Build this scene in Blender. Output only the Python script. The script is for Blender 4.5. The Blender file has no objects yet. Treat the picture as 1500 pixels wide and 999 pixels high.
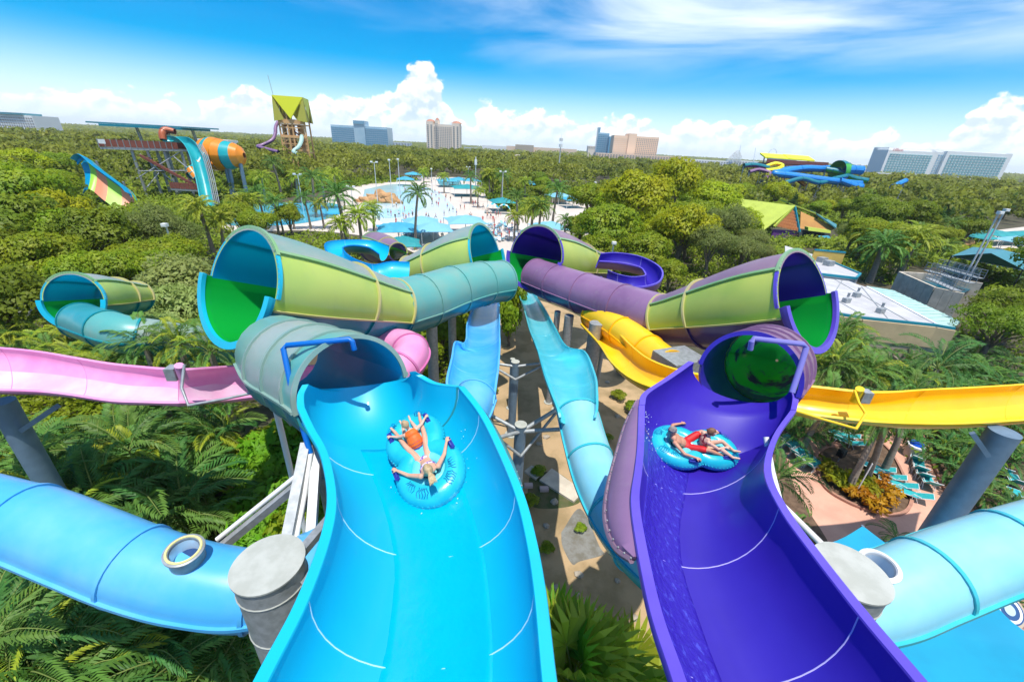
import bpy, bmesh, math, random
import numpy as np
from mathutils import Vector, Matrix
random.seed(7); np.random.seed(7)
SC = bpy.context.scene
COL = SC.collection
PI = math.pi

# ------------------------------------------------------------------ camera
FPX = 600.0                      # focal length in photo pixels (photo is 1500 wide)
PITCH = math.radians(25.25); ROLL = math.radians(3.0); CAMZ = 18.0
FWD = Vector((0, math.cos(PITCH), -math.sin(PITCH)))
_r0 = Vector((1, 0, 0)); _u0 = Vector((0, math.sin(PITCH), math.cos(PITCH)))
RGT = _r0 * math.cos(ROLL) + _u0 * math.sin(ROLL)
UPV = -_r0 * math.sin(ROLL) + _u0 * math.cos(ROLL)
CAM = Vector((0, 0, CAMZ))
cd = bpy.data.cameras.new('camera'); co = bpy.data.objects.new('camera', cd); COL.objects.link(co)
cd.sensor_width = 36.0; cd.lens = 36.0 * FPX / 1500.0; cd.clip_start = 0.05; cd.clip_end = 30000
M = Matrix((RGT, UPV, -FWD)).transposed().to_4x4(); M.translation = CAM
co.matrix_world = M
SC.camera = co

def ray(px, py):
    return RGT * ((px - 750) / FPX) - UPV * ((py - 499.5) / FPX) + FWD
def dep(px, py, d):              # point at distance d along the optical axis
    return CAM + ray(px, py) * d
def atz(px, py, z):              # point on the plane of height z
    r = ray(px, py); return CAM + r * ((z - CAMZ) / r.z)
def aty(px, py, y):              # point at ground distance y
    r = ray(px, py); return CAM + r * (y / r.y)

# ------------------------------------------------------------------ light, world
SUN_AZ = math.radians(172)      # compass direction the sun stands in, measured from +Y towards +X
SUN_EL = math.radians(75)
sl = bpy.data.lights.new('sun', 'SUN'); so = bpy.data.objects.new('sun', sl); COL.objects.link(so)
sl.energy = 3.7; sl.angle = math.radians(0.5); sl.color = (1.0, 0.955, 0.88)
sdir = Vector((math.sin(SUN_AZ) * math.cos(SUN_EL), math.cos(SUN_AZ) * math.cos(SUN_EL), math.sin(SUN_EL)))
so.rotation_euler = (-sdir).to_track_quat('-Z', 'Y').to_euler(); so.location = (0, 0, 60)
SC.view_settings.view_transform = 'Standard'; SC.view_settings.look = 'None'
SC.view_settings.exposure = 0.50; SC.view_settings.gamma = 1.0; SC.view_settings.use_curve_mapping = False
SC.cycles.max_bounces = 8; SC.cycles.diffuse_bounces = 3; SC.cycles.glossy_bounces = 3
SC.cycles.transmission_bounces = 5; SC.cycles.transparent_max_bounces = 6
SC.cycles.caustics_reflective = False; SC.cycles.caustics_refractive = False

class NT:                        # small helper for node graphs
    def __init__(s, tree): s.t = tree; s.n = tree.nodes; s.l = tree.links
    def new(s, typ, **kw):
        nd = s.n.new(typ)
        for k, v in kw.items(): setattr(nd, k, v)
        return nd
    def put(s, sock, v):
        if v is None: return
        if isinstance(v, bpy.types.NodeSocket): s.l.new(v, sock)
        elif isinstance(v, (tuple, list)) and len(v) == 3 and sock.type == 'RGBA': sock.default_value = (*v, 1)
        else: sock.default_value = v
    def math(s, op, a, b=None, c=None, clamp=False):
        nd = s.new('ShaderNodeMath', operation=op, use_clamp=clamp)
        for i, v in enumerate((a, b, c)): s.put(nd.inputs[i], v)
        return nd.outputs[0]
    def mix(s, f, a, b, typ='MIX'):
        nd = s.new('ShaderNodeMix', data_type='RGBA', blend_type=typ)
        s.put(nd.inputs[0], f); s.put(nd.inputs[6], a); s.put(nd.inputs[7], b); return nd.outputs[2]
    def noise(s, vec, scale, detail=4, rough=0.55, dist=0.0):
        nd = s.new('ShaderNodeTexNoise'); s.put(nd.inputs['Vector'], vec)
        nd.inputs['Scale'].default_value = scale; nd.inputs['Detail'].default_value = detail
        nd.inputs['Roughness'].default_value = rough; nd.inputs['Distortion'].default_value = dist
        return nd.outputs['Fac']
    def sstep(s, v, a, b, lo=0.0, hi=1.0):
        nd = s.new('ShaderNodeMapRange', interpolation_type='SMOOTHSTEP'); s.put(nd.inputs[0], v)
        nd.inputs[1].default_value = a; nd.inputs[2].default_value = b; nd.inputs[3].default_value = lo; nd.inputs[4].default_value = hi
        return nd.outputs[0]

W = bpy.data.worlds.new('World'); SC.world = W; W.use_nodes = True
def build_world():
    g = NT(W.node_tree); g.n.clear()
    out = g.new('ShaderNodeOutputWorld'); bg = g.new('ShaderNodeBackground')
    bg.inputs['Strength'].default_value = 0.15
    sky = g.new('ShaderNodeTexSky', sky_type='NISHITA'); sky.sun_disc = False
    sky.sun_elevation = SUN_EL; sky.sun_rotation = SUN_AZ; sky.altitude = 30
    sky.air_density = 1.0; sky.dust_density = 0.5; sky.ozone_density = 2.5
    tc = g.new('ShaderNodeTexCoord'); sp = g.new('ShaderNodeSeparateXYZ'); g.l.new(tc.outputs['Generated'], sp.inputs[0])
    x, y, z = sp.outputs
    az = g.math('MULTIPLY', g.math('ARCTAN2', x, y), 180 / PI)
    el = g.math('MULTIPLY', g.math('ARCSINE', z), 180 / PI)
    base = g.new('ShaderNodeHueSaturation'); base.inputs['Saturation'].default_value = 1.95; base.inputs['Value'].default_value = 0.80
    g.l.new(sky.outputs[0], base.inputs['Color'])
    # height of the cumulus bank along the horizon, by compass direction (degrees)
    fc = g.new('ShaderNodeFloatCurve')
    pts = [(-180, 4.6), (-90, 5), (-56, 6.0), (-50, 6.6), (-46, 6.4), (-43, 4.4), (-38, 5.0), (-33, 5.2), (-29.5, 6.6), (-26, 5.4), (-23, 6.4), (-20, 6.2), (-18, 7.4), (-15.5, 6.8),
           (-13.2, 10.2), (-11.2, 10.2), (-9.6, 7.4), (-7.5, 6.6), (-5, 8.0), (-3.3, 6.6), (-1, 6.0), (3, 6.8), (5, 5.2), (8, 5.0), (12, 5.8), (15, 5.0), (17, 4.6), (20, 6.2), (24, 5.6), (27, 6.6), (30, 6.2),
           (33, 5.0), (36, 4.4), (39.5, 6.2), (41, 5.0), (43, 7.0), (45.6, 8.0), (47.6, 4.4), (52, 4.0), (90, 5), (180, 4.6)]
    cur = fc.mapping.curves[0]
    P = [((a + 180) / 360, (h * 0.80 if h < 9 else h * 0.92) / 20) for a, h in pts]
    cur.points[0].location = P[0]; cur.points[1].location = P[-1]
    for p in P[1:-1]: cur.points.new(*p)
    for p in cur.points: p.handle_type = 'AUTO_CLAMPED'
    fc.mapping.update()
    g.put(fc.inputs['Value'], g.math('DIVIDE', g.math('ADD', az, 180), 360))
    h = g.math('MULTIPLY', fc.outputs[0], 20)
    cv = g.new('ShaderNodeCombineXYZ'); g.put(cv.inputs[0], az); g.put(cv.inputs[1], g.math('MULTIPLY', el, 1.25))
    P0 = cv.outputs[0]
    def puff(off):
        ad = g.new('ShaderNodeVectorMath', operation='ADD'); g.put(ad.inputs[0], P0); ad.inputs[1].default_value = off
        big = g.noise(ad.outputs[0], 0.22, 3, 0.5)
        det = g.noise(ad.outputs[0], 0.75, 7, 0.58, 0.25)
        vo = g.new('ShaderNodeTexVoronoi', feature='SMOOTH_F1'); g.put(vo.inputs['Vector'], ad.outputs[0]); vo.inputs['Scale'].default_value = 0.62; vo.inputs['Smoothness'].default_value = 0.5
        return g.math('ADD', g.math('ADD', g.math('MULTIPLY', big, 2.4), g.math('MULTIPLY', det, 2.6)), g.math('MULTIPLY', vo.outputs['Distance'], -1.6))
    d0 = puff((0, 0, 0)); d1 = puff((-0.35, 0.7, 0))
    gap = g.noise(P0, 0.13, 2, 0.5)
    dens = g.math('SUBTRACT', g.math('ADD', g.math('SUBTRACT', h, el), g.math('SUBTRACT', d0, 2.3)), g.sstep(gap, 0.50, 0.72, 0.0, 3.4))
    mask = g.sstep(dens, 0.0, 0.75)
    light = g.sstep(g.math('SUBTRACT', d0, d1), -0.75, 0.6)
    core = g.sstep(dens, 0.3, 3.6)
    light = g.math('MULTIPLY', light, g.math('SUBTRACT', 1.0, g.math('MULTIPLY', core, 0.45)), clamp=True)
    light = g.math('ADD', light, g.math('SUBTRACT', 0.22, g.math('MULTIPLY', core, 0.2)), clamp=True)
    ccol = g.mix(light, (3.1, 4.0, 5.0), (6.5, 6.5, 6.4))
    # thin high cloud in streaks to the right
    mp = g.new('ShaderNodeMapping'); g.l.new(P0, mp.inputs[0]); mp.inputs['Rotation'].default_value = (0, 0, math.radians(10)); mp.inputs['Scale'].default_value = (0.036, 0.17, 1)
    ci = g.noise(mp.outputs[0], 1.0, 6, 0.52, 0.5)
    side = g.sstep(az, -16, 16)
    cim = g.math('MULTIPLY', g.sstep(g.math('ADD', ci, g.math('MULTIPLY', side, 0.16)), 0.44, 0.86), g.sstep(el, 6, 13))
    cim = g.math('MULTIPLY', cim, g.math('ADD', 0.15, g.math('MULTIPLY', side, 0.80)))
    c1 = g.mix(cim, base.outputs[0], (5.6, 6.1, 6.5))
    # pale band low over the horizon
    hz = g.sstep(el, 0.0, 8.0, 0.75, 0.0)
    c2 = g.mix(hz, c1, (3.9, 5.1, 6.1))
    c3 = g.mix(mask, c2, ccol)
    low = g.sstep(el, 0.0, 3.8, 0.85, 0.0)
    c4 = g.mix(low, c3, (4.7, 5.5, 6.1))
    g.l.new(c4, bg.inputs['Color']); g.l.new(bg.outputs[0], out.inputs[0])
build_world()

# ------------------------------------------------------------------ materials
MATS = {}
def mat(name, col, rough=0.5, grime=0.0, var=0.0, vscale=1.0, col2=None, bump=0.0, bscale=20.0, metal=0.0, spec=0.5, coat=0.0, island=0.0, trans=0.0, streak=None, emis=None, coord='Object', stretch=None, tcol=None, noisefac=(0.35, 0.65)):
    """one procedural surface: base colour, a second colour laid on by noise, per-piece variation, grain"""
    if name in MATS: return MATS[name]
    m = bpy.data.materials.new(name); m.use_nodes = True; g = NT(m.node_tree)
    bs = g.n['Principled BSDF']; out = g.n['Material Output']
    tc = g.new('ShaderNodeTexCoord'); v = tc.outputs[coord]
    if stretch:
        mp = g.new('ShaderNodeMapping'); g.l.new(v, mp.inputs[0]); mp.inputs['Scale'].default_value = stretch; v = mp.outputs[0]
    c = None
    if col2 is None and var > 0:
        col2 = tuple(max(0, k * (1 - var)) for k in col)
    if col2 is not None:
        f = g.sstep(g.noise(v, vscale, 5, 0.6), *noisefac)
        c = g.mix(f, col, col2)
    if grime > 0:                     # rain streaks and faded patches
        mg = g.new('ShaderNodeMapping'); g.l.new(tc.outputs[coord], mg.inputs[0]); mg.inputs['Scale'].default_value = (2.6, 2.6, 0.35)
        f1 = g.sstep(g.noise(mg.outputs[0], 1.6, 7, 0.65), 0.50, 0.78); f2 = g.sstep(g.noise(tc.outputs[coord], 0.7, 4, 0.6), 0.40, 0.62)
        c = g.mix(g.math('MULTIPLY', g.math('MULTIPLY', f1, f2), grime), c if c is not None else col, tuple(0.35 * k + 0.65 * q for k, q in zip(col, (0.30, 0.29, 0.26))))
        g.put(bs.inputs['Roughness'], 0.5)
    if island > 0:
        ge = g.new('ShaderNodeNewGeometry'); oi = g.new('ShaderNodeObjectInfo')
        r = g.math('ADD', g.math('MULTIPLY', ge.outputs['Random Per Island'], 0.6), g.math('MULTIPLY', oi.outputs['Random'], 0.4))
        hs = g.new('ShaderNodeHueSaturation'); g.put(hs.inputs['Color'], c if c is not None else col)
        g.put(hs.inputs['Value'], g.math('ADD', 1 - island, g.math('MULTIPLY', r, 2 * island)))
        g.put(hs.inputs['Hue'], g.math('ADD', 0.5 - 0.05 * island, g.math('MULTIPLY', oi.outputs['Random'], 0.1 * island)))
        c = hs.outputs[0]
    g.put(bs.inputs['Base Color'], c if c is not None else col)
    bs.inputs['Roughness'].default_value = rough; bs.inputs['Metallic'].default_value = metal
    bs.inputs['Specular IOR Level'].default_value = spec
    if coat: bs.inputs['Coat Weight'].default_value = coat; bs.inputs['Coat Roughness'].default_value = 0.08
    if bump > 0:
        b = g.new('ShaderNodeBump'); b.inputs['Strength'].default_value = bump; b.inputs['Distance'].default_value = 0.05
        g.put(b.inputs['Height'], g.noise(v, bscale, 5, 0.6)); g.l.new(b.outputs[0], bs.inputs['Normal'])
    if emis: bs.inputs['Emission Color'].default_value = (*col, 1); bs.inputs['Emission Strength'].default_value = emis
    if trans > 0:
        tr = g.new('ShaderNodeBsdfTranslucent'); g.put(tr.inputs['Color'], tcol if tcol else (c if c is not None else col))
        mx = g.new('ShaderNodeMixShader'); mx.inputs[0].default_value = trans
        g.l.new(bs.outputs[0], mx.inputs[1]); g.l.new(tr.outputs[0], mx.inputs[2]); g.l.new(mx.outputs[0], out.inputs['Surface'])
    MATS[name] = m; return m

# ------------------------------------------------------------------ mesh helpers
class MB:
    """collects geometry for ONE mesh object"""
    def __init__(s): s.v = []; s.f = []; s.m = []
    def add(s, verts, faces, mi=0):
        o = len(s.v); s.v += [tuple(p) for p in verts]
        s.f += [tuple(i + o for i in f) for f in faces]; s.m += [mi] * len(faces)
    def box(s, c, size, rz=0, mi=0, M=None):
        hx, hy, hz = size[0] / 2, size[1] / 2, size[2] / 2
        vs = [Vector((sx * hx, sy * hy, sz * hz)) for sz in (-1, 1) for sy in (-1, 1) for sx in (-1, 1)]
        R = M if M is not None else Matrix.Rotation(rz, 3, 'Z')
        s.add([R @ p + Vector(c) for p in vs], [(0, 2, 3, 1), (4, 5, 7, 6), (0, 1, 5, 4), (2, 6, 7, 3), (0, 4, 6, 2), (1, 3, 7, 5)], mi)
    def beam(s, a, b, w, h=None, mi=0, up=Vector((0, 0, 1))):
        a = Vector(a); b = Vector(b); t = (b - a); L = t.length
        if L < 1e-6: return
        t /= L; sd = t.cross(up)
        if sd.length < 1e-3: sd = t.cross(Vector((1, 0, 0)))
        sd.normalize(); u = sd.cross(t)
        s.box((a + b) / 2, (w, L, h or w), mi=mi, M=Matrix((sd, t, u)).transposed())
    def tube(s, pts, r, n=8, mi=0, caps=True, closed=False):
        pts = [Vector(p) for p in pts]; N = len(pts)
        rs = r if isinstance(r, (list, tuple, np.ndarray)) else [r] * N
        o = len(s.v); pu = None
        for i in range(N):
            if closed: t = pts[(i + 1) % N] - pts[i - 1]
            else: t = pts[min(i + 1, N - 1)] - pts[max(i - 1, 0)]
            t.normalize()
            if pu is None:
                pu = Vector((0, 0, 1)) if abs(t.z) < 0.95 else Vector((1, 0, 0))
            sd = t.cross(pu)
            if sd.length < 1e-4: sd = t.cross(Vector((1, 0, 0)))
            sd.normalize(); pu = sd.cross(t)
            for k in range(n):
                a = 2 * PI * k / n
                s.v.append(tuple(pts[i] + (sd * math.cos(a) + pu * math.sin(a)) * rs[i]))
        for i in range(N if closed else N - 1):
            j = (i + 1) % N
            for k in range(n):
                s.f.append((o + i * n + k, o + i * n + (k + 1) % n, o + j * n + (k + 1) % n, o + j * n + k)); s.m.append(mi)
        if caps and not closed:
            s.f.append(tuple(o + k for k in reversed(range(n)))); s.m.append(mi)
            s.f.append(tuple(o + (N - 1) * n + k for k in range(n))); s.m.append(mi)
    def poly(s, pts, mi=0): s.add(pts, [tuple(range(len(pts)))], mi)
    def prism(s, pts, dz, mi=0):      # flat outline extruded downwards by dz
        n = len(pts); pts = [Vector(p) for p in pts]
        s.add(pts + [p - Vector((0, 0, dz)) for p in pts], [tuple(range(n)), tuple(reversed(range(n, 2 * n)))] + [(i, i + n, (i + 1) % n + n, (i + 1) % n) for i in range(n)], mi)
    def lathe(s, prof, n=16, c=(0, 0, 0), mi=0, cap=True):
        o = len(s.v); c = Vector(c)
        for r, z in prof:
            for k in range(n):
                a = 2 * PI * k / n; s.v.append((c.x + r * math.cos(a), c.y + r * math.sin(a), c.z + z))
        for i in range(len(prof) - 1):
            for k in range(n):
                s.f.append((o + i * n + k, o + i * n + (k + 1) % n, o + (i + 1) * n + (k + 1) % n, o + (i + 1) * n + k)); s.m.append(mi)
        if cap:
            s.f.append(tuple(o + k for k in reversed(range(n)))); s.m.append(mi)
            s.f.append(tuple(o + (len(prof) - 1) * n + k for k in range(n))); s.m.append(mi)
    def mesh(s, name, mats, smooth=False, sharp=40):
        me = bpy.data.meshes.new(name); me.from_pydata(s.v, [], s.f)
        for m in (mats if isinstance(mats, (list, tuple)) else [mats]):
            if m is not None: me.materials.append(m)
        me.polygons.foreach_set('material_index', s.m)
        if smooth:
            me.polygons.foreach_set('use_smooth', [True] * len(s.f))
            if sharp: me.set_sharp_from_angle(angle=math.radians(sharp))
        me.update(); return me
    def build(s, name, mats, parent=None, smooth=False, sharp=40):
        return link(name, s.mesh(name, mats, smooth, sharp), parent)

def link(name, me, parent=None, loc=None):
    o = bpy.data.objects.new(name, me); COL.objects.link(o)
    if loc is not None: o.location = loc
    if parent is not None:
        o.parent = parent
        if loc is None:
            pm = parent
            while pm is not None:                 # geometry was given in world space
                o.matrix_parent_inverse = Matrix.Identity(4); break
            off = Vector((0, 0, 0)); q = parent
            while q is not None: off += q.location; q = q.parent
            o.location = -off
    return o
def tag(o, label, cat=None, group=None, kind=None):
    if label: o['label'] = label
    if cat:
        o['category'] = cat; o['kind'] = 'thing'
    if group: o['group'] = group
    if kind: o['kind'] = kind
    return o
def thing(name, label, cat, loc=(0, 0, 0), rz=0, group=None):
    o = bpy.data.objects.new(name, None); COL.objects.link(o); o.empty_display_size = 0.1
    o.location = loc; o.rotation_euler = (0, 0, rz); return tag(o, label, cat, group)
KIDS = {}
def copy_tree(o, label=None, loc=None, rz=None, sc=None, parent=None):
    c = o.copy(); COL.objects.link(c)
    if parent is not None: c.parent = parent
    if loc is not None: c.location = loc
    if rz is not None: c.rotation_euler = (0, 0, rz)
    if sc is not None: c.scale = (sc, sc, sc) if not isinstance(sc, (tuple, list)) else sc
    if label: c['label'] = label
    if o.name not in KIDS: KIDS[o.name] = list(o.children)
    KIDS[c.name] = [copy_tree(k, parent=c) for k in KIDS[o.name]]
    return c
def structure(name, mb, mats, smooth=False):
    o = mb.build(name, mats, smooth=smooth); o['kind'] = 'structure'; return o

def crom(pts, n, closed=False):
    """Catmull-Rom through points of any dimension, n samples per span"""
    P = np.array(pts, float); N = len(P); out = []
    for i in range(N - 1):
        p0 = P[i - 1] if i > 0 else 2 * P[0] - P[1]
        p3 = P[i + 2] if i + 2 < N else 2 * P[-1] - P[-2]
        for k in range(n):
            t = k / n
            out.append(0.5 * (2 * P[i] + (P[i + 1] - p0) * t + (2 * p0 - 5 * P[i] + 4 * P[i + 1] - p3) * t * t + (3 * P[i] - p0 - 3 * P[i + 1] + p3) * t ** 3))
    out.append(P[-1]); return np.array(out)
def frames(C):
    """tangent, side (to the right of travel, level) and up at every point of a path"""
    C = np.array(C); T = np.gradient(C, axis=0); T /= np.linalg.norm(T, axis=1)[:, None]
    S = np.cross(T, (0, 0, 1)); S /= np.linalg.norm(S, axis=1)[:, None]
    U = np.cross(S, T); return T, S, U

def shell_mesh(mb, A, B, mi_in=0, mi_out=1, mi_edge=None, closed=False):
    """A, B: inner and outer surface grids (stations x profile x 3); closes the edges between them"""
    n, k = A.shape[:2]; o = len(mb.v); me = mi_out if mi_edge is None else mi_edge
    mb.v += [tuple(p) for p in A.reshape(-1, 3)] + [tuple(p) for p in B.reshape(-1, 3)]
    a = lambda i, j: o + i * k + j % k
    b = lambda i, j: o + n * k + i * k + j % k
    kk = k if closed else k - 1
    for i in range(n - 1):
        for j in range(kk):
            mb.f.append((a(i, j), a(i + 1, j), a(i + 1, j + 1), a(i, j + 1))); mb.m.append(mi_in)
            mb.f.append((b(i, j), b(i, j + 1), b(i + 1, j + 1), b(i + 1, j))); mb.m.append(mi_out)
        if not closed:
            mb.f.append((a(i, 0), b(i, 0), b(i + 1, 0), a(i + 1, 0))); mb.m.append(me)
            mb.f.append((a(i, k - 1), a(i + 1, k - 1), b(i + 1, k - 1), b(i, k - 1))); mb.m.append(me)
    for j in range(kk):
        mb.f.append((a(0, j), a(0, j + 1), b(0, j + 1), b(0, j))); mb.m.append(me)
        mb.f.append((a(n - 1, j), b(n - 1, j), b(n - 1, j + 1), a(n - 1, j + 1))); mb.m.append(me)

# ------------------------------------------------------------------ slide materials (gel-coated fibreglass)
def fibre(name, col, col2=None, rough=0.22, trans=0.0, vs=0.6, bump=0.02, coat=0.12, tcol=None, nf=(0.35, 0.7), stretch=None, grime=0.0):
    return mat(name, col, rough=rough, grime=grime, col2=col2, var=0.12, vscale=vs, bump=bump, bscale=3.0, coat=coat, trans=trans, tcol=tcol, noisefac=nf, stretch=stretch)
F_BLUE = fibre('blue_gelcoat', (0.0, 0.425, 0.65), (0.0, 0.39, 0.625), rough=0.46, vs=0.35)
F_BLUER = fibre('blue_rim_gelcoat', (0.005, 0.48, 0.66), (0.01, 0.43, 0.62), rough=0.4)
F_PURP = fibre('violet_gelcoat', (0.036, 0.017, 0.37), (0.029, 0.012, 0.31), rough=0.42, vs=0.35)
F_PURPR = fibre('violet_rim_gelcoat', (0.12, 0.075, 0.55), (0.09, 0.05, 0.47), rough=0.4)
F_TEAL = fibre('teal_gelcoat', (0.02, 0.25, 0.28), (0.07, 0.30, 0.31), rough=0.3, vs=0.4, grime=0.4)
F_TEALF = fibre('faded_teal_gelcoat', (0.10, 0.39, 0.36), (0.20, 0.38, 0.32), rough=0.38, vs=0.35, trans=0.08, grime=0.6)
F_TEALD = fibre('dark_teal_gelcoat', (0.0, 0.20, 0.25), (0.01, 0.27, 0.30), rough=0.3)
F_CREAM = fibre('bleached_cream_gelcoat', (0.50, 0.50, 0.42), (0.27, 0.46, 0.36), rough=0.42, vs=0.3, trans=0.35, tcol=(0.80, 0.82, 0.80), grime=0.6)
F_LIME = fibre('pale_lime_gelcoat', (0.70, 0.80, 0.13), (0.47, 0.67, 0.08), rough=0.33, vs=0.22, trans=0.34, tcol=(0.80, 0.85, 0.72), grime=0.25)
F_OLIVE = fibre('green_flange_gelcoat', (0.20, 0.40, 0.16), (0.27, 0.42, 0.24), rough=0.35)
F_REFL = mat('painted_reflection_gelcoat', (0.08, 0.05, 0.40), rough=0.10, col2=(0.05, 0.75, 0.18), vscale=0.6, noisefac=(0.42, 0.52), trans=0.55, coat=0.6, bump=0.05, bscale=2)  # green and violet noise paints the tube end's reflections into the colour
F_SAGE = fibre('grey_green_flange_gelcoat', (0.20, 0.34, 0.30), (0.28, 0.38, 0.32), rough=0.4, grime=0.4)
F_YFL = fibre('yellow_flange_gelcoat', (0.52, 0.48, 0.16), (0.46, 0.42, 0.22), rough=0.4)
F_GREEN = fibre('bright_green_gelcoat', (0.01, 0.60, 0.07), (0.005, 0.50, 0.07), rough=0.14, vs=0.3, trans=0.5, tcol=(0.05, 0.85, 0.12))
F_INBLUE = fibre('sky_blue_gelcoat', (0.0, 0.40, 0.88), (0.0, 0.36, 0.82), rough=0.3, trans=0.6, tcol=(0.0, 0.58, 1.0))
F_INVIO = fibre('deep_violet_gelcoat', (0.05, 0.022, 0.40), (0.04, 0.016, 0.35), rough=0.25, trans=0.4, tcol=(0.06, 0.02, 0.5))
F_MAUVE = fibre('faded_mauve_gelcoat', (0.27, 0.145, 0.27), (0.20, 0.10, 0.21), rough=0.42, vs=0.4, grime=0.5)
F_MAUVEL = fibre('bleached_mauve_gelcoat', (0.44, 0.29, 0.35), (0.32, 0.19, 0.28), rough=0.45, vs=0.35, trans=0.3, tcol=(0.75, 0.70, 0.80), grime=0.5)
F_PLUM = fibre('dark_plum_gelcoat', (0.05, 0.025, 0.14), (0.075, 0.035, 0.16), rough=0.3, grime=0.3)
F_PINK = fibre('pink_gelcoat', (0.74, 0.24, 0.48), (0.78, 0.34, 0.56), rough=0.35, grime=0.15)
F_PINKF = fibre('bleached_pink_gelcoat', (0.78, 0.52, 0.66), (0.74, 0.38, 0.57), rough=0.4, vs=0.8, grime=0.3)
F_PINKD = fibre('deep_pink_gelcoat', (0.52, 0.13, 0.33), (0.58, 0.18, 0.38), rough=0.35)
F_YEL = fibre('yellow_gelcoat', (0.88, 0.53, 0.008), (0.88, 0.60, 0.02), rough=0.35, vs=0.5, grime=0.15)
F_YELO = fibre('orange_yellow_gelcoat', (0.88, 0.43, 0.0), (0.86, 0.49, 0.005), rough=0.3, grime=0.15)
F_CORN = fibre('cornflower_gelcoat', (0.06, 0.39, 0.74), (0.14, 0.46, 0.76), rough=0.36, vs=0.5, grime=0.15)
F_CORNL = fibre('pale_cornflower_gelcoat', (0.04, 0.38, 0.78), (0.10, 0.45, 0.80), rough=0.25, vs=0.6)
F_CYAN = fibre('pale_cyan_gelcoat', (0.20, 0.56, 0.70), (0.30, 0.62, 0.72), rough=0.36, vs=0.5, grime=0.2)
F_CYAND = fibre('turquoise_gelcoat', (0.03, 0.42, 0.50), (0.06, 0.50, 0.56), rough=0.25, vs=0.5)
F_AQUA = fibre('aqua_gelcoat', (0.05, 0.47, 0.57), (0.10, 0.54, 0.62), rough=0.2, vs=0.6)
M_SEAM = mat('white_sealant', (0.42, 0.66, 0.80), rough=0.5)
M_SEAMV = mat('pale_violet_sealant', (0.50, 0.46, 0.80), rough=0.5)
M_STEEL = mat('galvanised_steel', (0.40, 0.42, 0.43), rough=0.5, metal=0.35, col2=(0.30, 0.32, 0.32), vscale=6, bump=0.03, bscale=30)
M_STEELB = mat('blue_grey_steel', (0.17, 0.25, 0.33), rough=0.5, metal=0.2, col2=(0.14, 0.21, 0.28), vscale=2)
M_CAP = mat('weathered_steel_cap', (0.46, 0.47, 0.42), rough=0.6, col2=(0.38, 0.39, 0.34), vscale=2.5, bump=0.05, bscale=12)
M_WHITE = mat('white_paint', (0.78, 0.78, 0.76), rough=0.45)
M_BPIPE = mat('blue_painted_pipe', (0.0, 0.13, 0.50), rough=0.35)
M_VPIPE = mat('violet_painted_pipe', (0.20, 0.18, 0.52), rough=0.4)
M_WOOD = mat('weathered_timber', (0.30, 0.15, 0.08), rough=0.8)

def water_mat(name, col, b=0.35, sc=9):
    m = mat(name, col, rough=0.12, col2=tuple(min(1, k * 1.08 + 0.008) for k in col), vscale=7, bump=b, bscale=sc, spec=0.6, stretch=(1, 1, 1))
    return m
M_WFILM = mat('running_water_blue', (0.0, 0.425, 0.65), rough=0.22, col2=(0.0, 0.39, 0.625), vscale=0.35, noisefac=(0.35, 0.7), bump=0.35, bscale=6, coat=0.2)
M_WFILMV = mat('running_water_violet', (0.035, 0.018, 0.37), rough=0.16, col2=(0.07, 0.075, 0.54), vscale=9, noisefac=(0.54, 0.70), bump=1.0, bscale=8, stretch=(1.6, 0.8, 1))

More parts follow.
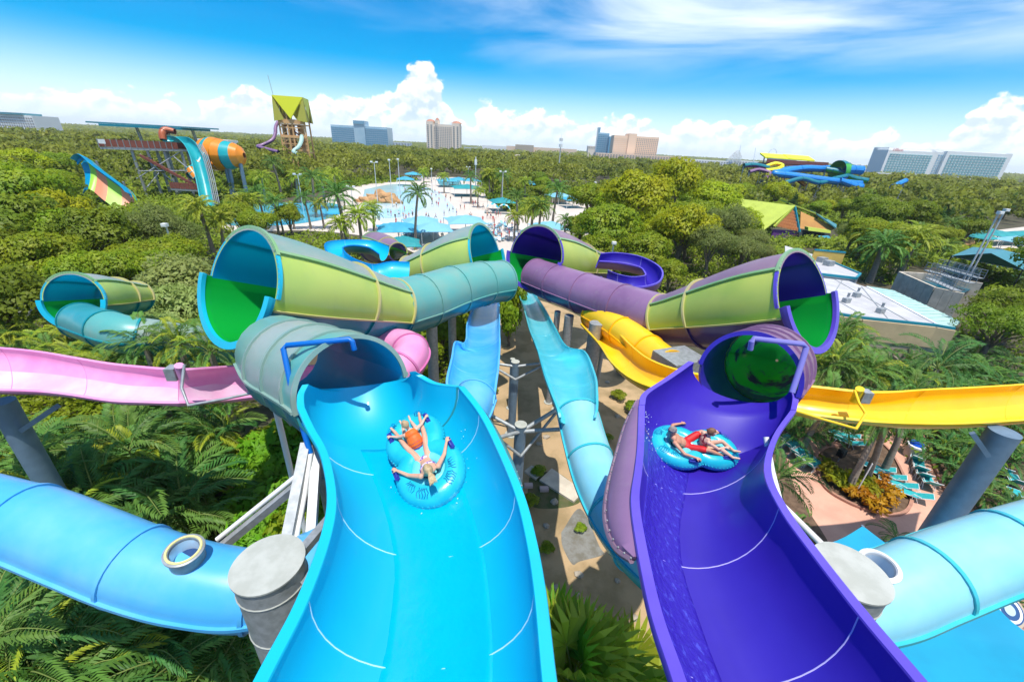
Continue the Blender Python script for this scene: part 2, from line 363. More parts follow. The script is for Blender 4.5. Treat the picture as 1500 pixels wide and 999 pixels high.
# ------------------------------------------------------------------ open trough between two rims
def trough(root, LR, depth, splits, m_in, m_out, m_rim, m_seam, nprof=22, per=6, power=0.85, rim=(0.14, 0.09), film=None, seam=True, th=0.05, name='trough_section', rims=True, arc=1.0, m_floor=None):
    """LR: list of (left rim point, right rim point) along the run; splits: span indices where sections meet"""
    L = crom([p[0] for p in LR], per); R = crom([p[1] for p in LR], per)
    C = (L + R) / 2; T = np.gradient(C, axis=0); T /= np.linalg.norm(T, axis=1)[:, None]
    S = (R - L) / 2; hw = np.linalg.norm(S, axis=1); Sn = S / hw[:, None]
    D = np.cross(Sn, T); D /= np.linalg.norm(D, axis=1)[:, None]
    D[D[:, 2] > 0] *= -1
    dd = np.broadcast_to(np.interp(np.linspace(0, 1, len(L)), np.linspace(0, 1, len(depth)), depth), (len(L),))
    t = np.linspace(0, PI, nprof)
    cs = np.cos(t); sn = np.sin(t) ** power
    A = C[:, None] - S[:, None] * cs[None, :, None] + D[:, None] * (dd[:, None] * sn[None])[..., None]
    nrm = -Sn[:, None] * cs[None, :, None] + D[:, None] * np.sin(t)[None, :, None]
    B = A + nrm * th
    Su = np.cross(T, Sn); Su[Su[:, 2] < 0] *= -1
    parts = []
    bounds = [0] + [s * per for s in splits] + [len(L) - 1]
    for a, b in zip(bounds[:-1], bounds[1:]):
        mb = MB()
        shell_mesh(mb, A[a:b + 1], B[a:b + 1], 0, 1)
        mats = [m_in, m_out]
        if m_floor is not None:                   # the banked wall keeps a stronger colour than the worn floor
            mats.append(m_floor[1]); q = 0
            for i in range(b - a):
                for j in range(nprof - 1):
                    if m_floor[0] <= (j + 0.5) / (nprof - 1) <= m_floor[2]: mb.m[q] = 2
                    q += 2
                q += 2
        sec = mb.build(name, mats, root, smooth=True)
        parts.append(sec)
        if rims:
            for E, sg in ((L, -1), (R, 1)):
                w, h = rim
                o0 = Sn[a:b + 1] * sg; u0 = Su[a:b + 1]; e = E[a:b + 1]
                prof = [e - o0 * 0.012 + u0 * 0.004, e - o0 * 0.004 + u0 * 0.03, e + o0 * w * 0.92 + u0 * 0.03, e + o0 * w + u0 * 0.012, e + o0 * w - u0 * h, e + o0 * (w - 0.03) - u0 * h, e + o0 * (w - 0.035) - u0 * 0.02, e + o0 * 0.03 - u0 * 0.02]
                G = np.stack(prof, 1); n, k = G.shape[:2]
                rb = MB(); rb.v = [tuple(p) for p in G.reshape(-1, 3)]
                for i in range(n - 1):
                    for j in range(k):
                        rb.f.append((i * k + j, i * k + (j + 1) % k, (i + 1) * k + (j + 1) % k, (i + 1) * k + j)); rb.m.append(0)
                rb.f += [tuple(range(k)), tuple((n - 1) * k + j for j in reversed(range(k)))]; rb.m += [0, 0]
                bm_fix(rb.build('rim', [m_rim], sec, smooth=True, sharp=35))
        if seam and b < len(L) - 1:
            sb = MB(); i = b
            sb.tube([A[i][j] - nrm[i][j] * 0.002 for j in range(nprof)], 0.008, 5)
            sb.build('seam', [m_seam], sec)
    if film:
        f0, f1, mm = film
        tt = np.linspace(f0 * PI, f1 * PI, 14)
        F = C[:, None] - S[:, None] * np.cos(tt)[None, :, None] + D[:, None] * (dd[:, None] * (np.sin(tt) ** power)[None])[..., None]
        nn = -Sn[:, None] * np.cos(tt)[None, :, None] + D[:, None] * np.sin(tt)[None, :, None]
        n, k = F.shape[:2]
        rng = np.random.RandomState(3)
        thick = 0.008 + 0.012 * rng.rand(n, k); thick[:, 0] = 0.001; thick[:, -1] = 0.001
        G = F - nn * thick[..., None]
        fb = MB(); shell_mesh(fb, G, F - nn * 0.0005, 0, 0)
        fb.build('water_film', [mm], root, smooth=True, sharp=0)
    return dict(L=L, R=R, C=C, S=S, D=D, T=T, A=A, nrm=nrm, Sn=Sn, Su=Su)

def bm_fix(o):
    bm = bmesh.new(); bm.from_mesh(o.data); bmesh.ops.recalc_face_normals(bm, faces=bm.faces); bm.to_mesh(o.data); bm.free()

# ------------------------------------------------------------------ closed tube of half shells with flanges
def tube_run(root, pts, rad, joints, m_up, m_lo, m_in, m_fl, per=8, na=13, a_split=0.0, th=0.05, fl=(0.09, 0.10), seamfl=True, m_up_list=None, first=True, last=True, lo_in=None, skip_up=(), half_first=None):
    P = crom([tuple(p) + (r,) for p, r in zip(pts, rad)], per); C = P[:, :3]; r = P[:, 3]
    T, S, U = frames(C)
    bounds = [int(round(j * (len(C) - 1))) for j in joints]
    def grid(i0, i1, a0, a1, n, off=0.0):
        a = np.linspace(a0, a1, n)
        return C[i0:i1 + 1, None] + (S[i0:i1 + 1, None] * np.cos(a)[None, :, None] + U[i0:i1 + 1, None] * np.sin(a)[None, :, None]) * (r[i0:i1 + 1, None, None] + off)
    for q, (i0, i1) in enumerate(zip(bounds[:-1], bounds[1:])):
        if i1 <= i0: continue
        mu = m_up_list[q % len(m_up_list)] if m_up_list else m_up
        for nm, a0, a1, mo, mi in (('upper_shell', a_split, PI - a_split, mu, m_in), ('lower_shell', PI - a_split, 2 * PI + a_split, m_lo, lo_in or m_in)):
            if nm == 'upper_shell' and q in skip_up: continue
            mb = MB(); shell_mesh(mb, grid(i0, i1, a0, a1, na), grid(i0, i1, a0, a1, na, th), 0, 1)
            sh = mb.build(nm, [mi, mo], root, smooth=True)
            if seamfl and nm == 'lower_shell':
                for ang in (-a_split * -1, PI - a_split):
                    fb = MB(); da = 0.035 / max(0.3, r[i0])
                    shell_mesh(fb, grid(i0, i1, ang - da, ang + da, 2, th - 0.01), grid(i0, i1, ang - da, ang + da, 2, th + fl[0] * 0.8), 0, 0)
                    bm_fix(fb.build('side_flange', [m_fl], sh))
    for q, i in enumerate(bounds):
        if (q == 0 and not first) or (q == len(bounds) - 1 and not last): continue
        if q == 0 and half_first: ring_flange(root, C[i], T[i], S[i], U[i], r[i] - 0.03, (fl[0] + 0.02, fl[1] * 0.7), half_first, -0.05, PI + 0.05, name='mouth_rim'); continue
        ring_flange(root, C[i], T[i], S[i], U[i], r[i] + th * 0.3, fl, m_fl)
    return dict(C=C, T=T, S=S, U=U, r=r)
def ring_flange(root, c, t, s, u, r, fl, m, a0=0, a1=2 * PI, n=40, name='joint_flange'):
    a = np.linspace(a0, a1, n); full = abs(a1 - a0 - 2 * PI) < 1e-6
    if full: a = a[:-1]
    d = np.cos(a)[:, None] * s + np.sin(a)[:, None] * u
    q = [c + d * r - t * fl[1] / 2, c + d * (r + fl[0]) - t * fl[1] / 2, c + d * (r + fl[0]) + t * fl[1] / 2, c + d * r + t * fl[1] / 2]
    G = np.stack(q, 1); k = len(a); mb = MB(); mb.v = [tuple(p) for p in G.reshape(-1, 3)]
    for i in range(k if full else k - 1):
        j = (i + 1) % k
        for e in range(4):
            mb.f.append((i * 4 + e, i * 4 + (e + 1) % 4, j * 4 + (e + 1) % 4, j * 4 + e)); mb.m.append(0)
    if not full: mb.f += [(0, 1, 2, 3), tuple((k - 1) * 4 + e for e in (3, 2, 1, 0))]; mb.m += [0, 0]
    o = mb.build(name, [m], root, smooth=True, sharp=35); bm_fix(o); return o

# ------------------------------------------------------------------ big half-open funnel
def funnel(root, Mc, Ec, Rm, Re, m_top, m_mid, m_low, in_up, in_lo, m_rim, m_fl, m_fl2, side=1, lip=0.35, prof=None, a_hi=0.8, nst=15, lip_in=None, split_dir=None):
    """Mc: centre of the wide mouth, Ec: centre of the narrow end; side=+1 when the photo side is +S"""
    f = thing('funnel', None, None); del_keys(f); f.parent = root
    Mc = np.array(Mc); Ec = np.array(Ec)
    t = np.linspace(0, 1, nst); ax = Ec - Mc; Lx = np.linalg.norm(ax); T = ax / Lx
    S = np.cross(T, (0, 0, 1)); S /= np.linalg.norm(S); U = np.cross(S, T)
    S = S * side
    prof = prof or [(0, 1.0), (0.12, 1.09), (0.24, 1.08), (0.4, 0.9), (0.7, 0.42), (0.9, 0.08), (1, 0.0)]
    rr = Re + (Rm - Re) * np.interp(t, [p[0] for p in prof], [p[1] for p in prof])
    k = np.ones(3) / 3; rs = np.convolve(np.pad(rr, 1, mode='edge'), k, 'valid'); rr = rs
    def grid(i0, i1, a0, a1, n, off=0.0, ext=0.0):
        a = np.linspace(a0, a1, n)
        c = Mc + ax * t[i0:i1 + 1, None]
        if ext and i0 == 0: c = np.vstack([Mc - T * ext, c]); r = np.concatenate([[rr[0]], rr[i0:i1 + 1]])
        else: r = rr[i0:i1 + 1]
        return c[:, None] + (S * np.cos(a)[:, None] + U * np.sin(a)[:, None])[None] * (r[:, None, None] + off)
    cut = nst * 3 // 5
    th = 0.06; lo = -0.2
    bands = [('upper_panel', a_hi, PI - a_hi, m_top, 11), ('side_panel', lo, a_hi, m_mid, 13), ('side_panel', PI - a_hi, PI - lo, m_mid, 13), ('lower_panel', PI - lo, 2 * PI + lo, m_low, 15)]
    for nm, a0, a1, mo, n in bands:
        for i0, i1 in ((0, cut), (cut, nst - 1)):
            mb = MB()
            shell_mesh(mb, grid(i0, i1, a0, a1, n), grid(i0, i1, a0, a1, n, th), 0, 1, 1)
            for q, fc in enumerate(mb.f):                 # the inside is painted in two halves
                if mb.m[q] == 0:
                    w = np.mean([mb.v[k] for k in fc], axis=0) - Mc
                    if np.dot(w, U) < 0: mb.m[q] = 2
            mb.build(nm, [in_up, mo, in_lo], f, smooth=True)
    if lip > 0:
        a = np.linspace(PI, 2 * PI, 25)
        def lp(x, off): return (Mc - T * x)[None] + (S * np.cos(a)[:, None] + U * np.sin(a)[:, None]) * (rr[0] + off)
        mb = MB(); shell_mesh(mb, np.stack([lp(lip, 0.0), lp(lip * .5, 0.0), lp(0.0, 0.0)]), np.stack([lp(lip, th), lp(lip * .5, th), lp(0.0, th)]), 0, 1, 1)
        mb.build('lower_lip', [in_lo, m_rim], f, smooth=True)
    for a in (a_hi, PI - a_hi):
        mb = MB(); shell_mesh(mb, grid(0, nst - 1, a - 0.025, a + 0.025, 2, th), grid(0, nst - 1, a - 0.025, a + 0.025, 2, th + 0.10), 0, 0)
        bm_fix(mb.build('long_flange', [m_fl2], f))
    for a in (lo, PI - lo):
        mb = MB(); shell_mesh(mb, grid(0, nst - 1, a - 0.016, a + 0.016, 2, th), grid(0, nst - 1, a - 0.016, a + 0.016, 2, th + 0.09), 0, 0)
        bm_fix(mb.build('long_flange', [m_fl], f))
    for i in (cut, nst - 1):
        ring_flange(f, Mc + ax * t[i], T, S, U, rr[i] + th, (0.11, 0.10), m_fl, lo, PI - lo)
        ring_flange(f, Mc + ax * t[i], T, S, U, rr[i] + th, (0.09, 0.10), m_low, PI - lo, 2 * PI + lo)
    ring_flange(f, Mc + T * 0.06, T, S, U, rr[0] + th, (0.12, 0.12), m_fl2, a_hi * 0.9, PI - a_hi * 0.9, name='mouth_rim')
    ring_flange(f, Mc + T * 0.06, T, S, U, rr[0] + th - 0.02, (0.10, 0.12), m_rim, -0.0, a_hi * 0.9, name='mouth_rim')
    ring_flange(f, Mc + T * 0.06, T, S, U, rr[0] + th - 0.02, (0.10, 0.12), m_rim, PI - a_hi * 0.9, PI, name='mouth_rim')
    ring_bolts(f, Mc - T * 0.0, T, S, U, rr[0] + th + 0.06, 40)
    ring_flange(f, Mc - T * (lip - 0.07), T, S, U, rr[0] - 0.03, (0.26, 0.15), m_rim, PI - 0.02, 2 * PI + 0.02, name='mouth_rim')
    return f
def ring_bolts(root, c, t, s, u, r, n=44, a0=0.0, a1=PI):
    mb = MB()
    for a in np.linspace(a0, a1, n): mb.box(tuple(c + (np.cos(a) * s + np.sin(a) * u) * r), (0.032, 0.032, 0.032))
    o = mb.build('bolts', [M_STEEL], root); o['kind'] = 'stuff'
def del_keys(o):
    for k in ('label', 'category', 'kind'):
        if k in o: del o[k]

# ================================================================== the two raft slides in front
def zrel(px, py, drop): return np.array(atz(px, py, CAMZ - drop))
def D(px, py, d): return np.array(dep(px, py, d))

blue = thing('raft_slide', 'wide blue water slide with an orange-vested child riding, leading into green and cream funnels', 'water slide', loc=dep(640, 760, 8) - Vector((0, 0, 2)))
blueLR = [((330, 1140, 4.45), (812, 1140, 4.45)), ((393, 999, 4.6), (795, 999, 4.6)), ((452, 880, 4.72), (783, 868, 4.72)), ((485, 785, 4.85), (771, 790, 4.85)),
          ((492, 725, 4.95), (755, 725, 4.95)), ((480, 665, 5.05), (730, 663, 5.05)), ((460, 628, 5.12), (702, 607, 5.12)), ((446, 598, 5.18), (672, 568, 5.14))]
LR = [(zrel(*a), zrel(*b)) for a, b in blueLR]
TB = trough(blue, LR, [1.05, 1.15, 1.25, 1.3, 1.35, 1.4], [2, 4, 6], F_BLUE, F_TEAL, F_BLUER, M_SEAM, film=(0.36, 0.72, M_WFILM))

purp = thing('raft_slide', 'wide violet water slide carrying two riders, leading into mauve and lime funnels', 'water slide', loc=dep(1060, 760, 8) - Vector((0, 0, 2)))
purpLR = [((1050, 1140, 4.45), (1450, 1140, 4.45)), ((1004, 999, 4.6), (1338, 999, 4.6)), ((968, 896, 4.72), (1258, 903, 4.72)), ((946, 800, 4.85), (1185, 808, 4.85)),
          ((936, 735, 4.95), (1141, 745, 4.95)), ((940, 690, 5.05), (1119, 690, 5.05)), ((943, 650, 5.12), (1132, 640, 5.12)), ((944, 595, 5.16), (1158, 602, 5.18))]
LRp = [(zrel(*a), zrel(*b)) for a, b in purpLR]
TP = trough(purp, LRp, [1.05, 1.15, 1.25, 1.3, 1.35, 1.4], [2, 4, 6], F_PURP, F_MAUVE, F_PURPR, M_SEAMV, film=(0.17, 0.45, M_WFILMV))

def outer_panel(root, pxs, sg, w, drop, m, mf):
    E = crom([zrel(*p) for p in pxs], 6); T = np.gradient(E, axis=0); T /= np.linalg.norm(T, axis=1)[:, None]; Sx = np.cross(T, (0, 0, 1)); Sx /= np.linalg.norm(Sx, axis=1)[:, None]
    if np.dot(Sx[0], (sg, 0, 0)) < 0: Sx = -Sx
    f = np.sin(np.linspace(0.15, PI - 0.1, len(E)))[:, None]
    a = E + Sx * 0.13 - np.array((0, 0, 0.04)); b = E + Sx * (0.13 + w * f) - np.array((0, 0, drop * 0.5)) * f; c = E + Sx * (0.13 + w * f * 1.1) - np.array((0, 0, drop)) * (0.1 + 0.9 * f)
    A = np.stack([a, b, c], 1); mb = MB(); shell_mesh(mb, A, A - Sx[:, None] * 0.05, 0, 0); o = mb.build('outer_panel', [m], root, smooth=True, sharp=60)
    mb = MB(); mb.tube(c, 0.05, 6); mb.build('panel_flange', [mf], o)
    bb = MB()
    for i in range(0, len(E), 2): bb.box(tuple((b[i] + c[i]) / 2 + Sx[i] * 0.02), (0.022, 0.022, 0.022))
    q = bb.build('bolts', [M_STEEL], o); q['kind'] = 'stuff'
outer_panel(purp, [(946, 585, 5.15), (944, 610, 5.14), (943, 650, 5.12), (940, 690, 5.05), (936, 735, 4.95), (938, 780, 4.88), (946, 815, 4.84)], -1, 0.34, 0.55, F_MAUVE, F_MAUVEL)
outer_panel(blue, [(672, 568, 5.14), (702, 607, 5.12), (730, 663, 5.05), (750, 710, 4.97)], 1, 0.16, 0.45, F_TEAL, F_TEALD)
BLU_M = [((445, 588, 5.2), (634, 563, 5.2)), ((446, 576, 5.2), (612, 552, 5.15)), ((452, 563, 5.12), (600, 545, 5.0))]
PUR_M = [((950, 577, 5.2), (1160, 592, 5.2)), ((983, 555, 5.15), (1161, 581, 5.15)), ((1016, 532, 5.0), (1158, 570, 5.05))]
for root, end, prs, mi, mo, mr in ((blue, LR[-1], BLU_M, F_BLUE, F_TEAL, F_BLUER), (purp, LRp[-1], PUR_M, F_PURP, F_MAUVE, F_PURPR)):
    ps = [(np.array(end[0]) * 0.9 + zrel(*prs[0][0]) * 0.1, np.array(end[1]) * 0.55 + zrel(*prs[0][1]) * 0.45)] + [(zrel(*p[0]), zrel(*p[1])) for p in prs]
    ps[0] = (np.array(end[0]) * 0.97 + zrel(*prs[0][0]) * 0.03, np.array(end[1]) * 0.9 + zrel(*prs[0][1]) * 0.1)
    trough(root, ps, [1.4, 1.74] if root is blue else [1.4, 1.12, 0.86, 0.84], [], mi, mo, mr, M_SEAM, per=6, seam=False, film=None)

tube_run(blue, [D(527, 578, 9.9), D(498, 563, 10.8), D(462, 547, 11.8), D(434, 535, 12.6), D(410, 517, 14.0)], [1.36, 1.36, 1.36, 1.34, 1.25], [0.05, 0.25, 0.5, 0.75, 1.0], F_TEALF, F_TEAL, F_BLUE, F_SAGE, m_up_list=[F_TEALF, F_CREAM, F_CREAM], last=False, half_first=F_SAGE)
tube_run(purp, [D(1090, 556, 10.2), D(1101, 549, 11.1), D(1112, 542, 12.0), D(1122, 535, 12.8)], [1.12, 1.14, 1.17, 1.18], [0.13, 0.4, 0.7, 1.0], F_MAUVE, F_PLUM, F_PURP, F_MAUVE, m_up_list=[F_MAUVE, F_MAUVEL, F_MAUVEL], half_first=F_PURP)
tube_run(purp, [D(1122, 535, 12.8), D(1127, 533, 13.6), D(1132, 531, 14.6), D(1136, 529, 15.4), D(1138, 528, 15.8)], [1.15, 1.10, 0.95, 0.6, 0.05], [0, 1.0], F_LIME, F_LIME, F_REFL, F_MAUVE, first=False, last=False)

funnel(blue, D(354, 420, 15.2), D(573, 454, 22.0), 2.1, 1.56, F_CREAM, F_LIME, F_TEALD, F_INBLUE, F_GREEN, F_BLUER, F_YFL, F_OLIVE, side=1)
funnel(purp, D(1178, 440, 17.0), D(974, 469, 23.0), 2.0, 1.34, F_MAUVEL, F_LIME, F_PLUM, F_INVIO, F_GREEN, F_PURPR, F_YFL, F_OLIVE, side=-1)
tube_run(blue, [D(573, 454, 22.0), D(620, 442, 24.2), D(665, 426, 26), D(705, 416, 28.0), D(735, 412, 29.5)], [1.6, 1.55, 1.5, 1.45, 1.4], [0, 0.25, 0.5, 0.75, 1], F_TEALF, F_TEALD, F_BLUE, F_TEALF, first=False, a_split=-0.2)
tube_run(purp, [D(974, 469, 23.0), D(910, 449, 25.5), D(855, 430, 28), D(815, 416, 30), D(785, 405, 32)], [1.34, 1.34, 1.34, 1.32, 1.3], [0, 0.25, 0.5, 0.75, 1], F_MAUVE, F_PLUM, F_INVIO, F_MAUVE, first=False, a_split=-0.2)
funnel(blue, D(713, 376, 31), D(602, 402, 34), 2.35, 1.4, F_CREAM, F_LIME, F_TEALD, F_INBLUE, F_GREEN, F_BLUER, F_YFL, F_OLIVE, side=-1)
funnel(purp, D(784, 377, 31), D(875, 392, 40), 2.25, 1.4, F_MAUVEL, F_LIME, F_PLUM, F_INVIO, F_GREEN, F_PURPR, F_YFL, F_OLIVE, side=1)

# ================================================================== slides that cross underneath
def Z(p): return zrel(*p)
pink = thing('body_slide', 'open pink water slide crossing above the palms on the left', 'water slide', loc=atz(120, 570, 8))
pf = [(-140, 512, 7.2), (-60, 509, 7.2), (0, 511, 7.22), (60, 517, 7.25), (112, 526, 7.3), (160, 534, 7.33), (205, 539, 7.36), (262, 543, 7.4), (310, 540, 7.9), (355, 537, 8.5), (420, 538, 9.0), (480, 535, 9.2), (540, 520, 9.4)]
pn = [(-140, 574, 7.75), (-60, 570, 7.75), (0, 570, 7.75), (60, 572, 7.78), (106, 577, 7.82), (160, 585, 7.86), (205, 587, 7.9), (262, 588, 7.95), (310, 586, 8.45), (345, 583, 8.95), (420, 574, 9.4), (500, 572, 9.6), (580, 560, 9.8)]
trough(pink, [(Z(a), Z(b)) for a, b in zip(pf, pn)], [0.55], [2, 4, 7, 10], F_PINKF, F_PINKD, F_PINK, F_PINKD, power=0.7, per=4, rim=(0.10, 0.12), m_floor=(0.0, F_PINK, 0.36))
p2f = [(540, 470, 8.2), (580, 462, 8.4), (612, 468, 8.5), (622, 485, 8.5), (618, 505, 8.5)]
p2n = [(540, 500, 8.4), (562, 500, 8.5), (578, 505, 8.6), (583, 522, 8.6), (580, 540, 8.6)]
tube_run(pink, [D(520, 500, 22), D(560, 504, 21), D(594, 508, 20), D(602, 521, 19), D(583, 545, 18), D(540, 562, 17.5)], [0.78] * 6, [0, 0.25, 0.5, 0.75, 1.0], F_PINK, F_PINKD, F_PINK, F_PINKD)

yel = thing('body_slide', 'open yellow water slide crossing above the terrace on the right', 'water slide', loc=atz(1350, 600, 8))
yf = [(1640, 552, 7.2), (1560, 558, 7.2), (1500, 564, 7.22), (1420, 569, 7.3), (1356, 572, 7.35), (1300, 576, 7.38), (1256, 575, 7.4), (1200, 569, 7.5), (1161, 565, 7.6), (1080, 558, 7.8), (1000, 545, 8.1), (952, 528, 8.4), (925, 508, 8.7), (902, 486, 9.1), (872, 466, 9.6)]
yn = [(1640, 606, 7.75), (1560, 610, 7.75), (1500, 614, 7.75), (1414, 619, 7.8), (1340, 619, 7.85), (1300, 617, 7.9), (1262, 614, 7.95), (1200, 607, 8.05), (1158, 599, 8.15), (1070, 590, 8.3), (985, 574, 8.5), (930, 556, 8.8), (897, 530, 9.1), (878, 502, 9.5), (852, 474, 10.0)]
trough(yel, [(Z(a), Z(b)) for a, b in zip(reversed(yn), reversed(yf))], [0.72], [2, 4, 8, 10, 12], F_YEL, F_YELO, F_YEL, F_YELO, power=0.7, per=4, rim=(0.10, 0.12), m_floor=(0.64, F_YELO, 1.0))
tube_run(yel, [D(870, 462, 27), D(902, 480, 24.5), D(930, 500, 22.5), D(955, 520, 21), D(980, 540, 19.5)], [0.85] * 5, [0.0, 0.35, 0.7, 1.0], F_YEL, F_YELO, F_YEL, F_YELO)

mb = MB(); mb.box(D(992, 541, 19.2), (1.9, 1.6, 1.5), 0.4); jb = mb.build('junction_box', M_STEEL, yel)
mb = MB(); mb.beam(D(935, 505, 21.5), D(1015, 550, 18.4), 0.25, 0.3); mb.build('side_beam', M_STEELB, yel)
def drop_slide(root, tube_pts, tj, LRpx, splits, m_t, m_tl, m_in, m_fl, m_rim, depth=0.55, r=0.66, list_up=None):
    tube_run(root, [D(*p) for p in tube_pts], [r] * len(tube_pts), tj, m_t, m_tl, m_in, m_fl, fl=(0.07, 0.07), m_up_list=list_up)
    trough(root, [(Z(a), Z(b)) for a, b in LRpx], [depth], splits, m_in, m_tl, m_rim, m_fl, per=5, rim=(0.08, 0.10), seam=True, power=0.7)
dol = thing('tube_slide', 'cornflower blue tube slide curving in at the lower left', 'water slide', loc=atz(150, 800, 8))
drop_slide(dol, [(-160, 730, 8.2), (-80, 738, 8.1), (0, 757, 8.0), (60, 772, 7.95), (140, 804, 7.85), (220, 835, 7.75), (300, 856, 7.75), (380, 862, 7.9), (450, 835, 8.4), (530, 780, 9.4), (620, 690, 11.2), (680, 615, 13.2), (697, 582, 14.4)],
           [0, 2.62 / 12, 4.75 / 12, 6.85 / 12, 0.75, 0.9, 1.0],
           [((678, 588, 7.9), (720, 592, 7.9)), ((664, 572, 7.75), (723, 576, 7.75)), ((656, 560, 7.75), (726, 556, 7.75)), ((663, 525, 8.2), (729, 535, 8.2)), ((668, 501, 8.9), (731, 505, 8.9)), ((683, 500, 9.1), (731, 490, 9.2)), ((686, 470, 10.2), (731, 468, 10.2)), ((698, 440, 11.8), (731, 440, 11.8)), ((712, 418, 13.8), (736, 418, 13.8)), ((722, 404, 15.6), (742, 404, 15.6))],
           [3, 5, 6], F_CORN, F_CORN, F_CORNL, F_CORN, F_CORN)
cya = thing('tube_slide', 'pale cyan tube slide curving in at the lower right', 'water slide', loc=atz(1400, 830, 8))
drop_slide(cya, [(1690, 740, 8.4), (1600, 768, 8.3), (1500, 797, 8.1), (1420, 822, 8.0), (1340, 853, 7.8), (1270, 880, 7.7), (1180, 890, 7.7), (1080, 870, 8.2), (980, 835, 9.2), (915, 775, 10.8), (878, 710, 12.3), (858, 650, 13.6), (846, 604, 14.6)],
           [0, 2.2 / 12, 3.75 / 12, 5.6 / 12, 0.72, 9.35 / 12, 10.6 / 12, 1.0],
           [((822, 612, 7.9), (870, 612, 7.9)), ((818, 597, 7.75), (873, 597, 7.75)), ((808, 572, 7.8), (873, 572, 7.8)), ((799, 548, 8.2), (870, 549, 8.2)), ((790, 516, 8.9), (855, 515, 8.9)), ((786, 505, 9.1), (828, 507, 9.1)), ((776, 480, 10.2), (812, 480, 10.2)), ((768, 452, 11.8), (796, 450, 11.8)), ((758, 425, 13.8), (778, 424, 13.8)), ((748, 406, 15.6), (764, 405, 15.6))],
           [3, 5, 6], F_CYAN, F_CYAND, F_AQUA, F_CYAND, F_CYAND)

# round inspection hatches on the two tubes
M_GLASS = mat('clear_lid', (0.75, 0.85, 0.88), rough=0.08, spec=0.8)
M_HOLE = mat('dark_blue_inside', (0.01, 0.05, 0.16), rough=0.4)
M_GASKET = mat('pale_yellow_gasket', (0.68, 0.62, 0.25), rough=0.5)
def hatch(root, c, nrm, R, mcol):
    n = Vector(nrm).normalized(); a = n.orthogonal().normalized(); b = n.cross(a)
    Mx = Matrix((a, b, n)).transposed()
    def lat(name, prof, m, par, cap=False):
        mb = MB(); mb.lathe(prof, 32, cap=cap); mb.v = [tuple(Mx @ Vector(v) + Vector(c)) for v in mb.v]
        return mb.build(name, m, par, smooth=True, sharp=30)
    h = lat('hatch', [(R * 0.98, -0.25), (R * 0.96, 0.09), (R * 1.12, 0.11), (R * 1.12, 0.14), (R * 1.02, 0.155), (R * 0.82, 0.15), (R * 0.80, 0.10), (R * 0.78, -0.1)], mcol, root)
    lat('gasket', [(R * 0.99, 0.16), (R * 0.95, 0.172), (R * 0.86, 0.172), (R * 0.84, 0.155)], M_GASKET if mcol is not M_WHITE else M_WHITE, h)
    lat('inner_wall', [(R * 0.775, 0.10), (R * 0.72, -0.20)], M_GLASS, h)
    lat('opening', [(0.001, -0.14), (R * 0.78, -0.14)], M_HOLE, h)
def tube_top(px, py, d): return np.array(dep(px, py, d))
hatch(dol, tube_top(272, 812, 7.35), (0.12, -0.10, 1.0), 0.28, M_STEEL)
hatch(cya, tube_top(1284, 834, 7.3), (-0.12, -0.12, 1.0), 0.28, M_WHITE)

# ------------------------------------------------------------------ pipe frames, brackets
def pipe(root, name, pxs, r, m, n=10):
    mb = MB(); mb.tube([D(*p) for p in pxs], r, n); return mb.build(name, m, root, smooth=True)
pipe(blue, 'water_pipe', [(519, 512, 9.6), (516, 500, 9.5), (512, 497, 9.5), (420, 506, 9.6), (415, 511, 9.6), (421, 540, 9.55), (430, 583, 9.5), (441, 618, 9.5), (455, 664, 9.5)], 0.065, M_BPIPE)
pipe(blue, 'drain_pipe', [(455, 664, 9.5), (446, 725, 9.1), (433, 792, 8.6)], 0.06, M_WHITE)
pipe(purp, 'water_pipe', [(1099, 512, 9.6), (1101, 500, 9.5), (1104, 496, 9.5), (1176, 504, 9.6), (1181, 509, 9.6), (1175, 530, 9.6), (1160, 575, 9.6)], 0.065, M_VPIPE)
pipe(purp, 'drain_pipe', [(1122, 640, 9.5), (1131, 690, 9.3), (1143, 736, 8.9), (1175, 768, 8.3), (1210, 803, 7.8)], 0.06, M_WHITE)
def bracket(root, px, py, d, sgn, m, mbox, far):
    b = MB(); c = D(px, py, d); b.box(c, (0.30, 0.34, 0.42), rz=0.1 * sgn)
    br = b.build('sensor_box', mbox, root)
    p = MB(); p.tube([c + np.array((0.27 * sgn, 0, -0.25)), c + np.array((0.27 * sgn, -0.02, 0.22)), c + np.array((0.30 * sgn, -0.04, 0.30))], 0.13, 12); p.build('sensor_cap', m, br, smooth=True)
    pipe(root, 'guard_rail', far, 0.045, M_STEEL if sgn > 0 else m)
bracket(pink, 254, 546, 13.0, 1, F_PINK, M_STEEL, [(270, 534, 12.8), (266, 568, 12.8), (276, 594, 12.6), (330, 584, 12.9), (395, 570, 13.2)])
bracket(yel, 1266, 580, 14.3, -1, F_YEL, M_STEEL, [(1252, 572, 14.2), (1258, 590, 13.8), (1268, 606, 13.4), (1254, 628, 13), (1205, 614, 13), (1160, 600, 13)])

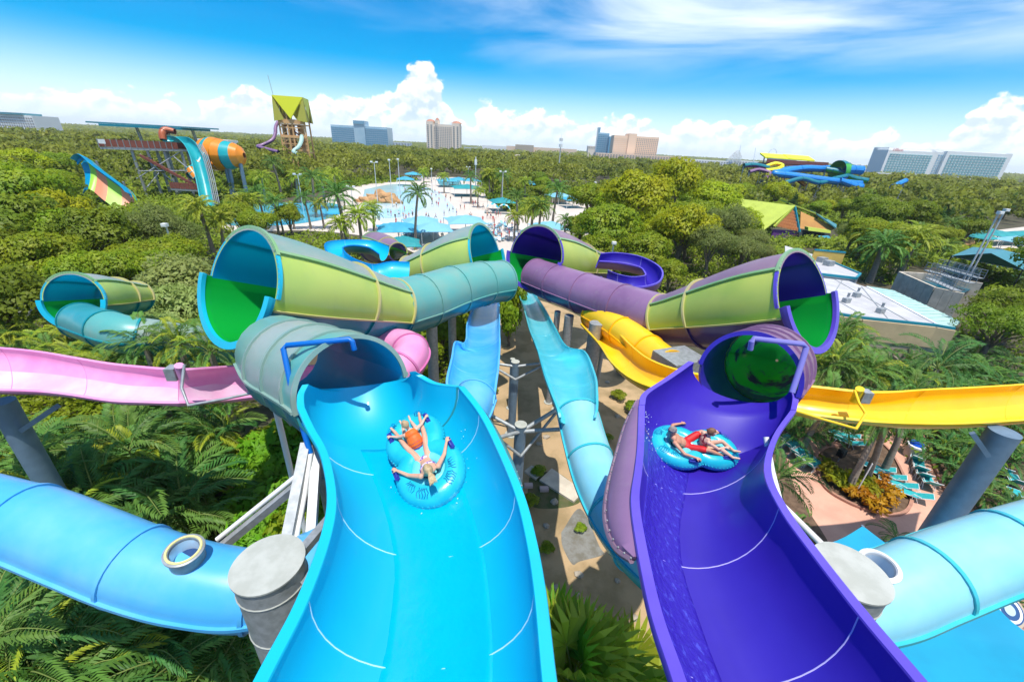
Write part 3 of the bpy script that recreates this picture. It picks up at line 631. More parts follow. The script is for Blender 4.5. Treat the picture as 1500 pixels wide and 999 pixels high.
# ------------------------------------------------------------------ columns
def column(label, px, py, d, r, m=M_STEEL, cap=None, group='steel columns that carry the slides', zt=None, foot=True, arms=()):
    c = dep(px, py, d); o = thing('support_column', label, 'column', loc=(c.x, c.y, 0), group=None)
    mb = MB(); mb.tube([(c.x, c.y, 0.0), (c.x, c.y, c.z * 0.5), (c.x, c.y, c.z)], r, 28, caps=True); mb.build('shaft', m, o, smooth=True)
    for hz_ in ((0.35, 1.3, 2.6) if cap and r > 0.4 else ()):      # weld beads round the big columns
        k = MB(); k.tube([(c.x + (r + .002) * math.cos(a), c.y + (r + .002) * math.sin(a), c.z - hz_) for a in np.linspace(0, 2 * PI, 36, endpoint=False)], 0.012, 5, closed=True); k.build('weld_bead', M_CAP, o)
    if cap:
        k = MB(); k.lathe([(0.0, 0.0), (r * 1.05, 0.0), (r * 1.05, 0.03), (0.0, 0.035)], 40, c=c, cap=False); k.build('cap_plate', cap, o, smooth=True, sharp=20)
    if foot:
        k = MB(); k.lathe([(r * 1.7, 0), (r * 1.7, 0.06), (r * 1.02, 0.06)], 16, c=(c.x, c.y, 0.004)); k.build('base_plate', M_CAP, o)
    for nm, a, b, w, mm in arms:
        k = MB()
        if nm == 'pipe_arm': k.tube([D(*a), D(*b)], w, 10)
        else: k.beam(D(*a), D(*b), w, w)
        k.build(nm, mm, o, smooth=nm == 'pipe_arm')
    return o
column('thick galvanised column with a round plate cap left of the blue slide', 393, 826, 6.35, 0.50, M_STEEL, M_CAP, foot=False,
       arms=[('brace', (436, 815, 6.6), (493, 748, 7.6), 0.14, M_STEEL), ('brace', (440, 842, 6.6), (462, 868, 6.3), 0.16, M_STEEL)])
column('thick galvanised column with a round plate cap right of the violet slide', 1246, 838, 6.35, 0.50, M_STEEL, M_CAP, foot=False)
column('galvanised column beside the left edge of the blue slide', 470, 662, 10.2, 0.20, M_STEEL, M_CAP, foot=False,
       arms=[('girder', (449, 650, 9.6), (421, 792, 8.5), 0.21, M_STEEL), ('girder', (465, 648, 9.8), (452, 840, 8.3), 0.19, M_STEEL), ('girder', (440, 706, 9.6), (318, 806, 9.2), 0.17, M_STEEL),
             ('pipe_arm', (440, 692, 9.6), (318, 790, 9.2), 0.055, M_WHITE), ('brace', (456, 700, 9.3), (437, 770, 8.9), 0.09, M_STEEL), ('brace', (472, 700, 10), (500, 715, 10), 0.1, M_STEEL)])
column('blue grey column under the pink slide at the left edge', 2, 588, 14.2, 0.35, M_STEELB, arms=[('brace', (32, 630, 14.5), (84, 595, 14.2), 0.16, M_STEELB)])
column('blue grey column under the yellow slide at the right edge', 1472, 632, 14.0, 0.42, M_STEELB, arms=[('brace', (1448, 668, 13.6), (1424, 634, 13.6), 0.14, M_STEELB)])
column('slim column under the pink slide beside the blue tube', 398, 573, 13.5, 0.10, M_WHITE, arms=[('brace', (398, 590, 13.4), (428, 622, 13.0), 0.1, M_STEEL)])
column('left one of two grey columns under the teal tube', 632, 470, 24.5, 0.33)
column('right one of two grey columns under the teal tube', 662, 452, 27.5, 0.27)
column('thickest grey column under the violet tube', 874, 473, 24.5, 0.42)
column('grey column under the middle of the violet tube', 834, 462, 28, 0.32)
column('slender column behind the aqua flume under the violet tube', 817, 456, 29, 0.22)
column('slim grey column right of the thickest one under the violet tube', 884, 500, 26, 0.14)
c0 = (763, 627, 17.6)
column('near steel column with pipe arms between the two middle flumes', 763, 622, 18.6, 0.27, M_STEELB, M_CAP,
       arms=[('pipe_arm', (763, 632, 18.6), (700, 598, 18.8), 0.09, M_STEEL), ('pipe_arm', (763, 632, 18.6), (715, 645, 17.6), 0.09, M_STEEL), ('pipe_arm', (763, 632, 18.6), (832, 628, 18.4), 0.10, M_STEEL),
             ('pipe_arm', (763, 632, 18.6), (815, 600, 19.6), 0.10, M_STEEL), ('pipe_arm', (763, 668, 18.9), (815, 604, 19.6), 0.07, M_STEEL), ('pipe_arm', (763, 668, 18.9), (716, 632, 18.2), 0.07, M_STEEL)])
column('far steel column with pipe arms between the two middle flumes', 755, 530, 26.0, 0.26, M_STEELB, M_CAP,
       arms=[('pipe_arm', (755, 537, 26), (722, 532, 26), 0.09, M_STEEL), ('pipe_arm', (755, 537, 26), (795, 532, 26), 0.09, M_STEEL), ('pipe_arm', (755, 556, 26), (794, 536, 26), 0.08, M_STEEL), ('pipe_arm', (755, 556, 26), (728, 540, 26), 0.08, M_STEEL)])
column('short thin column behind the far one between the flumes', 751, 526, 29.5, 0.17, M_STEELB, M_CAP)

# ------------------------------------------------------------------ bowl slides farther back
bowl1 = thing('bowl_slide', 'blue open bowl slide behind the first green funnel', 'water slide', loc=atz(540, 380, 8))
bl = [((590, 420, 8.3), (600, 385, 8.0)), ((572, 424, 8.3), (572, 384, 8.0)), ((540, 410, 8.3), (545, 388, 8.1)), ((505, 394, 8.4), (516, 378, 8.2)), ((482, 372, 8.5), (502, 366, 8.4)), ((478, 356, 8.6), (504, 361, 8.5)), ((505, 352, 8.8), (520, 359, 8.7)), ((545, 353, 9.0), (540, 362, 8.9)), ((570, 362, 9.1), (556, 372, 9.0))]
trough(bowl1, [(Z(a), Z(b)) for a, b in bl], [0.9], [2, 4, 6], F_BLUE, F_TEAL, F_INBLUE, M_SEAM, per=5, rim=(0.12, 0.1))
fn = thing('funnel_slide', 'small mauve and lime funnel behind the blue bowl', 'water slide', loc=atz(560, 360, 6))
funnel(fn, D(549, 362, 56), D(583, 370, 48), 1.9, 1.0, F_MAUVEL, F_LIME, F_PLUM, F_INVIO, F_GREEN, F_MAUVE, F_YFL, F_OLIVE, side=-1, lip=0.1)
bowl2 = thing('bowl_slide', 'violet open bowl slide behind the far mauve funnel', 'water slide', loc=atz(920, 390, 8))
bl = [((880, 372, 7.6), (878, 382, 7.9)), ((905, 371, 7.7), (905, 384, 8.0)), ((940, 377, 7.8), (935, 390, 8.1)), ((967, 393, 8.0), (945, 398, 8.2)), ((965, 412, 8.2), (945, 404, 8.3)), ((935, 420, 8.3), (925, 406, 8.3)), ((900, 416, 8.4), (905, 402, 8.4)), ((880, 405, 8.5), (890, 396, 8.5))]
trough(bowl2, [(Z(a), Z(b)) for a, b in bl], [1.0], [2, 4, 6], F_PURP, F_MAUVE, F_PURPR, M_SEAMV, per=5, rim=(0.12, 0.1))
fl = thing('raft_slide', 'small blue and green funnel with a teal tube among bushes at the far left', 'water slide', loc=atz(150, 450, 6))
funnel(fl, D(108, 440, 23.5), D(200, 435, 28.5), 1.45, 0.95, F_CREAM, F_LIME, F_TEALD, F_INBLUE, F_GREEN, F_BLUER, F_YFL, F_OLIVE, side=1, lip=0.2)
tube_run(fl, [D(120, 470, 23.2), D(150, 480, 22), D(185, 490, 21.5), D(225, 495, 22), D(275, 502, 23), D(330, 508, 25), D(390, 512, 27)], [0.95] * 7, [0, 0.2, 0.42, 0.7, 1.0], F_TEALF, F_TEAL, F_BLUE, F_TEALD, m_up_list=[F_TEAL, F_TEALF, F_CREAM])

# ================================================================== vegetation kinds
def leafm(name, col, col2, isl=0.30, trans=0.45, tc=None, rough=0.5, vs=0.5):
    return mat(name, col, rough=rough, col2=col2, vscale=vs, island=isl, trans=trans, tcol=tc, spec=0.25)
L_DARK = leafm('dark_green_leaves', (0.145, 0.225, 0.014), (0.225, 0.29, 0.02))
L_MID = leafm('mid_green_leaves', (0.205, 0.31, 0.014), (0.33, 0.39, 0.022))
L_LIME = leafm('yellow_green_leaves', (0.33, 0.42, 0.012), (0.42, 0.45, 0.014))
L_OLIV = leafm('olive_leaves', (0.17, 0.225, 0.05), (0.24, 0.28, 0.07))
L_PALE = leafm('pale_green_leaves', (0.28, 0.37, 0.09), (0.34, 0.42, 0.12))
L_PINE = leafm('pine_needles', (0.07, 0.15, 0.03), (0.11, 0.19, 0.04))
L_FROND = leafm('palm_leaflets', (0.09, 0.205, 0.034), (0.14, 0.265, 0.04), trans=0.3)
L_FRONDY = leafm('yellowing_palm_leaflets', (0.24, 0.34, 0.022), (0.34, 0.39, 0.03), trans=0.3)
L_FROND_D = leafm('deep_green_palm_leaflets', (0.045, 0.145, 0.032), (0.08, 0.20, 0.035), trans=0.25)
L_DRY = leafm('dry_palm_leaflets', (0.34, 0.24, 0.12), (0.42, 0.33, 0.2), trans=0.2)
L_FRESH = leafm('fresh_green_leaves', (0.15, 0.36, 0.016), (0.24, 0.45, 0.022))
L_ORNG = leafm('orange_croton_leaves', (0.55, 0.22, 0.01), (0.5, 0.33, 0.02), isl=0.3)
L_YELP = leafm('yellow_croton_leaves', (0.45, 0.42, 0.02), (0.2, 0.32, 0.02), isl=0.3)
BARK = mat('grey_bark', (0.20, 0.15, 0.11), rough=0.9, col2=(0.12, 0.09, 0.07), vscale=4, bump=0.3, bscale=15)
PBARK = mat('palm_bark', (0.32, 0.27, 0.21), rough=0.9, col2=(0.22, 0.18, 0.14), vscale=3, bump=0.25, bscale=10, stretch=(1, 1, 6))
STALK = mat('green_stalk', (0.20, 0.26, 0.06), rough=0.6)
rng = np.random.RandomState(11)

def quads_mesh(name, C, A, B, m, N=None):
    """many rhombic leaves: centres C, long half axis A, short half axis B"""
    n = len(C)
    if N is not None:                 # leaves turn their upper side outwards, so clumps shade softly
        fl = np.einsum('ij,ij->i', np.cross(B, A), N) < 0; B = np.where(fl[:, None], -B, B)
    V = np.empty((n, 4, 3)); V[:, 0] = C - A; V[:, 1] = C + B - A * 0.1; V[:, 2] = C + A; V[:, 3] = C - B - A * 0.1
    me = bpy.data.meshes.new(name); me.vertices.add(n * 4); me.loops.add(n * 4); me.polygons.add(n)
    me.vertices.foreach_set('co', V.reshape(-1)); me.loops.foreach_set('vertex_index', np.arange(n * 4, dtype=np.int32))
    me.polygons.foreach_set('loop_start', np.arange(0, n * 4, 4, dtype=np.int32)); me.polygons.foreach_set('loop_total', np.full(n, 4, dtype=np.int32))
    for k in (m if isinstance(m, (list, tuple)) else [m]): me.materials.append(k)
    me.update(calc_edges=True)
    if N is not None:
        me.polygons.foreach_set('use_smooth', np.ones(n, bool)); me.normals_split_custom_set_from_vertices(np.repeat(unit(N), 4, 0))
    return me
def unit(v): return v / np.maximum(1e-9, np.linalg.norm(v, axis=-1, keepdims=True))
def leaves(C, N, size, asp=0.5, wob=0.6):
    n = len(C); N = unit(N + rng.normal(0, wob, (n, 3)))
    a = unit(np.cross(N, rng.normal(0, 1, (n, 3)))); b = np.cross(N, a)
    s = size * rng.uniform(0.6, 1.3, (n, 1)); return C, a * s, b * s * asp
def crown_points(clumps, n, top=0.25):
    """clumps: (centre, radius xyz); points on their outer shells, denser above"""
    w = np.array([r[0] * r[1] + r[0] * r[2] for c, r in clumps]); w = w / w.sum()
    idx = rng.choice(len(clumps), n, p=w)
    d = unit(rng.normal(0, 1, (n, 3))); d[:, 2] = np.abs(d[:, 2]) * np.where(rng.rand(n) < 0.78, 1, -0.8); d = unit(d)
    rad = rng.uniform(0.62, 1.06, (n, 1)) ** 0.7
    c = np.array([k[0] for k in clumps])[idx]; r = np.array([k[1] for k in clumps])[idx]
    return c + d * r * rad, d
def broad_proto(H, R, nclump, nleaf, size, m, seed, flat=0.75, trunk_h=0.4, asp=0.55, spread=0.75, cr=(0.26, 0.42), twigs=True):
    global rng
    rng = np.random.RandomState(seed); cl = []
    zc = H * (trunk_h + (1 - trunk_h) * 0.5); rz = H * (1 - trunk_h) * 0.5
    for i in range(nclump):
        d = unit(rng.normal(0, 1, 3)); d[2] = d[2] if d[2] > -0.3 else -d[2]
        q = rng.uniform(0.45, 1.0); r = R * rng.uniform(*cr)
        cl.append((np.array((d[0] * R * q * spread, d[1] * R * q * spread, zc + d[2] * rz * q * 0.85)), np.array((r, r, r * flat))))
    cl.append((np.array((0, 0, zc)), np.array((R * 0.55, R * 0.55, rz * 0.7))))
    P, N = crown_points(cl, nleaf); crown = quads_mesh('crown', *leaves(P, N + np.array((0, 0, 0.3)), size, asp), m, N * 0.8 + unit(P - np.array((0, 0, zc * 0.6))) * 0.6 + rng.normal(0, 0.18, P.shape) + np.array((0, 0, 0.25)))
    mb = MB(); tr = R * 0.055 + 0.05
    mb.tube([(0, 0, 0), (tr * 0.6, 0, H * trunk_h * 0.5), (0, tr * 0.5, H * trunk_h), (0, 0, zc)], [tr * 1.3, tr, tr * 0.85, tr * 0.3], 8)
    for i in range(7):
        c = cl[i % nclump][0]; mb.tube([(0, 0, H * trunk_h * rng.uniform(0.7, 1.1)), tuple(c * np.array((0.5, 0.5, 0.85))), tuple(c)], [tr * 0.55, tr * 0.35, tr * 0.12], 6)
    return crown, mb.mesh('trunk', BARK, smooth=True)
def pine_proto(H, R, n, size, m, seed):
    global rng
    rng = np.random.RandomState(seed); cl = []
    for i in range(26):
        t = i / 25; z = H * (0.22 + 0.76 * t); r = R * (1 - t) ** 0.8 * rng.uniform(0.7, 1.1) + 0.25; a = rng.uniform(0, 6.28)
        cl.append((np.array((math.cos(a) * r * 0.55, math.sin(a) * r * 0.55, z)), np.array((r * 0.62, r * 0.62, H * 0.06))))
    P, N = crown_points(cl, n); crown = quads_mesh('crown', *leaves(P, N * 0.4 + np.array((0, 0, 0.2)), size, 0.3, 0.8), m)
    mb = MB(); mb.tube([(0, 0, 0), (0, 0, H * 0.5), (0, 0, H)], [0.22, 0.14, 0.03], 8); return crown, mb.mesh('trunk', BARK, smooth=True)
def frond_mesh(L, droop, nl=26, ll=0.5, lw=0.045, hang=0.5, petiole=0.18, rise=0.0, m=None, seed=0, vee=0.5):
    """a feather leaf running along +X from its base"""
    r = np.random.RandomState(seed); pts = []; a = 0.0; p = np.array((0.0, 0, 0)); N = 14
    for i in range(N + 1):
        pts.append(p.copy()); t = i / N; ang = rise - droop * t ** 1.5; p = p + np.array((math.cos(ang), 0, math.sin(ang))) * (L / N)
    pts = np.array(pts); mb = MB(); mb.tube(pts, list(np.linspace(0.028, 0.006, N + 1) * (L / 2.5) ** 0.5), 4, mi=1, caps=False)
    for k in range(nl):
        t = petiole + (1 - petiole) * (k + 0.5) / nl; f = t * N; i = min(int(f), N - 1); c = pts[i] + (pts[i + 1] - pts[i]) * (f - i)
        T = pts[i + 1] - pts[i]; T /= np.linalg.norm(T); Up = np.array((-T[2], 0, T[0]))
        le = ll * math.sin(PI * (0.12 + 0.84 * (t - petiole) / (1 - petiole))) ** 0.6 * r.uniform(0.85, 1.1)
        for s in (-1, 1):
            d = unit(T * (0.55 + 0.5 * t) + np.array((0, s, 0)) * 1.0 + Up * (vee + r.uniform(-0.15, 0.15)))
            mid = c + d * le * 0.55; tip = c + unit(d + np.array((0, 0, -hang - r.uniform(0, 0.3)))) * le
            w = unit(np.cross(d, Up + np.array((0, 0, .2)))) * lw
            mb.add([c, mid + w, tip, mid - w], [(0, 1, 2, 3)], 0)
    return mb.mesh('frond', [m, STALK])
def fan_mesh(R, nb=22, m=None, seed=0, pet=0.8, arc=4.6):
    r = np.random.RandomState(seed); mb = MB(); mb.tube([(0, 0, 0), (pet * 0.5, 0, 0.04), (pet, 0, 0.0)], [0.02, 0.016, 0.012], 4, mi=1, caps=False)
    c = np.array((pet, 0, 0))
    for k in range(nb):
        a = -arc / 2 + arc * k / (nb - 1); le = R * (1 - 0.22 * abs(a) / (arc / 2)) * r.uniform(0.92, 1.05)
        d = np.array((math.cos(a), math.sin(a), 0.12)); d = unit(d); w = np.array((-d[1], d[0], 0)) * R * 0.055
        z = 0.04 * R * (1 if k % 2 else -1)
        mid = c + d * le * 0.62 + np.array((0, 0, 0.05 * R)); tip = c + d * le + np.array((0, 0, -0.16 * R))
        mb.add([c, mid + w + np.array((0, 0, z)), tip, mid - w - np.array((0, 0, z))], [(0, 1, 2, 3)], 0)
    return mb.mesh('fan_leaf', [m, STALK])
def lobed_mesh(R, m, seed=0, nl=7):
    r = np.random.RandomState(seed); mb = MB(); pet = R * 0.9
    mb.tube([(0, 0, 0), (pet * 0.6, 0, 0.1), (pet, 0, 0.05)], [0.014, 0.012, 0.01], 4, mi=1, caps=False)
    for k in range(nl):
        t = k / (nl - 1)
        for s in (-1, 1):
            b = np.array((pet + R * 1.0 * t * 0.9 - 0.1 * R, 0, 0.05 - 0.25 * R * t * t)); le = R * (0.62 - 0.42 * t) * r.uniform(0.85, 1.1)
            ang = s * (1.9 - 1.35 * t); d = np.array((math.cos(ang), math.sin(ang), -0.22)); w = np.array((-d[1], d[0], 0)) * R * 0.075
            mb.add([b - w * 0.9, b + w * 0.9, b + d * le * 0.7 + w, b + d * le, b + d * le * 0.7 - w], [(0, 1, 2, 3, 4)], 0)
        mb.add([np.array((pet - 0.15 * R, -0.09 * R, .04)), np.array((pet - 0.15 * R, 0.09 * R, .04)), np.array((pet + R * .8, 0.04 * R, -.12 * R)), np.array((pet + R * .95, 0, -.2 * R)), np.array((pet + R * .8, -0.04 * R, -.12 * R))], [(0, 1, 2, 3, 4)], 0)
    return mb.mesh('leaf', [m, STALK])

def place_leaf(par, me, base, yaw, pitch, roll=0.0, sc=1.0):
    o = bpy.data.objects.new(me.name.split('.')[0], me); COL.objects.link(o); o.parent = par; o.location = base
    o.rotation_mode = 'QUATERNION'
    o.rotation_quaternion = (Matrix.Rotation(yaw, 3, 'Z') @ Matrix.Rotation(-pitch, 3, 'Y') @ Matrix.Rotation(roll, 3, 'X')).to_quaternion()
    o.scale = (sc,) * 3; return o

FR = [frond_mesh(2.6, 1.5, 24, 0.62, 0.04, 0.35, m=L_FROND, seed=i) for i in range(2)] + [frond_mesh(3.0, 1.9, 26, 0.66, 0.042, 0.5, m=L_FROND_D, seed=5)]
FRY = frond_mesh(2.5, 1.8, 24, 0.6, 0.04, 0.5, m=L_FRONDY, seed=9)
FRD = frond_mesh(2.2, 2.6, 18, 0.5, 0.03, 0.9, m=L_DRY, seed=12)
def areca(label, group, seed, h=2.2, n=14, meshes=None, sc=1.0, dry=0):
    """clump of arching feather leaves on several canes"""
    r = random.Random(seed); t = thing('areca_palm', label, 'palm', group=group); stems = MB()
    for k in range(4):
        a = r.uniform(0, 6.28); q = r.uniform(0.05, 0.35); hh = h * r.uniform(0.7, 1.1); tp = (math.cos(a) * q * 2.0, math.sin(a) * q * 2.0, hh)
        stems.tube([(math.cos(a) * q, math.sin(a) * q, 0), tp], [0.06, 0.04], 6)
        for j in range(n // 4 + (k < n % 4)):
            yaw = a + j * 2.4 + r.uniform(-0.5, 0.5); me = r.choice(meshes or (FR[0], FR[1], FR[2]))
            if r.random() < dry: me = FRD
            place_leaf(t, me, tp, yaw, r.uniform(0.55, 1.25), r.uniform(-0.3, 0.3), sc * r.uniform(0.85, 1.15))
    stems.build('stem', STALK, t, smooth=True); return t
def feather_palm(label, group, seed, H, n=16, meshes=None, lean=0.4, r0=0.17, sc=1.0, skirt=0, name='palm_tree', join=False):
    r = random.Random(seed); t = thing(name, label, 'palm', group=group); a = r.uniform(0, 6.28)
    dx, dy = math.cos(a) * lean, math.sin(a) * lean
    mb = MB(); mb.tube([(0, 0, 0), (dx * 0.2, dy * 0.2, H * 0.4), (dx * 0.6, dy * 0.6, H * 0.75), (dx, dy, H)], [r0 * 1.35, r0, r0 * 0.9, r0 * 0.85], 9); mb.build('trunk', PBARK, t, smooth=True)
    top = (dx, dy, H); jm = MB()
    for k in range(n + skirt):
        yaw = k * 2.39996 + r.uniform(-0.2, 0.2); f = k / max(1, n - 1)
        pit = 1.35 - 1.45 * f if k < n else -0.9
        me = r.choice(meshes or FR) if k < n else FRD
        s = sc * r.uniform(0.9, 1.1)
        if join:
            R = Matrix.Rotation(yaw, 3, 'Z') @ Matrix.Rotation(-pit, 3, 'Y') * s
            jm.add([R @ v.co + Vector(top) for v in me.vertices], [tuple(p.vertices) for p in me.polygons], 0)
        else: place_leaf(t, me, top, yaw, pit, r.uniform(-0.2, 0.2), s)
    if join: jm.build('crown', (meshes or FR)[0].materials[0], t)
    return t
def tree_thing(name, label, protos, group, loc, rz, sc, cat='tree'):
    t = thing(name, label, cat, loc=loc, rz=rz, group=group); t.scale = sc if isinstance(sc, tuple) else (sc,) * 3
    for me, nm in zip(protos, ('crown', 'trunk')):
        o = bpy.data.objects.new(nm, me); COL.objects.link(o); o.parent = t
    return t

# ------------------------------------------------------------------ prototypes of broad trees
B_DARK = [broad_proto(10, 5.2, 34, 9500, 0.23, L_DARK, 21), broad_proto(9, 5.0, 30, 9000, 0.22, L_DARK, 22, flat=0.65)]
B_MID = [broad_proto(9, 4.8, 32, 9000, 0.22, L_MID, 23), broad_proto(8, 4.6, 28, 8500, 0.21, L_MID, 24, flat=0.6, trunk_h=0.3)]
B_LIME = [broad_proto(10, 5.4, 38, 10000, 0.22, L_LIME, 25, flat=0.7), broad_proto(8.5, 5.0, 30, 9000, 0.22, L_LIME, 26, trunk_h=0.3)]
B_OLIV = [broad_proto(9, 4.8, 38, 9000, 0.17, L_OLIV, 27, asp=0.35, cr=(0.2, 0.34)), broad_proto(8, 4.4, 30, 8000, 0.17, L_OLIV, 28, asp=0.35, cr=(0.2, 0.34))]
B_AIRY = [broad_proto(7, 4.0, 40, 5200, 0.13, L_DARK, 37, asp=0.45, cr=(0.14, 0.24), spread=0.95)]
B_PALE = [broad_proto(4.6, 2.6, 24, 4600, 0.13, L_PALE, 29, trunk_h=0.15, asp=0.45)]
B_PINE = [pine_proto(11, 2.6, 3600, 0.30, L_PINE, 30), pine_proto(9, 2.4, 3000, 0.30, L_PINE, 31)]
B_SHRUB = [broad_proto(2.6, 1.7, 22, 2600, 0.15, L_FRESH, 32, trunk_h=0.12, asp=0.4), broad_proto(2.2, 1.6, 18, 2200, 0.13, L_MID, 33, trunk_h=0.12)]
KIND = {'airy': ('airy_tree', B_AIRY, 'dark airy small leaved tree'), 'dark': ('dark_tree', B_DARK, 'dense dark green tree'), 'mid': ('leafy_tree', B_MID, 'mid green leafy tree'), 'lime': ('lime_tree', B_LIME, 'bright yellow green tree'),
        'oliv': ('olive_green_tree', B_OLIV, 'fine leaved olive green tree'), 'pine': ('pine_tree', B_PINE, 'dark pointed pine tree')}

# ================================================================== left jungle and planting near the slides
def spot(px, py, z): p = atz(px, py, z); return Vector((p.x, p.y, 0))
pr = random.Random(5)
A0 = [areca('arching feather palm clump in the left thicket', 'feather palm clumps in the left thicket', 40 + k, h=h, n=n, meshes=ms, sc=s, dry=dr)
      for k, (h, n, ms, s, dr) in enumerate([(3.0, 15, None, 1.0, 0.05), (2.4, 13, [FR[0], FR[1]], 1.1, 0.0), (3.4, 16, [FR[0], FR[0], FR[2], FRY], 0.95, 0.05), (2.2, 12, [FR[2]], 1.15, 0.1)])]
used = [False] * 4
LP = []
for (x0, x1, y0, y1, n) in [(-60, 330, 600, 650, 13), (-60, 295, 650, 722, 13), (30, 280, 700, 770, 4), (-40, 150, 850, 1010, 13), (150, 330, 905, 935, 4)]:
    for i in range(n):
        LP.append((x0 + (x1 - x0) * (i + pr.uniform(0.1, 0.9)) / n, pr.uniform(y0, y1)))
for i, (px, py) in enumerate(LP):
    k = pr.choice((0, 1, 2, 3)); p = spot(px, py, 4.6); o = A0[k] if not used[k] else copy_tree(A0[k]); used[k] = True
    o.location = p; o.rotation_euler = (0, 0, pr.uniform(0, 6.28)); s = pr.uniform(0.85, 1.2); o.scale = (s, s, s * pr.uniform(0.9, 1.25))
# taller palms and yellow fans just beyond the pink slide
FANY = fan_mesh(1.0, 24, L_FRONDY, 3); FANG = fan_mesh(0.95, 24, L_FRESH, 4); FAND = fan_mesh(0.9, 22, L_FROND_D, 6)
def fan_clump(label, seed, n, h, meshes, sc, loc, group=None):
    r = random.Random(seed); t = thing('fan_palm', label, 'palm', loc=loc, group=group); mb = MB(); mb.tube([(0, 0, 0), (0.05, 0, h)], [0.14, 0.11], 8);
    st = bpy.data.objects.new('trunk', mb.mesh('trunk', PBARK, True)); COL.objects.link(st); st.parent = t
    for k in range(n):
        f = k / n; place_leaf(t, r.choice(meshes), (0.05, 0, h), k * 2.4 + r.uniform(-.2, .2), 1.35 - 1.7 * f, r.uniform(-.3, .3), sc * r.uniform(0.85, 1.15))
    return t
fan_clump('yellow green fan palm with spiky leaves beyond the pink slide', 3, 26, 3.2, [FANY, FANY, FANG], 1.35, spot(290, 500, 3.6))
fan_clump('smaller yellowing fan palm close against the green funnel wall', 4, 20, 3.0, [FANY, FANG], 1.2, spot(322, 520, 3.4))
fan_clump('bright fan palm at the bottom edge between the two slides', 7, 20, 3.0, [FANY, FANG, FANY], 1.6, spot(838, 985, 3.6))
fan_clump('low fan palm left of the brightest one at the bottom edge', 8, 16, 2.0, [FANY, FANG], 1.4, spot(800, 960, 2.2))
fan_clump('small fan palm right of the brightest one at the bottom edge', 9, 14, 1.2, [FANG, FANY], 1.4, spot(905, 1000, 1.4))
GB = 'feather palms behind the pink slide'
P1 = areca('feather palm clump just behind the pink slide', GB, 61, h=3.2, n=16, meshes=[FR[0], FRY]); P1.location = spot(135, 492, 5)
for px, py, s in [(40, 480, 1.0), (75, 492, 0.9), (12, 505, 0.8), (200, 520, 1.0), (235, 528, 0.9), (165, 515, 0.9), (330, 545, 0.8), (100, 508, 1.0), (10, 470, 0.9), (250, 515, 1.0), (60, 462, 0.9), (25, 455, 1.0), (225, 498, 1.15), (262, 500, 1.1), (300, 500, 1.0), (190, 505, 1.0), (150, 500, 0.8), (285, 488, 1.1)]:
    copy_tree(P1, loc=spot(px, py, 4.4), rz=pr.uniform(0, 6.28), sc=s)
for lab, px, py, z, H, sd, ms in [('tall yellow green palm in front of the small teal tube', 262, 498, 8.2, 8.0, 111, [FRY, FR[0]]), ('tall palm close beside the big funnel lip', 312, 512, 8.0, 7.8, 112, [FR[0], FRY]), ('tall palm over the middle of the small teal tube', 205, 502, 8.0, 7.8, 113, [FR[0], FR[1]])]:
    q = feather_palm(lab, None, sd, H, 18, ms, 0.2, sc=0.8); q.location = spot(px, py, z)
# shrubs by the girders and the lobed philodendrons under the blue tube
GS = 'leafy shrubs left of the blue slide'
for px, py, z, s, k in [(405, 660, 3.4, 1.5, 0), (380, 640, 3, 1.4, 1), (420, 700, 3, 1.4, 0), (388, 720, 3, 1.3, 0), (410, 750, 2.6, 1.3, 0), (430, 640, 3, 1.5, 1), (395, 780, 2.4, 1.2, 0), (455, 780, 2.5, 1.4, 1), (480, 760, 2.2, 1.3, 0), (500, 700, 2.2, 1.5, 1)]:
    p = spot(px, py, z); tree_thing('shrub', 'glossy leafy shrub beside the grey girders' if k == 0 else 'low dark shrub beside the red brick path', B_SHRUB[k], GS if k == 0 else 'low dark shrubs by the path', p, pr.uniform(0, 6.28), (s, s, s * 1.1), 'shrub')
LOB = [lobed_mesh(0.62, L_FRESH, i) for i in range(2)]
def philodendron(label, loc, n, seed, sc=1.0, group=None):
    r = random.Random(seed); t = thing('philodendron', label, 'plant', loc=loc, group=group)
    for k in range(n):
        a = r.uniform(0, 6.28); q = r.uniform(0, 0.9); place_leaf(t, r.choice(LOB), (math.cos(a) * q, math.sin(a) * q, r.uniform(0.7, 1.5) - q * 0.4), a + r.uniform(-.7, .7), r.uniform(-0.1, 0.7), r.uniform(-.3, .3), sc * r.uniform(0.8, 1.2))
    return t
GP = 'lobed leaf plants below the blue tube'
ph = philodendron('light green deeply lobed plant below the blue tube', spot(250, 950, 1.8), 30, 2, group=GP)
for px, py in [(200, 960), (290, 940), (320, 975), (175, 990), (230, 995), (275, 990), (330, 930), (215, 1010), (150, 970), (350, 960)]:
    copy_tree(ph, loc=spot(px, py, 1.8), rz=pr.uniform(0, 6.28), sc=pr.uniform(0.85, 1.2))
# pale rounded tree right of the small teal tube
tree_thing('pale_tree', 'rounded pale green tree between the small teal tube and the large funnel', B_PALE[0], None, spot(258, 425, 5.0), 0.3, 1.75)
tree_thing('pale_tree', 'lower pale green tree touching the back of the large funnel', B_PALE[0], None, spot(272, 468, 3.6), 2.1, 1.45)
tree_thing('pale_tree', 'pale green bush in front of the small teal tube', B_PALE[0], None, spot(232, 508, 3.4), 1.0, 1.25)
tree_thing('pale_tree', 'pale green bush between the teal tube and the pink slide', B_PALE[0], None, spot(300, 516, 3.0), 4.0, 1.15)
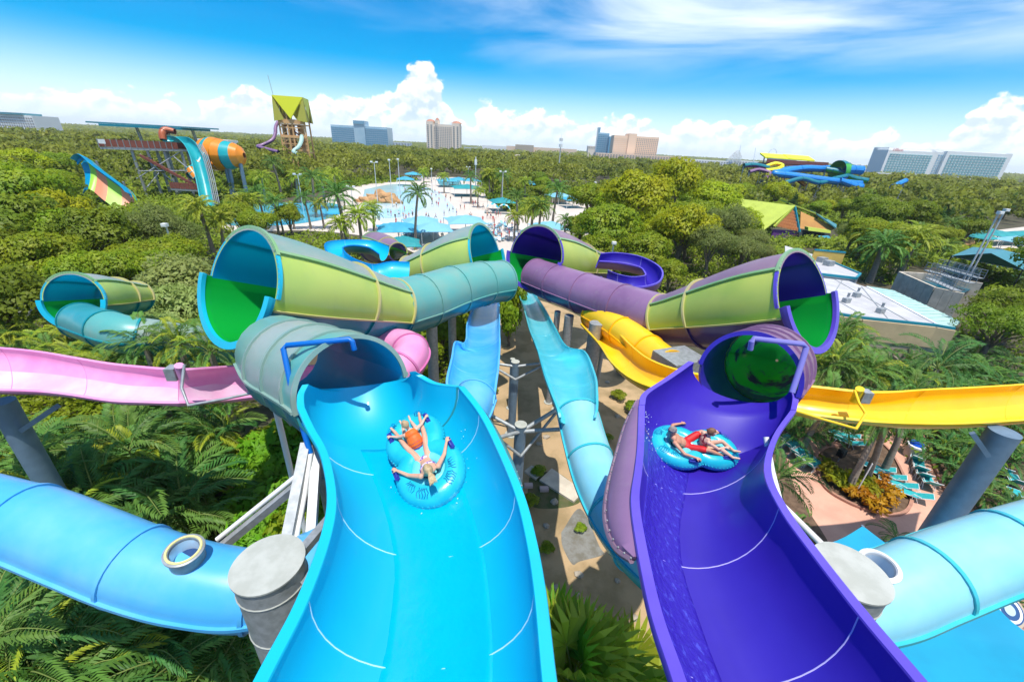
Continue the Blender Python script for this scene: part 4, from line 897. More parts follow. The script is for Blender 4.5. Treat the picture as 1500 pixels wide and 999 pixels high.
# bushes under the middle of the slides
for px, py, z, s, k, lab in [(746, 448, 3.5, 2.0, 1, 'tall narrow bush between the two middle flumes'), (746, 480, 2.0, 1.4, 1, 'lower half of greenery between the two middle flumes')]:
    tree_thing('shrub', lab, B_SHRUB[k], None, spot(px, py, z), 0.5, (s * 0.7, s * 0.7, s * 1.5), 'shrub')
GM = 'bushes in the shade under the teal tube'
for px, py, s in [(645, 500, 1.8), (600, 560, 1.4), (650, 480, 2.0), (690, 480, 1.5), (615, 530, 1.6), (575, 560, 1.3), (670, 465, 2.0), (560, 540, 1.4)]:
    tree_thing('shrub', 'bush in the shade under the teal tube', B_SHRUB[1], GM, spot(px, py, 1.5), pr.uniform(0, 6), s, 'shrub')

# ------------------------------------------------------------------ planting right of the violet slide
GR = 'feather palms between the violet funnel and the pale roofs'
RP = [feather_palm('drooping palm between violet funnel and pale roofs', GR, 71, 4.5, 18, [FR[0], FRY], 0.5, sc=0.95, skirt=4), feather_palm('drooping palm between violet funnel and pale roofs', GR, 72, 3.6, 16, [FR[1], FR[2]], 0.3, sc=1.0, skirt=3)]
for i, (px, py, z, s) in enumerate([(1240, 470, 6.2, 1.0), (1262, 492, 5.6, 1.0), (1225, 505, 5, 0.95), (1285, 545, 4.5, 0.9), (1235, 545, 4.5, 0.95), (1215, 540, 4.6, 1.0), (1265, 560, 4.2, 0.9), (1205, 590, 4.0, 0.9), (1310, 560, 4.0, 0.8)]):
    k = i % 2; o = RP[k] if i < 2 else copy_tree(RP[k]); o.location = spot(px, py, z); o.rotation_euler = (0, 0, pr.uniform(0, 6.28)); o.scale = (s * 1.15,) * 3
br = areca('bright green feather palm just above the yellow slide', None, 73, h=2.0, n=18, meshes=[FR[0], FRY], sc=1.0); br.location = spot(1338, 556, 4.0)
star = feather_palm('dark star shaped palm in front of the beige building wall', None, 74, 5.0, 13, [FR[2]], 0.3, sc=1.25); star.location = spot(1375, 520, 6)
lone = feather_palm('slender palm with a drooping tuft beside the violet slide edge', None, 75, 4.6, 15, [FR[1], FR[2]], 0.7, sc=0.72); lone.location = spot(1166, 700, 5.0)
GT = 'palm trunks standing in the round planting bed'
for px, py, h, sd in [(1262, 655, 5.5, 81), (1238, 665, 5.0, 82), (1290, 640, 6.0, 83)]:
    q = feather_palm('palm in the rounded planting bed', GT, sd, h, 14, [FR[1], FR[2]], 0.9, sc=0.85, skirt=5); b = spot(px + 5, py + 50, 0.2); q.location = b
GF = 'green fern like palms around the terrace'
ff = areca('low feathery plant beside the terrace', GF, 76, h=0.8, n=16, meshes=[FR[0], FR[2]], sc=0.75); ff.location = spot(1400, 665, 1.2)
for px, py, z, s in [(1425, 690, 1.2, 0.9), (1450, 720, 1.2, 0.9), (1475, 735, 1.2, 1.0), (1385, 640, 1.5, 1.0), (1172, 624, 1.5, 1.0), (1200, 622, 1.4, 1.0), (1325, 785, 1.0, 0.6), (1160, 765, 1.0, 0.6), (1490, 660, 1.4, 0.9), (1470, 650, 1.2, 0.8), (1425, 640, 1.4, 0.9), (1310, 935, 1.5, 0.9), (1475, 868, 1.0, 0.7), (1350, 990, 1.5, 0.9), (1455, 640, 1.6, 1.0), (1400, 600, 2, 1.1), (1360, 600, 2, 1.1), (1490, 600, 2, 1.2), (1440, 590, 2, 1.1), (1330, 520, 2, 1.4), (1420, 530, 2, 1.5), (1450, 545, 2, 1.4), (1410, 560, 2, 1.3), (1480, 560, 2, 1.5), (1390, 500, 1.5, 1.2), (1440, 510, 2, 1.3), (1500, 530, 2, 1.5)]:
    copy_tree(ff, loc=spot(px, py, z), rz=pr.uniform(0, 6.28), sc=s)
CRO = {'orange': [broad_proto(0.7, 0.55, 9, 120, 0.15, L_ORNG, 91, trunk_h=0.1, asp=0.35)], 'yellow': [broad_proto(0.8, 0.6, 9, 130, 0.16, L_YELP, 92, trunk_h=0.1, asp=0.3)]}
for kind, spots in (('orange', [(1296, 700), (1290, 712), (1310, 722), (1248, 722), (1262, 724), (1272, 735), (1283, 745), (1300, 735)]), ('yellow', [(1213, 682), (1222, 700), (1230, 693), (1245, 700), (1255, 712), (1268, 710), (1278, 722), (1240, 712), (1266, 700), (1215, 695), (1228, 706)])):
    for px, py in spots:
        s = pr.uniform(0.9, 1.4); tree_thing(kind + '_croton', '%s croton in the rounded planting bed' % kind, CRO[kind][0], kind + ' crotons in the planting bed', spot(px, py, 0.4), pr.uniform(0, 6), s, 'plant')

# ------------------------------------------------------------------ trees further off, one by one
def pxof(p):
    v = Vector(p) - CAM; d = v.dot(FWD); return 750 + FPX * v.dot(RGT) / d, 499.5 - FPX * v.dot(UPV) / d, d
def inpoly(x, y, P):
    c = False; j = len(P) - 1
    for i in range(len(P)):
        if (P[i][1] > y) != (P[j][1] > y) and x < (P[j][0] - P[i][0]) * (y - P[i][1]) / (P[j][1] - P[i][1]) + P[i][0]: c = not c
        j = i
    return c
def xy(*pp, z=0.0): return [tuple(atz(px, py, z))[:2] for px, py in pp]
KEEP = [xy((430, 312), (520, 282), (560, 268), (690, 262), (716, 292), (760, 316), (800, 318), (835, 302), (880, 318), (850, 345), (800, 360), (770, 420), (690, 400), (560, 350), (470, 332)),   # pool and deck
        xy((440, 285), (560, 268), (700, 260), (720, 300), (760, 400), (700, 400), (480, 345), (330, 345), (330, 312)),
        xy((800, 285), (880, 285), (900, 330), (800, 345)),
        xy((140, 250), (330, 262), (345, 305), (110, 300)),                                              # teal ride
        xy((1105, 330), (1250, 325), (1290, 375), (1500, 360), (1500, 600), (1180, 600), (1190, 420)),   # buildings on the right
        xy((-40, 400), (90, 400), (80, 475), (-40, 475)),                                                # grey road
        xy((1440, 330), (1560, 335), (1560, 400), (1440, 390))]
SLZ = xy((60, 470), (330, 395), (560, 345), (760, 330), (1000, 370), (1250, 420), (1250, 1200), (0, 1200))
SLZ2 = xy((330, 470), (560, 440), (690, 400), (800, 400), (1000, 480), (1190, 560), (1250, 1200), (0, 1200), (0, 560))
placed = []
def put_tree(kind, x, y, sc, area):
    nm, protos, words = KIND[kind]; lab = '%s %s' % (words, area)
    placed.append((x, y, sc)); return tree_thing(nm, lab, pr.choice(protos), nm.replace('_', ' ') + 's ' + area, (x, y, 0), pr.uniform(0, 6.28), (sc, sc, sc * pr.uniform(0.9, 1.12)))
def areaname(px, py):
    if px < 330: return 'in the left wood' if py > 240 else 'behind the teal ride'
    if px < 760: return 'beyond the wave pool'
    if px < 1130: return 'behind the violet funnels'
    return 'in the right wood'
hand = [('mid', 1140, 300, 6, 0.9), ('dark', 1270, 290, 6, 1.1), ('pine', 1310, 285, 6, 1.2), ('pine', 1350, 300, 6, 1.1), ('pine', 1385, 290, 6, 1.2), ('dark', 1420, 310, 6, 1.0), ('mid', 1240, 300, 6, 0.9), ('pine', 1480, 300, 6, 1.1), ('dark', 1330, 315, 5.5, 0.9), ('mid', 1385, 345, 4.5, 0.7), ('dark', 1420, 335, 5, 0.8), ('pine', 1290, 300, 6, 1.0), ('lime', 1110, 312, 5, 0.8), ('mid', 1010, 335, 6, 1.0), ('lime', 960, 340, 5.5, 0.9), ('oliv', 1090, 368, 4.5, 0.8), ('mid', 930, 385, 4, 0.6), ('mid', 985, 388, 4, 0.6), ('mid', 850, 330, 5, 0.8), ('lime', 985, 296, 7.5, 1.55), ('lime', 1045, 300, 7, 1.45), ('lime', 925, 318, 7, 1.4), ('mid', 890, 330, 7, 1.35), ('mid', 868, 300, 6.5, 1.3), ('lime', 1075, 290, 6, 0.95), ('oliv', 1065, 335, 6, 1.1), ('oliv', 1105, 345, 6, 0.95), ('lime', 1000, 345, 6, 1.15),
        ('mid', 950, 365, 5, 0.95), ('oliv', 1040, 365, 5, 0.9), ('mid', 880, 355, 5, 0.8), ('lime', 1170, 290, 6, 0.8), ('lime', 1215, 297, 6, 0.85), ('mid', 1265, 350, 4.5, 1.0), ('mid', 1300, 360, 4.5, 1.0), ('mid', 1340, 352, 4.5, 0.95), ('dark', 1290, 330, 5.5, 1.0), ('oliv', 1250, 345, 4.5, 0.8),
        ('oliv', 1120, 365, 4.5, 0.6), ('airy', 1462, 485, 4.4, 1.0), ('airy', 1500, 452, 4.8, 1.05), ('airy', 1470, 440, 5.0, 0.8),
        ('mid', 30, 300, 7, 1.3), ('oliv', 125, 325, 5, 0.85), ('lime', 75, 318, 6, 1.05), ('dark', 5, 340, 7, 1.25), ('mid', 175, 335, 5, 0.8), ('mid', 90, 355, 5.5, 1.0), ('dark', 150, 360, 5, 0.9), ('mid', 200, 372, 5, 0.8), ('mid', 250, 375, 4.5, 0.75), ('oliv', 220, 335, 6, 0.9), ('dark', 5, 380, 5, 0.8), ('mid', 120, 395, 4.5, 0.75), ('mid', 60, 385, 5, 0.9),
        ('mid', 235, 395, 4, 0.7), ('mid', 180, 400, 4, 0.7), ('oliv', 260, 345, 5, 0.8), ('mid', 210, 318, 4, 0.6), ('dark', 30, 290, 7, 1.2), ('lime', 40, 250, 7, 1.2)]
for kind, px, py, zc, sc in hand:
    p = atz(px, py, zc); put_tree(kind, p.x, p.y, sc, areaname(px, py))
n = 0
for _ in range(9000):
    if n >= 205: break
    r = math.sqrt(pr.uniform(42 ** 2, 185 ** 2)); a = math.radians(pr.uniform(-54, 54)); x, y = r * math.sin(a), r * math.cos(a)
    if any(inpoly(x, y, P) for P in KEEP) or inpoly(x, y, SLZ): continue
    px, py, d = pxof((x, y, 6))
    if px < -70 or px > 1570: continue
    if 430 < px < 880 and py > 258 and r < 165: continue
    tx, ty, td = pxof((x, y, 10.5))
    if any(bx0 < px < bx1 and ty < by1 and py > by0 and d < bd for bx0, by0, bx1, by1, bd in ((95, 225, 340, 292, 118), (1110, 290, 1255, 352, 112), (1290, 345, 1520, 480, 70), (1180, 360, 1300, 420, 70))): continue
    if any((x - q[0]) ** 2 + (y - q[1]) ** 2 < (7.6 if r < 110 else 9.5) ** 2 * (0.5 + 0.5 * q[2]) for q in placed): continue
    if px < 330: kind = pr.choice(('dark', 'mid', 'mid', 'oliv', 'dark', 'lime'))
    elif px < 800: kind = pr.choice(('mid', 'mid', 'dark', 'lime', 'mid'))
    elif px < 1150: kind = pr.choice(('lime', 'mid', 'lime', 'mid', 'oliv'))
    else: kind = pr.choice(('pine', 'dark', 'mid', 'pine', 'oliv', 'dark'))
    s = pr.uniform(0.8, 1.15)
    if 330 < px < 800: s *= 0.85
    put_tree(kind, x, y, s, areaname(px, py)); n += 1
# palms around the pools
FARF = [frond_mesh(2.9, 1.7, 14, 0.75, 0.085, 0.5, m=L_FROND, seed=31)]
FARY = [frond_mesh(2.7, 1.9, 14, 0.75, 0.085, 0.5, m=L_FRONDY, seed=32)]
GPAL = 'palms around the wave pool'
PP = [feather_palm('feather palm standing near the wave pool', GPAL, 101, 7.0, 20, FARF, 0.6, join=True, r0=0.22), feather_palm('feather palm standing near the wave pool', GPAL, 102, 5.5, 22, FARY, 0.3, join=True, r0=0.22), feather_palm('feather palm standing near the wave pool', GPAL, 103, 8.5, 20, FARF, 0.9, join=True, r0=0.2)]
pl = [(605, 300, 8, 1.15, 2), (505, 320, 6, 1.35, 0), (527, 325, 6, 1.2, 1), (545, 297, 6, 0.9, 1), (300, 320, 6, 1.3, 1), (320, 330, 5, 1.0, 1), (365, 288, 7, 1.1, 1), (380, 285, 7, 1.0, 0), (400, 300, 6, 0.9, 0), (425, 300, 5, 0.8, 1), (450, 300, 5, 0.9, 0), (345, 290, 7, 1.1, 1), (780, 308, 7, 1.3, 1), (760, 302, 6, 1.1, 0), (812, 292, 7, 1.3, 0),
      (718, 262, 7, 1.5, 1), (735, 268, 7, 1.3, 0), (770, 270, 6, 1.2, 1), (500, 335, 5, 1.0, 1), (470, 300, 5, 0.9, 1), (700, 280, 5, 0.9, 1), (890, 290, 6, 1.1, 0), (850, 262, 8, 1.1, 1), (470, 255, 9, 1.4, 1), (455, 262, 9, 1.3, 0), (490, 250, 9, 1.4, 1), (430, 250, 9, 1.3, 1), (405, 245, 9, 1.4, 0), (380, 250, 9, 1.3, 1), (620, 248, 8, 1.2, 1),
      (360, 300, 5, 0.9, 0), (410, 312, 4.5, 0.8, 1), (545, 318, 5, 0.8, 0), (790, 318, 6, 1.1, 0), (755, 318, 5, 0.9, 1), (830, 330, 5, 0.8, 0), (690, 262, 8, 1.2, 0), (745, 255, 8, 1.2, 1), (650, 252, 8, 1.1, 1)]
up = [False] * 3
for px, py, z, s, k in pl:
    o = PP[k] if not up[k] else copy_tree(PP[k]); up[k] = True; p = spot(px, py, z); o.location = p; o.rotation_euler = (0, 0, pr.uniform(0, 6.28)); o.scale = (s,) * 3
sil = feather_palm('silver green fan shaped palm among trees on the right', None, 105, 6, 20, FARF, 0.2, join=True, r0=0.2); sil.location = spot(1395, 322, 7)
GBB = 'arching feather palm thicket left of the concrete tank'
for px, py, z, s in [(1262, 352, 4, 1.5), (1282, 360, 4, 1.7), (1305, 352, 4, 1.6), (1325, 362, 4, 1.6), (1300, 375, 3.5, 1.6), (1275, 385, 3, 1.3), (1345, 352, 4, 1.6), (1362, 366, 3.5, 1.4), (1330, 385, 3, 1.3), (1385, 358, 4, 1.2), (1310, 392, 2.5, 1.1)]:
    q = copy_tree(P1, loc=spot(px, py, z), rz=pr.uniform(0, 6.28), sc=s); q['label'] = 'arching palm thicket left of the concrete tank'; q['group'] = GBB
rk = feather_palm('bushy feather palm beside the concrete tank on the right', None, 106, 4.5, 26, FARY, 0.2, join=True, r0=0.3); rk.location = spot(1330, 372, 5.0); rk.scale = (1.6,) * 3
rk2 = feather_palm('rounded feather palm left of the concrete tank', None, 107, 4.0, 26, FARF, 0.2, join=True, r0=0.3); rk2.location = spot(1290, 375, 4.6); rk2.scale = (1.5,) * 3

# ------------------------------------------------------------------ the far wood that reads as one mass
def far_forest():
    R = np.random.RandomState(77); C = []; S = []
    n = 5200; r = np.sqrt(R.uniform(150 ** 2, 720 ** 2, n)); a = np.radians(R.uniform(-56, 56, n)); x, y = r * np.sin(a), r * np.cos(a)
    keep = np.ones(n, bool)
    for i in range(n):
        px, py, d = pxof((x[i], y[i], 0))
        if any(inpoly(x[i], y[i], P) for P in KEEP[:3] + KEEP[4:]): keep[i] = False
    x, y, r = x[keep], y[keep], r[keep]; n = len(x); h = R.uniform(5.5, 11, n) + R.choice([0, 0, 0, 2.5], n); w = R.uniform(2.8, 6.2, n); q = 84
    d = unit(R.normal(0, 1, (n, q, 3))); d[..., 2] = np.abs(d[..., 2]) * np.where(R.rand(n, q) < 0.85, 1, -0.6)
    P = np.stack([x, y, h - w * 0.75], -1)[:, None] + d * np.stack([w, w, w * 0.8], -1)[:, None] * R.uniform(0.7, 1.05, (n, q, 1))
    N = d.reshape(-1, 3); P = P.reshape(-1, 3); sz = np.repeat(np.clip(r / 330, 0.55, 1.4), q)
    N = unit(N + R.normal(0, 0.5, N.shape)); A = unit(np.cross(N, R.normal(0, 1, N.shape))); B = np.cross(N, A); s = (sz * R.uniform(0.6, 1.2, len(sz)))[:, None]
    NN = unit(d.reshape(-1, 3) + np.array((0, 0, 0.35)) + R.normal(0, 0.15, N.shape)); C.append((P, A * s, B * s * 0.7, NN))
    n = 3600; r = np.sqrt(R.uniform(700 ** 2, 4200 ** 2, n)); a = np.radians(R.uniform(-56, 56, n)); x, y = r * np.sin(a), r * np.cos(a)
    h = R.uniform(7, 13, n) + 4 * np.sin(x / 150) * (r > 1200); w = R.uniform(12, 26, n) * (r / 1500 + 0.4); q = 22
    d = unit(R.normal(0, 1, (n, q, 3))); d[..., 2] = np.abs(d[..., 2])
    P = np.stack([x, y, h - 6], -1)[:, None] + d * np.stack([w, w, np.full(n, 6.0)], -1)[:, None]
    P = P.reshape(-1, 3); N = unit(d.reshape(-1, 3) + np.array((0, -0.6, 0.3))); A = unit(np.cross(N, R.normal(0, 1, N.shape))); B = np.cross(N, A)
    s = np.repeat(r / 420, q)[:, None] * R.uniform(0.7, 1.3, (n * q, 1)); C.append((P, A * s * 1.4, B * s * 0.8, unit(d.reshape(-1, 3) + np.array((0, -0.3, 0.5)))))
    Cc = [np.concatenate(k) for k in zip(*C)]
    me = quads_mesh('far_wood', Cc[0], Cc[1], Cc[2], leafm('far_wood_leaves', (0.155, 0.23, 0.024), (0.26, 0.315, 0.03), isl=0.4, trans=0.4, vs=0.012), Cc[3])
    o = bpy.data.objects.new('far_wood', me); COL.objects.link(o); o['kind'] = 'stuff'; o['label'] = 'green woodland reaching to the horizon'
far_forest()
def undergrowth():                 # low ground cover filling the soil between the plants
    R = np.random.RandomState(5); P = []; 
    def fill(poly, n, zmax):
        poly = np.array(poly); lo, hi = poly.min(0), poly.max(0); k = 0
        while k < n:
            x, y = R.uniform(lo, hi)
            if inpoly(x, y, [tuple(p) for p in poly]): P.append((x, y, R.uniform(0.02, zmax))); k += 1
    fill(xy((-150, 590), (330, 590), (338, 640), (318, 720), (318, 800), (340, 1010), (-150, 1010)), 26000, 0.9)
    fill(xy((-60, 470), (330, 460), (400, 600), (-60, 600)), 9000, 0.8)
    fill(xy((430, 610), (480, 600), (520, 780), (400, 800), (430, 720)), 3500, 0.7)
    fill(xy((1180, 480), (1320, 500), (1500, 570), (1500, 640), (1160, 640)), 9000, 0.6)
    fill(xy((560, 470), (690, 450), (650, 590), (560, 590)), 4000, 0.7)
    P = np.array(P); N = np.tile((0, 0, 1.0), (len(P), 1)); N = unit(N + R.normal(0, 0.6, N.shape)); A = unit(np.cross(N, R.normal(0, 1, N.shape))); B = np.cross(N, A); s = R.uniform(0.08, 0.22, (len(P), 1))
    o = bpy.data.objects.new('ground_cover', quads_mesh('ground_cover', P, A * s, B * s * 0.5, L_MID)); COL.objects.link(o); o['kind'] = 'stuff'; o['label'] = 'low leafy ground cover between the palms'
undergrowth()
def understorey():                 # bushes and saplings under and between the trees of the near wood
    R = np.random.RandomState(15); n = 8500; r = np.sqrt(R.uniform(36 ** 2, 235 ** 2, n)); a = np.radians(R.uniform(-56, 56, n)); x, y = r * np.sin(a), r * np.cos(a)
    KP = KEEP[:3] + KEEP[5:] + [xy((1150, 392), (1260, 402), (1420, 470), (1430, 600), (1150, 480)), xy((1300, 392), (1360, 392), (1450, 408), (1436, 470), (1390, 470)), xy((1118, 333), (1240, 333), (1228, 354), (1128, 352))]
    keep = np.array([not any(inpoly(x[i], y[i], P) for P in KP) and not inpoly(x[i], y[i], SLZ2) for i in range(n)]); x, y, r = x[keep], y[keep], r[keep]; n = len(x); q = 55
    w = R.uniform(1.3, 2.9, n); h = R.uniform(0.8, 2.6, n); d = unit(R.normal(0, 1, (n, q, 3))); d[..., 2] = np.abs(d[..., 2])
    P = (np.stack([x, y, h * 0.1], -1)[:, None] + d * np.stack([w, w, h], -1)[:, None] * R.uniform(0.6, 1.05, (n, q, 1))).reshape(-1, 3)
    N = unit(d.reshape(-1, 3) + R.normal(0, 0.5, (n * q, 3))); A = unit(np.cross(N, R.normal(0, 1, N.shape))); B = np.cross(N, A); s = np.repeat(np.clip(r / 300, 0.2, 0.5), q)[:, None] * R.uniform(0.6, 1.3, (n * q, 1))
    o = bpy.data.objects.new('undergrowth', quads_mesh('undergrowth', P, A * s, B * s * 0.55, leafm('undergrowth_leaves', (0.165, 0.245, 0.018), (0.275, 0.34, 0.027), isl=0.4, trans=0.4, vs=0.05), d.reshape(-1, 3) + np.array((0, 0, .4)) + R.normal(0, .15, N.shape))); COL.objects.link(o); o['kind'] = 'stuff'; o['label'] = 'bushy undergrowth between the trees'
understorey()

# ================================================================== ground sheets
def sheet(name, pxs, z, m, zt=0.0):
    mb = MB(); mb.poly([(*tuple(atz(px, py, zt))[:2], z) for px, py in pxs]); return structure(name, mb, m)
def smooth_outline(pxs, z, n=6):
    P = [tuple(atz(px, py, 0))[:2] for px, py in pxs]; c = crom(P + [P[0]], n)[:-1]; return [(x, y, z) for x, y in c]
def ssheet(name, pxs, z, m):
    mb = MB(); mb.poly(smooth_outline(pxs, z)); return structure(name, mb, m)
gb = MB(); gb.poly([(-6000, -400, 0), (6000, -400, 0), (6000, 6500, 0), (-6000, 6500, 0)])
structure('ground', gb, mat('leafy_ground', (0.05, 0.055, 0.022), rough=0.95, col2=(0.085, 0.065, 0.04), vscale=0.25))
M_DIRT = mat('sandy_dirt', (0.44, 0.305, 0.165), rough=0.95, col2=(0.29, 0.205, 0.10), vscale=0.35, bump=0.4, bscale=4, noisefac=(0.42, 0.62), island=0)
ssheet('dirt_yard', [(690, 470), (740, 440), (790, 440), (860, 470), (900, 520), (950, 570), (1010, 640), (1060, 760), (1100, 1100), (700, 1100), (640, 800), (640, 620)], 0.006, M_DIRT)
ssheet('puddle', [(822, 780), (850, 745), (878, 800), (884, 812), (850, 822), (838, 826), (824, 800)], 0.012, mat('damp_concrete', (0.24, 0.24, 0.22), rough=0.2, col2=(0.17, 0.16, 0.13), vscale=2))
ssheet('moss_patch', [(775, 700), (810, 690), (840, 710), (850, 735), (810, 745), (775, 738)], 0.010, mat('moss', (0.06, 0.085, 0.02), rough=0.9, col2=(0.11, 0.10, 0.045), vscale=2))
M_CONC = mat('old_concrete', (0.62, 0.54, 0.43), rough=0.85, col2=(0.48, 0.42, 0.33), vscale=1.2, bump=0.1)
for lab, pts in (('cracked concrete slab lying in the dirt below the cyan tube', [(790, 705), (808, 688), (855, 722), (840, 737)]), ('thin concrete slab lying beside the near steel column', [(768, 692), (778, 684), (796, 692), (785, 704)])):
    mb = MB(); mb.prism([(*tuple(atz(px, py, 0))[:2], 0.14) for px, py in pts], 0.13); tag(mb.build('concrete_slab', M_CONC), lab, 'slab')
for k, (px, py) in enumerate([(774, 713), (797, 718)]):
    c = atz(px, py, 0); mb = MB(); mb.box((c.x, c.y, 0.1), (0.5, 0.3, 0.18), 0.1); mb.box((c.x, c.y, 0.2), (0.44, 0.24, 0.03), 0.1)
    tag(mb.build('paving_block', mat('pinkish_block', (0.48, 0.36, 0.34), rough=0.8)), '%s pinkish block lying on the mossy dirt' % ('left' if k == 0 else 'right'), 'block')
M_TERRA = mat('terracotta_paving', (0.66, 0.37, 0.26), rough=0.75, col2=(0.56, 0.30, 0.21), vscale=0.5, bump=0.05, bscale=8)
M_KERB = mat('terracotta_kerb', (0.42, 0.21, 0.14), rough=0.8, col2=(0.34, 0.17, 0.12), vscale=2)
M_SOIL = mat('brown_mulch', (0.10, 0.06, 0.035), rough=0.95, col2=(0.16, 0.10, 0.06), vscale=3, bump=0.5, bscale=15)
sheet('terrace', [(1050, 646), (1240, 612), (1560, 600), (1700, 1200), (1050, 1200)], 0.008, M_TERRA)
def bed(name, pxs, kerb=True):
    mb = MB(); o = smooth_outline(pxs, 0.05); mb.poly(o); b = structure(name, mb, M_SOIL)
    if kerb:
        k = MB(); pts = [Vector(p) for p in o]; c = sum(pts, Vector()) / len(pts); n = len(pts)
        rows = []
        for p in pts:
            d = (p - c).normalized(); rows.append([(p.x - d.x * .02, p.y - d.y * .02, 0.0), (p.x - d.x * .02, p.y - d.y * .02, 0.16), (p.x + d.x * .16, p.y + d.y * .16, 0.16), (p.x + d.x * .16, p.y + d.y * .16, 0.0)])
        k.v = [q for r in rows for q in r]
        for i in range(n):
            j = (i + 1) % n
            for e in range(3): k.f.append((i * 4 + e, j * 4 + e, j * 4 + e + 1, i * 4 + e + 1)); k.m.append(0)
        kk = k.build('bed_kerb', M_KERB, b); bm_fix(kk)
    return b
bed('planting_bed', [(1196, 668), (1215, 655), (1262, 640), (1300, 660), (1328, 715), (1331, 738), (1318, 752), (1288, 752), (1240, 735), (1206, 710)])
bed('planting_bed', [(1352, 640), (1420, 618), (1520, 620), (1560, 760), (1470, 780), (1408, 758), (1382, 715)])
bed('planting_bed', [(1120, 660), (1120, 605), (1180, 600), (1260, 606), (1296, 640), (1250, 646), (1212, 654), (1190, 640), (1150, 640)], True)
bed('planting_bed', [(1128, 655), (1150, 668), (1166, 720), (1215, 800), (1190, 810), (1130, 740)], False)
M_BRICK = mat('red_brick_path', (0.30, 0.12, 0.06), rough=0.85, col2=(0.22, 0.09, 0.05), vscale=3, bump=0.2, bscale=12)
path = ssheet('path', [(395, 640), (360, 655), (342, 690), (332, 740), (335, 790), (380, 790), (420, 760), (440, 700), (430, 660)], 0.010, M_BRICK)
mb = MB(); mb.tube([(*tuple(atz(px, py, 0))[:2], 0.12) for px, py in [(392, 634), (372, 645), (352, 668), (341, 700), (334, 735), (333, 775)]], 0.14, 6); k = mb.build('path_kerb', M_KERB, path, smooth=True)
p2 = ssheet('path', [(357, 930), (385, 915), (440, 950), (450, 1080), (362, 1080), (357, 980)], 0.010, M_BRICK)
mb = MB(); mb.tube([(*tuple(atz(px, py, 0))[:2], 0.10) for px, py in [(372, 925), (358, 950), (360, 1010), (362, 1080)]], 0.12, 6); mb.build('path_kerb', M_CONC, p2, smooth=True)
M_ROAD = mat('grey_asphalt', (0.24, 0.24, 0.25), rough=0.9, col2=(0.19, 0.19, 0.20), vscale=1, bump=0.1)
ssheet('road', [(-60, 395), (10, 398), (45, 415), (62, 440), (60, 462), (20, 470), (-60, 475)], 0.012, M_ROAD)
M_STONE = mat('pale_stone', (0.42, 0.36, 0.28), rough=0.9, col2=(0.30, 0.25, 0.19), vscale=4, bump=0.4, bscale=6)
sr = random.Random(31)
for px, py in [(812, 735), (848, 842), (905, 850), (870, 895), (800, 770), (930, 905), (885, 930), (815, 860), (905, 610), (890, 560), (720, 520), (800, 640), (845, 870), (950, 960), (790, 650)]:
    bm = bmesh.new(); bmesh.ops.create_icosphere(bm, subdivisions=1, radius=0.5)
    for v in bm.verts: v.co = Vector((v.co.x * sr.uniform(.7, 1.2), v.co.y * sr.uniform(.6, 1.1), max(-.12, v.co.z * sr.uniform(.4, .7))))
    me = bpy.data.meshes.new('stone'); bm.to_mesh(me); bm.free(); me.materials.append(M_STONE); o = bpy.data.objects.new('stone', me); COL.objects.link(o); o.location = atz(px, py, 0.02); s_ = sr.uniform(.25, .6); o.scale = (s_, s_, s_); tag(o, 'small pale stone lying on the bare dirt', 'stone', 'stones on the dirt yard')
for px, py, s_ in [(790, 690, .35), (775, 735, .4), (905, 580, .5), (930, 600, .6), (915, 545, .5), (705, 600, .6), (720, 570, .4), (850, 770, .25), (940, 640, .6), (800, 800, .3), (890, 640, .3)]:
    tree_thing('weed', 'low green weed growing on the bare dirt', B_SHRUB[1], 'weeds on the dirt yard', spot(px, py, 0.3), sr.uniform(0, 6), (s_, s_, s_ * .6), 'plant')
# pools, beach and decks
M_DECK = mat('pale_pool_deck', (0.62, 0.55, 0.47), rough=0.8, col2=(0.56, 0.48, 0.41), vscale=0.08)
M_SHAL = mat('shallow_pool_floor', (0.60, 0.66, 0.66), rough=0.35, col2=(0.55, 0.66, 0.68), vscale=0.06)
M_POOL = mat('pool_water', (0.10, 0.48, 0.62), rough=0.08, col2=(0.20, 0.58, 0.70), vscale=0.12, bump=0.08, bscale=1.2)
M_POOLP = mat('pale_pool_water', (0.42, 0.66, 0.74), rough=0.12, col2=(0.54, 0.70, 0.74), vscale=0.10, bump=0.06, bscale=1.2)
M_POOLD = mat('blue_pool_water', (0.04, 0.36, 0.56), rough=0.08, col2=(0.10, 0.48, 0.64), vscale=0.10, bump=0.1, bscale=1.0)
ssheet('pool_deck', [(330, 303), (470, 292), (540, 268), (600, 260), (690, 262), (712, 285), (752, 312), (830, 296), (905, 312), (880, 340), (800, 360), (770, 420), (690, 410), (560, 352), (450, 338), (330, 338)], 0.03, M_DECK)
ssheet('shallow_pool', [(540, 278), (575, 270), (612, 272), (640, 280), (664, 302), (668, 316), (640, 326), (590, 334), (560, 326), (530, 300)], 0.06, M_SHAL)
ssheet('wave_pool', [(534, 278), (570, 271), (600, 272), (618, 284), (624, 298), (612, 310), (585, 318), (556, 318), (532, 300)], 0.09, M_POOLP)
ssheet('swimming_pool', [(325, 306), (400, 298), (470, 297), (500, 302), (495, 316), (440, 328), (360, 332), (325, 325)], 0.07, M_POOLD)
ssheet('lazy_pool', [(640, 264), (668, 262), (676, 272), (660, 274), (645, 272)], 0.07, M_POOL)
ssheet('landing_pool', [(722, 416), (738, 396), (752, 392), (772, 400), (778, 420), (752, 428)], 0.05, M_POOLP)
ssheet('spring_pool', [(1372, 388), (1410, 378), (1470, 384), (1530, 400), (1500, 412), (1440, 404), (1396, 402)], 0.05, mat('green_spring_water', (0.14, 0.36, 0.28), rough=0.1, col2=(0.36, 0.42, 0.28), vscale=0.25))
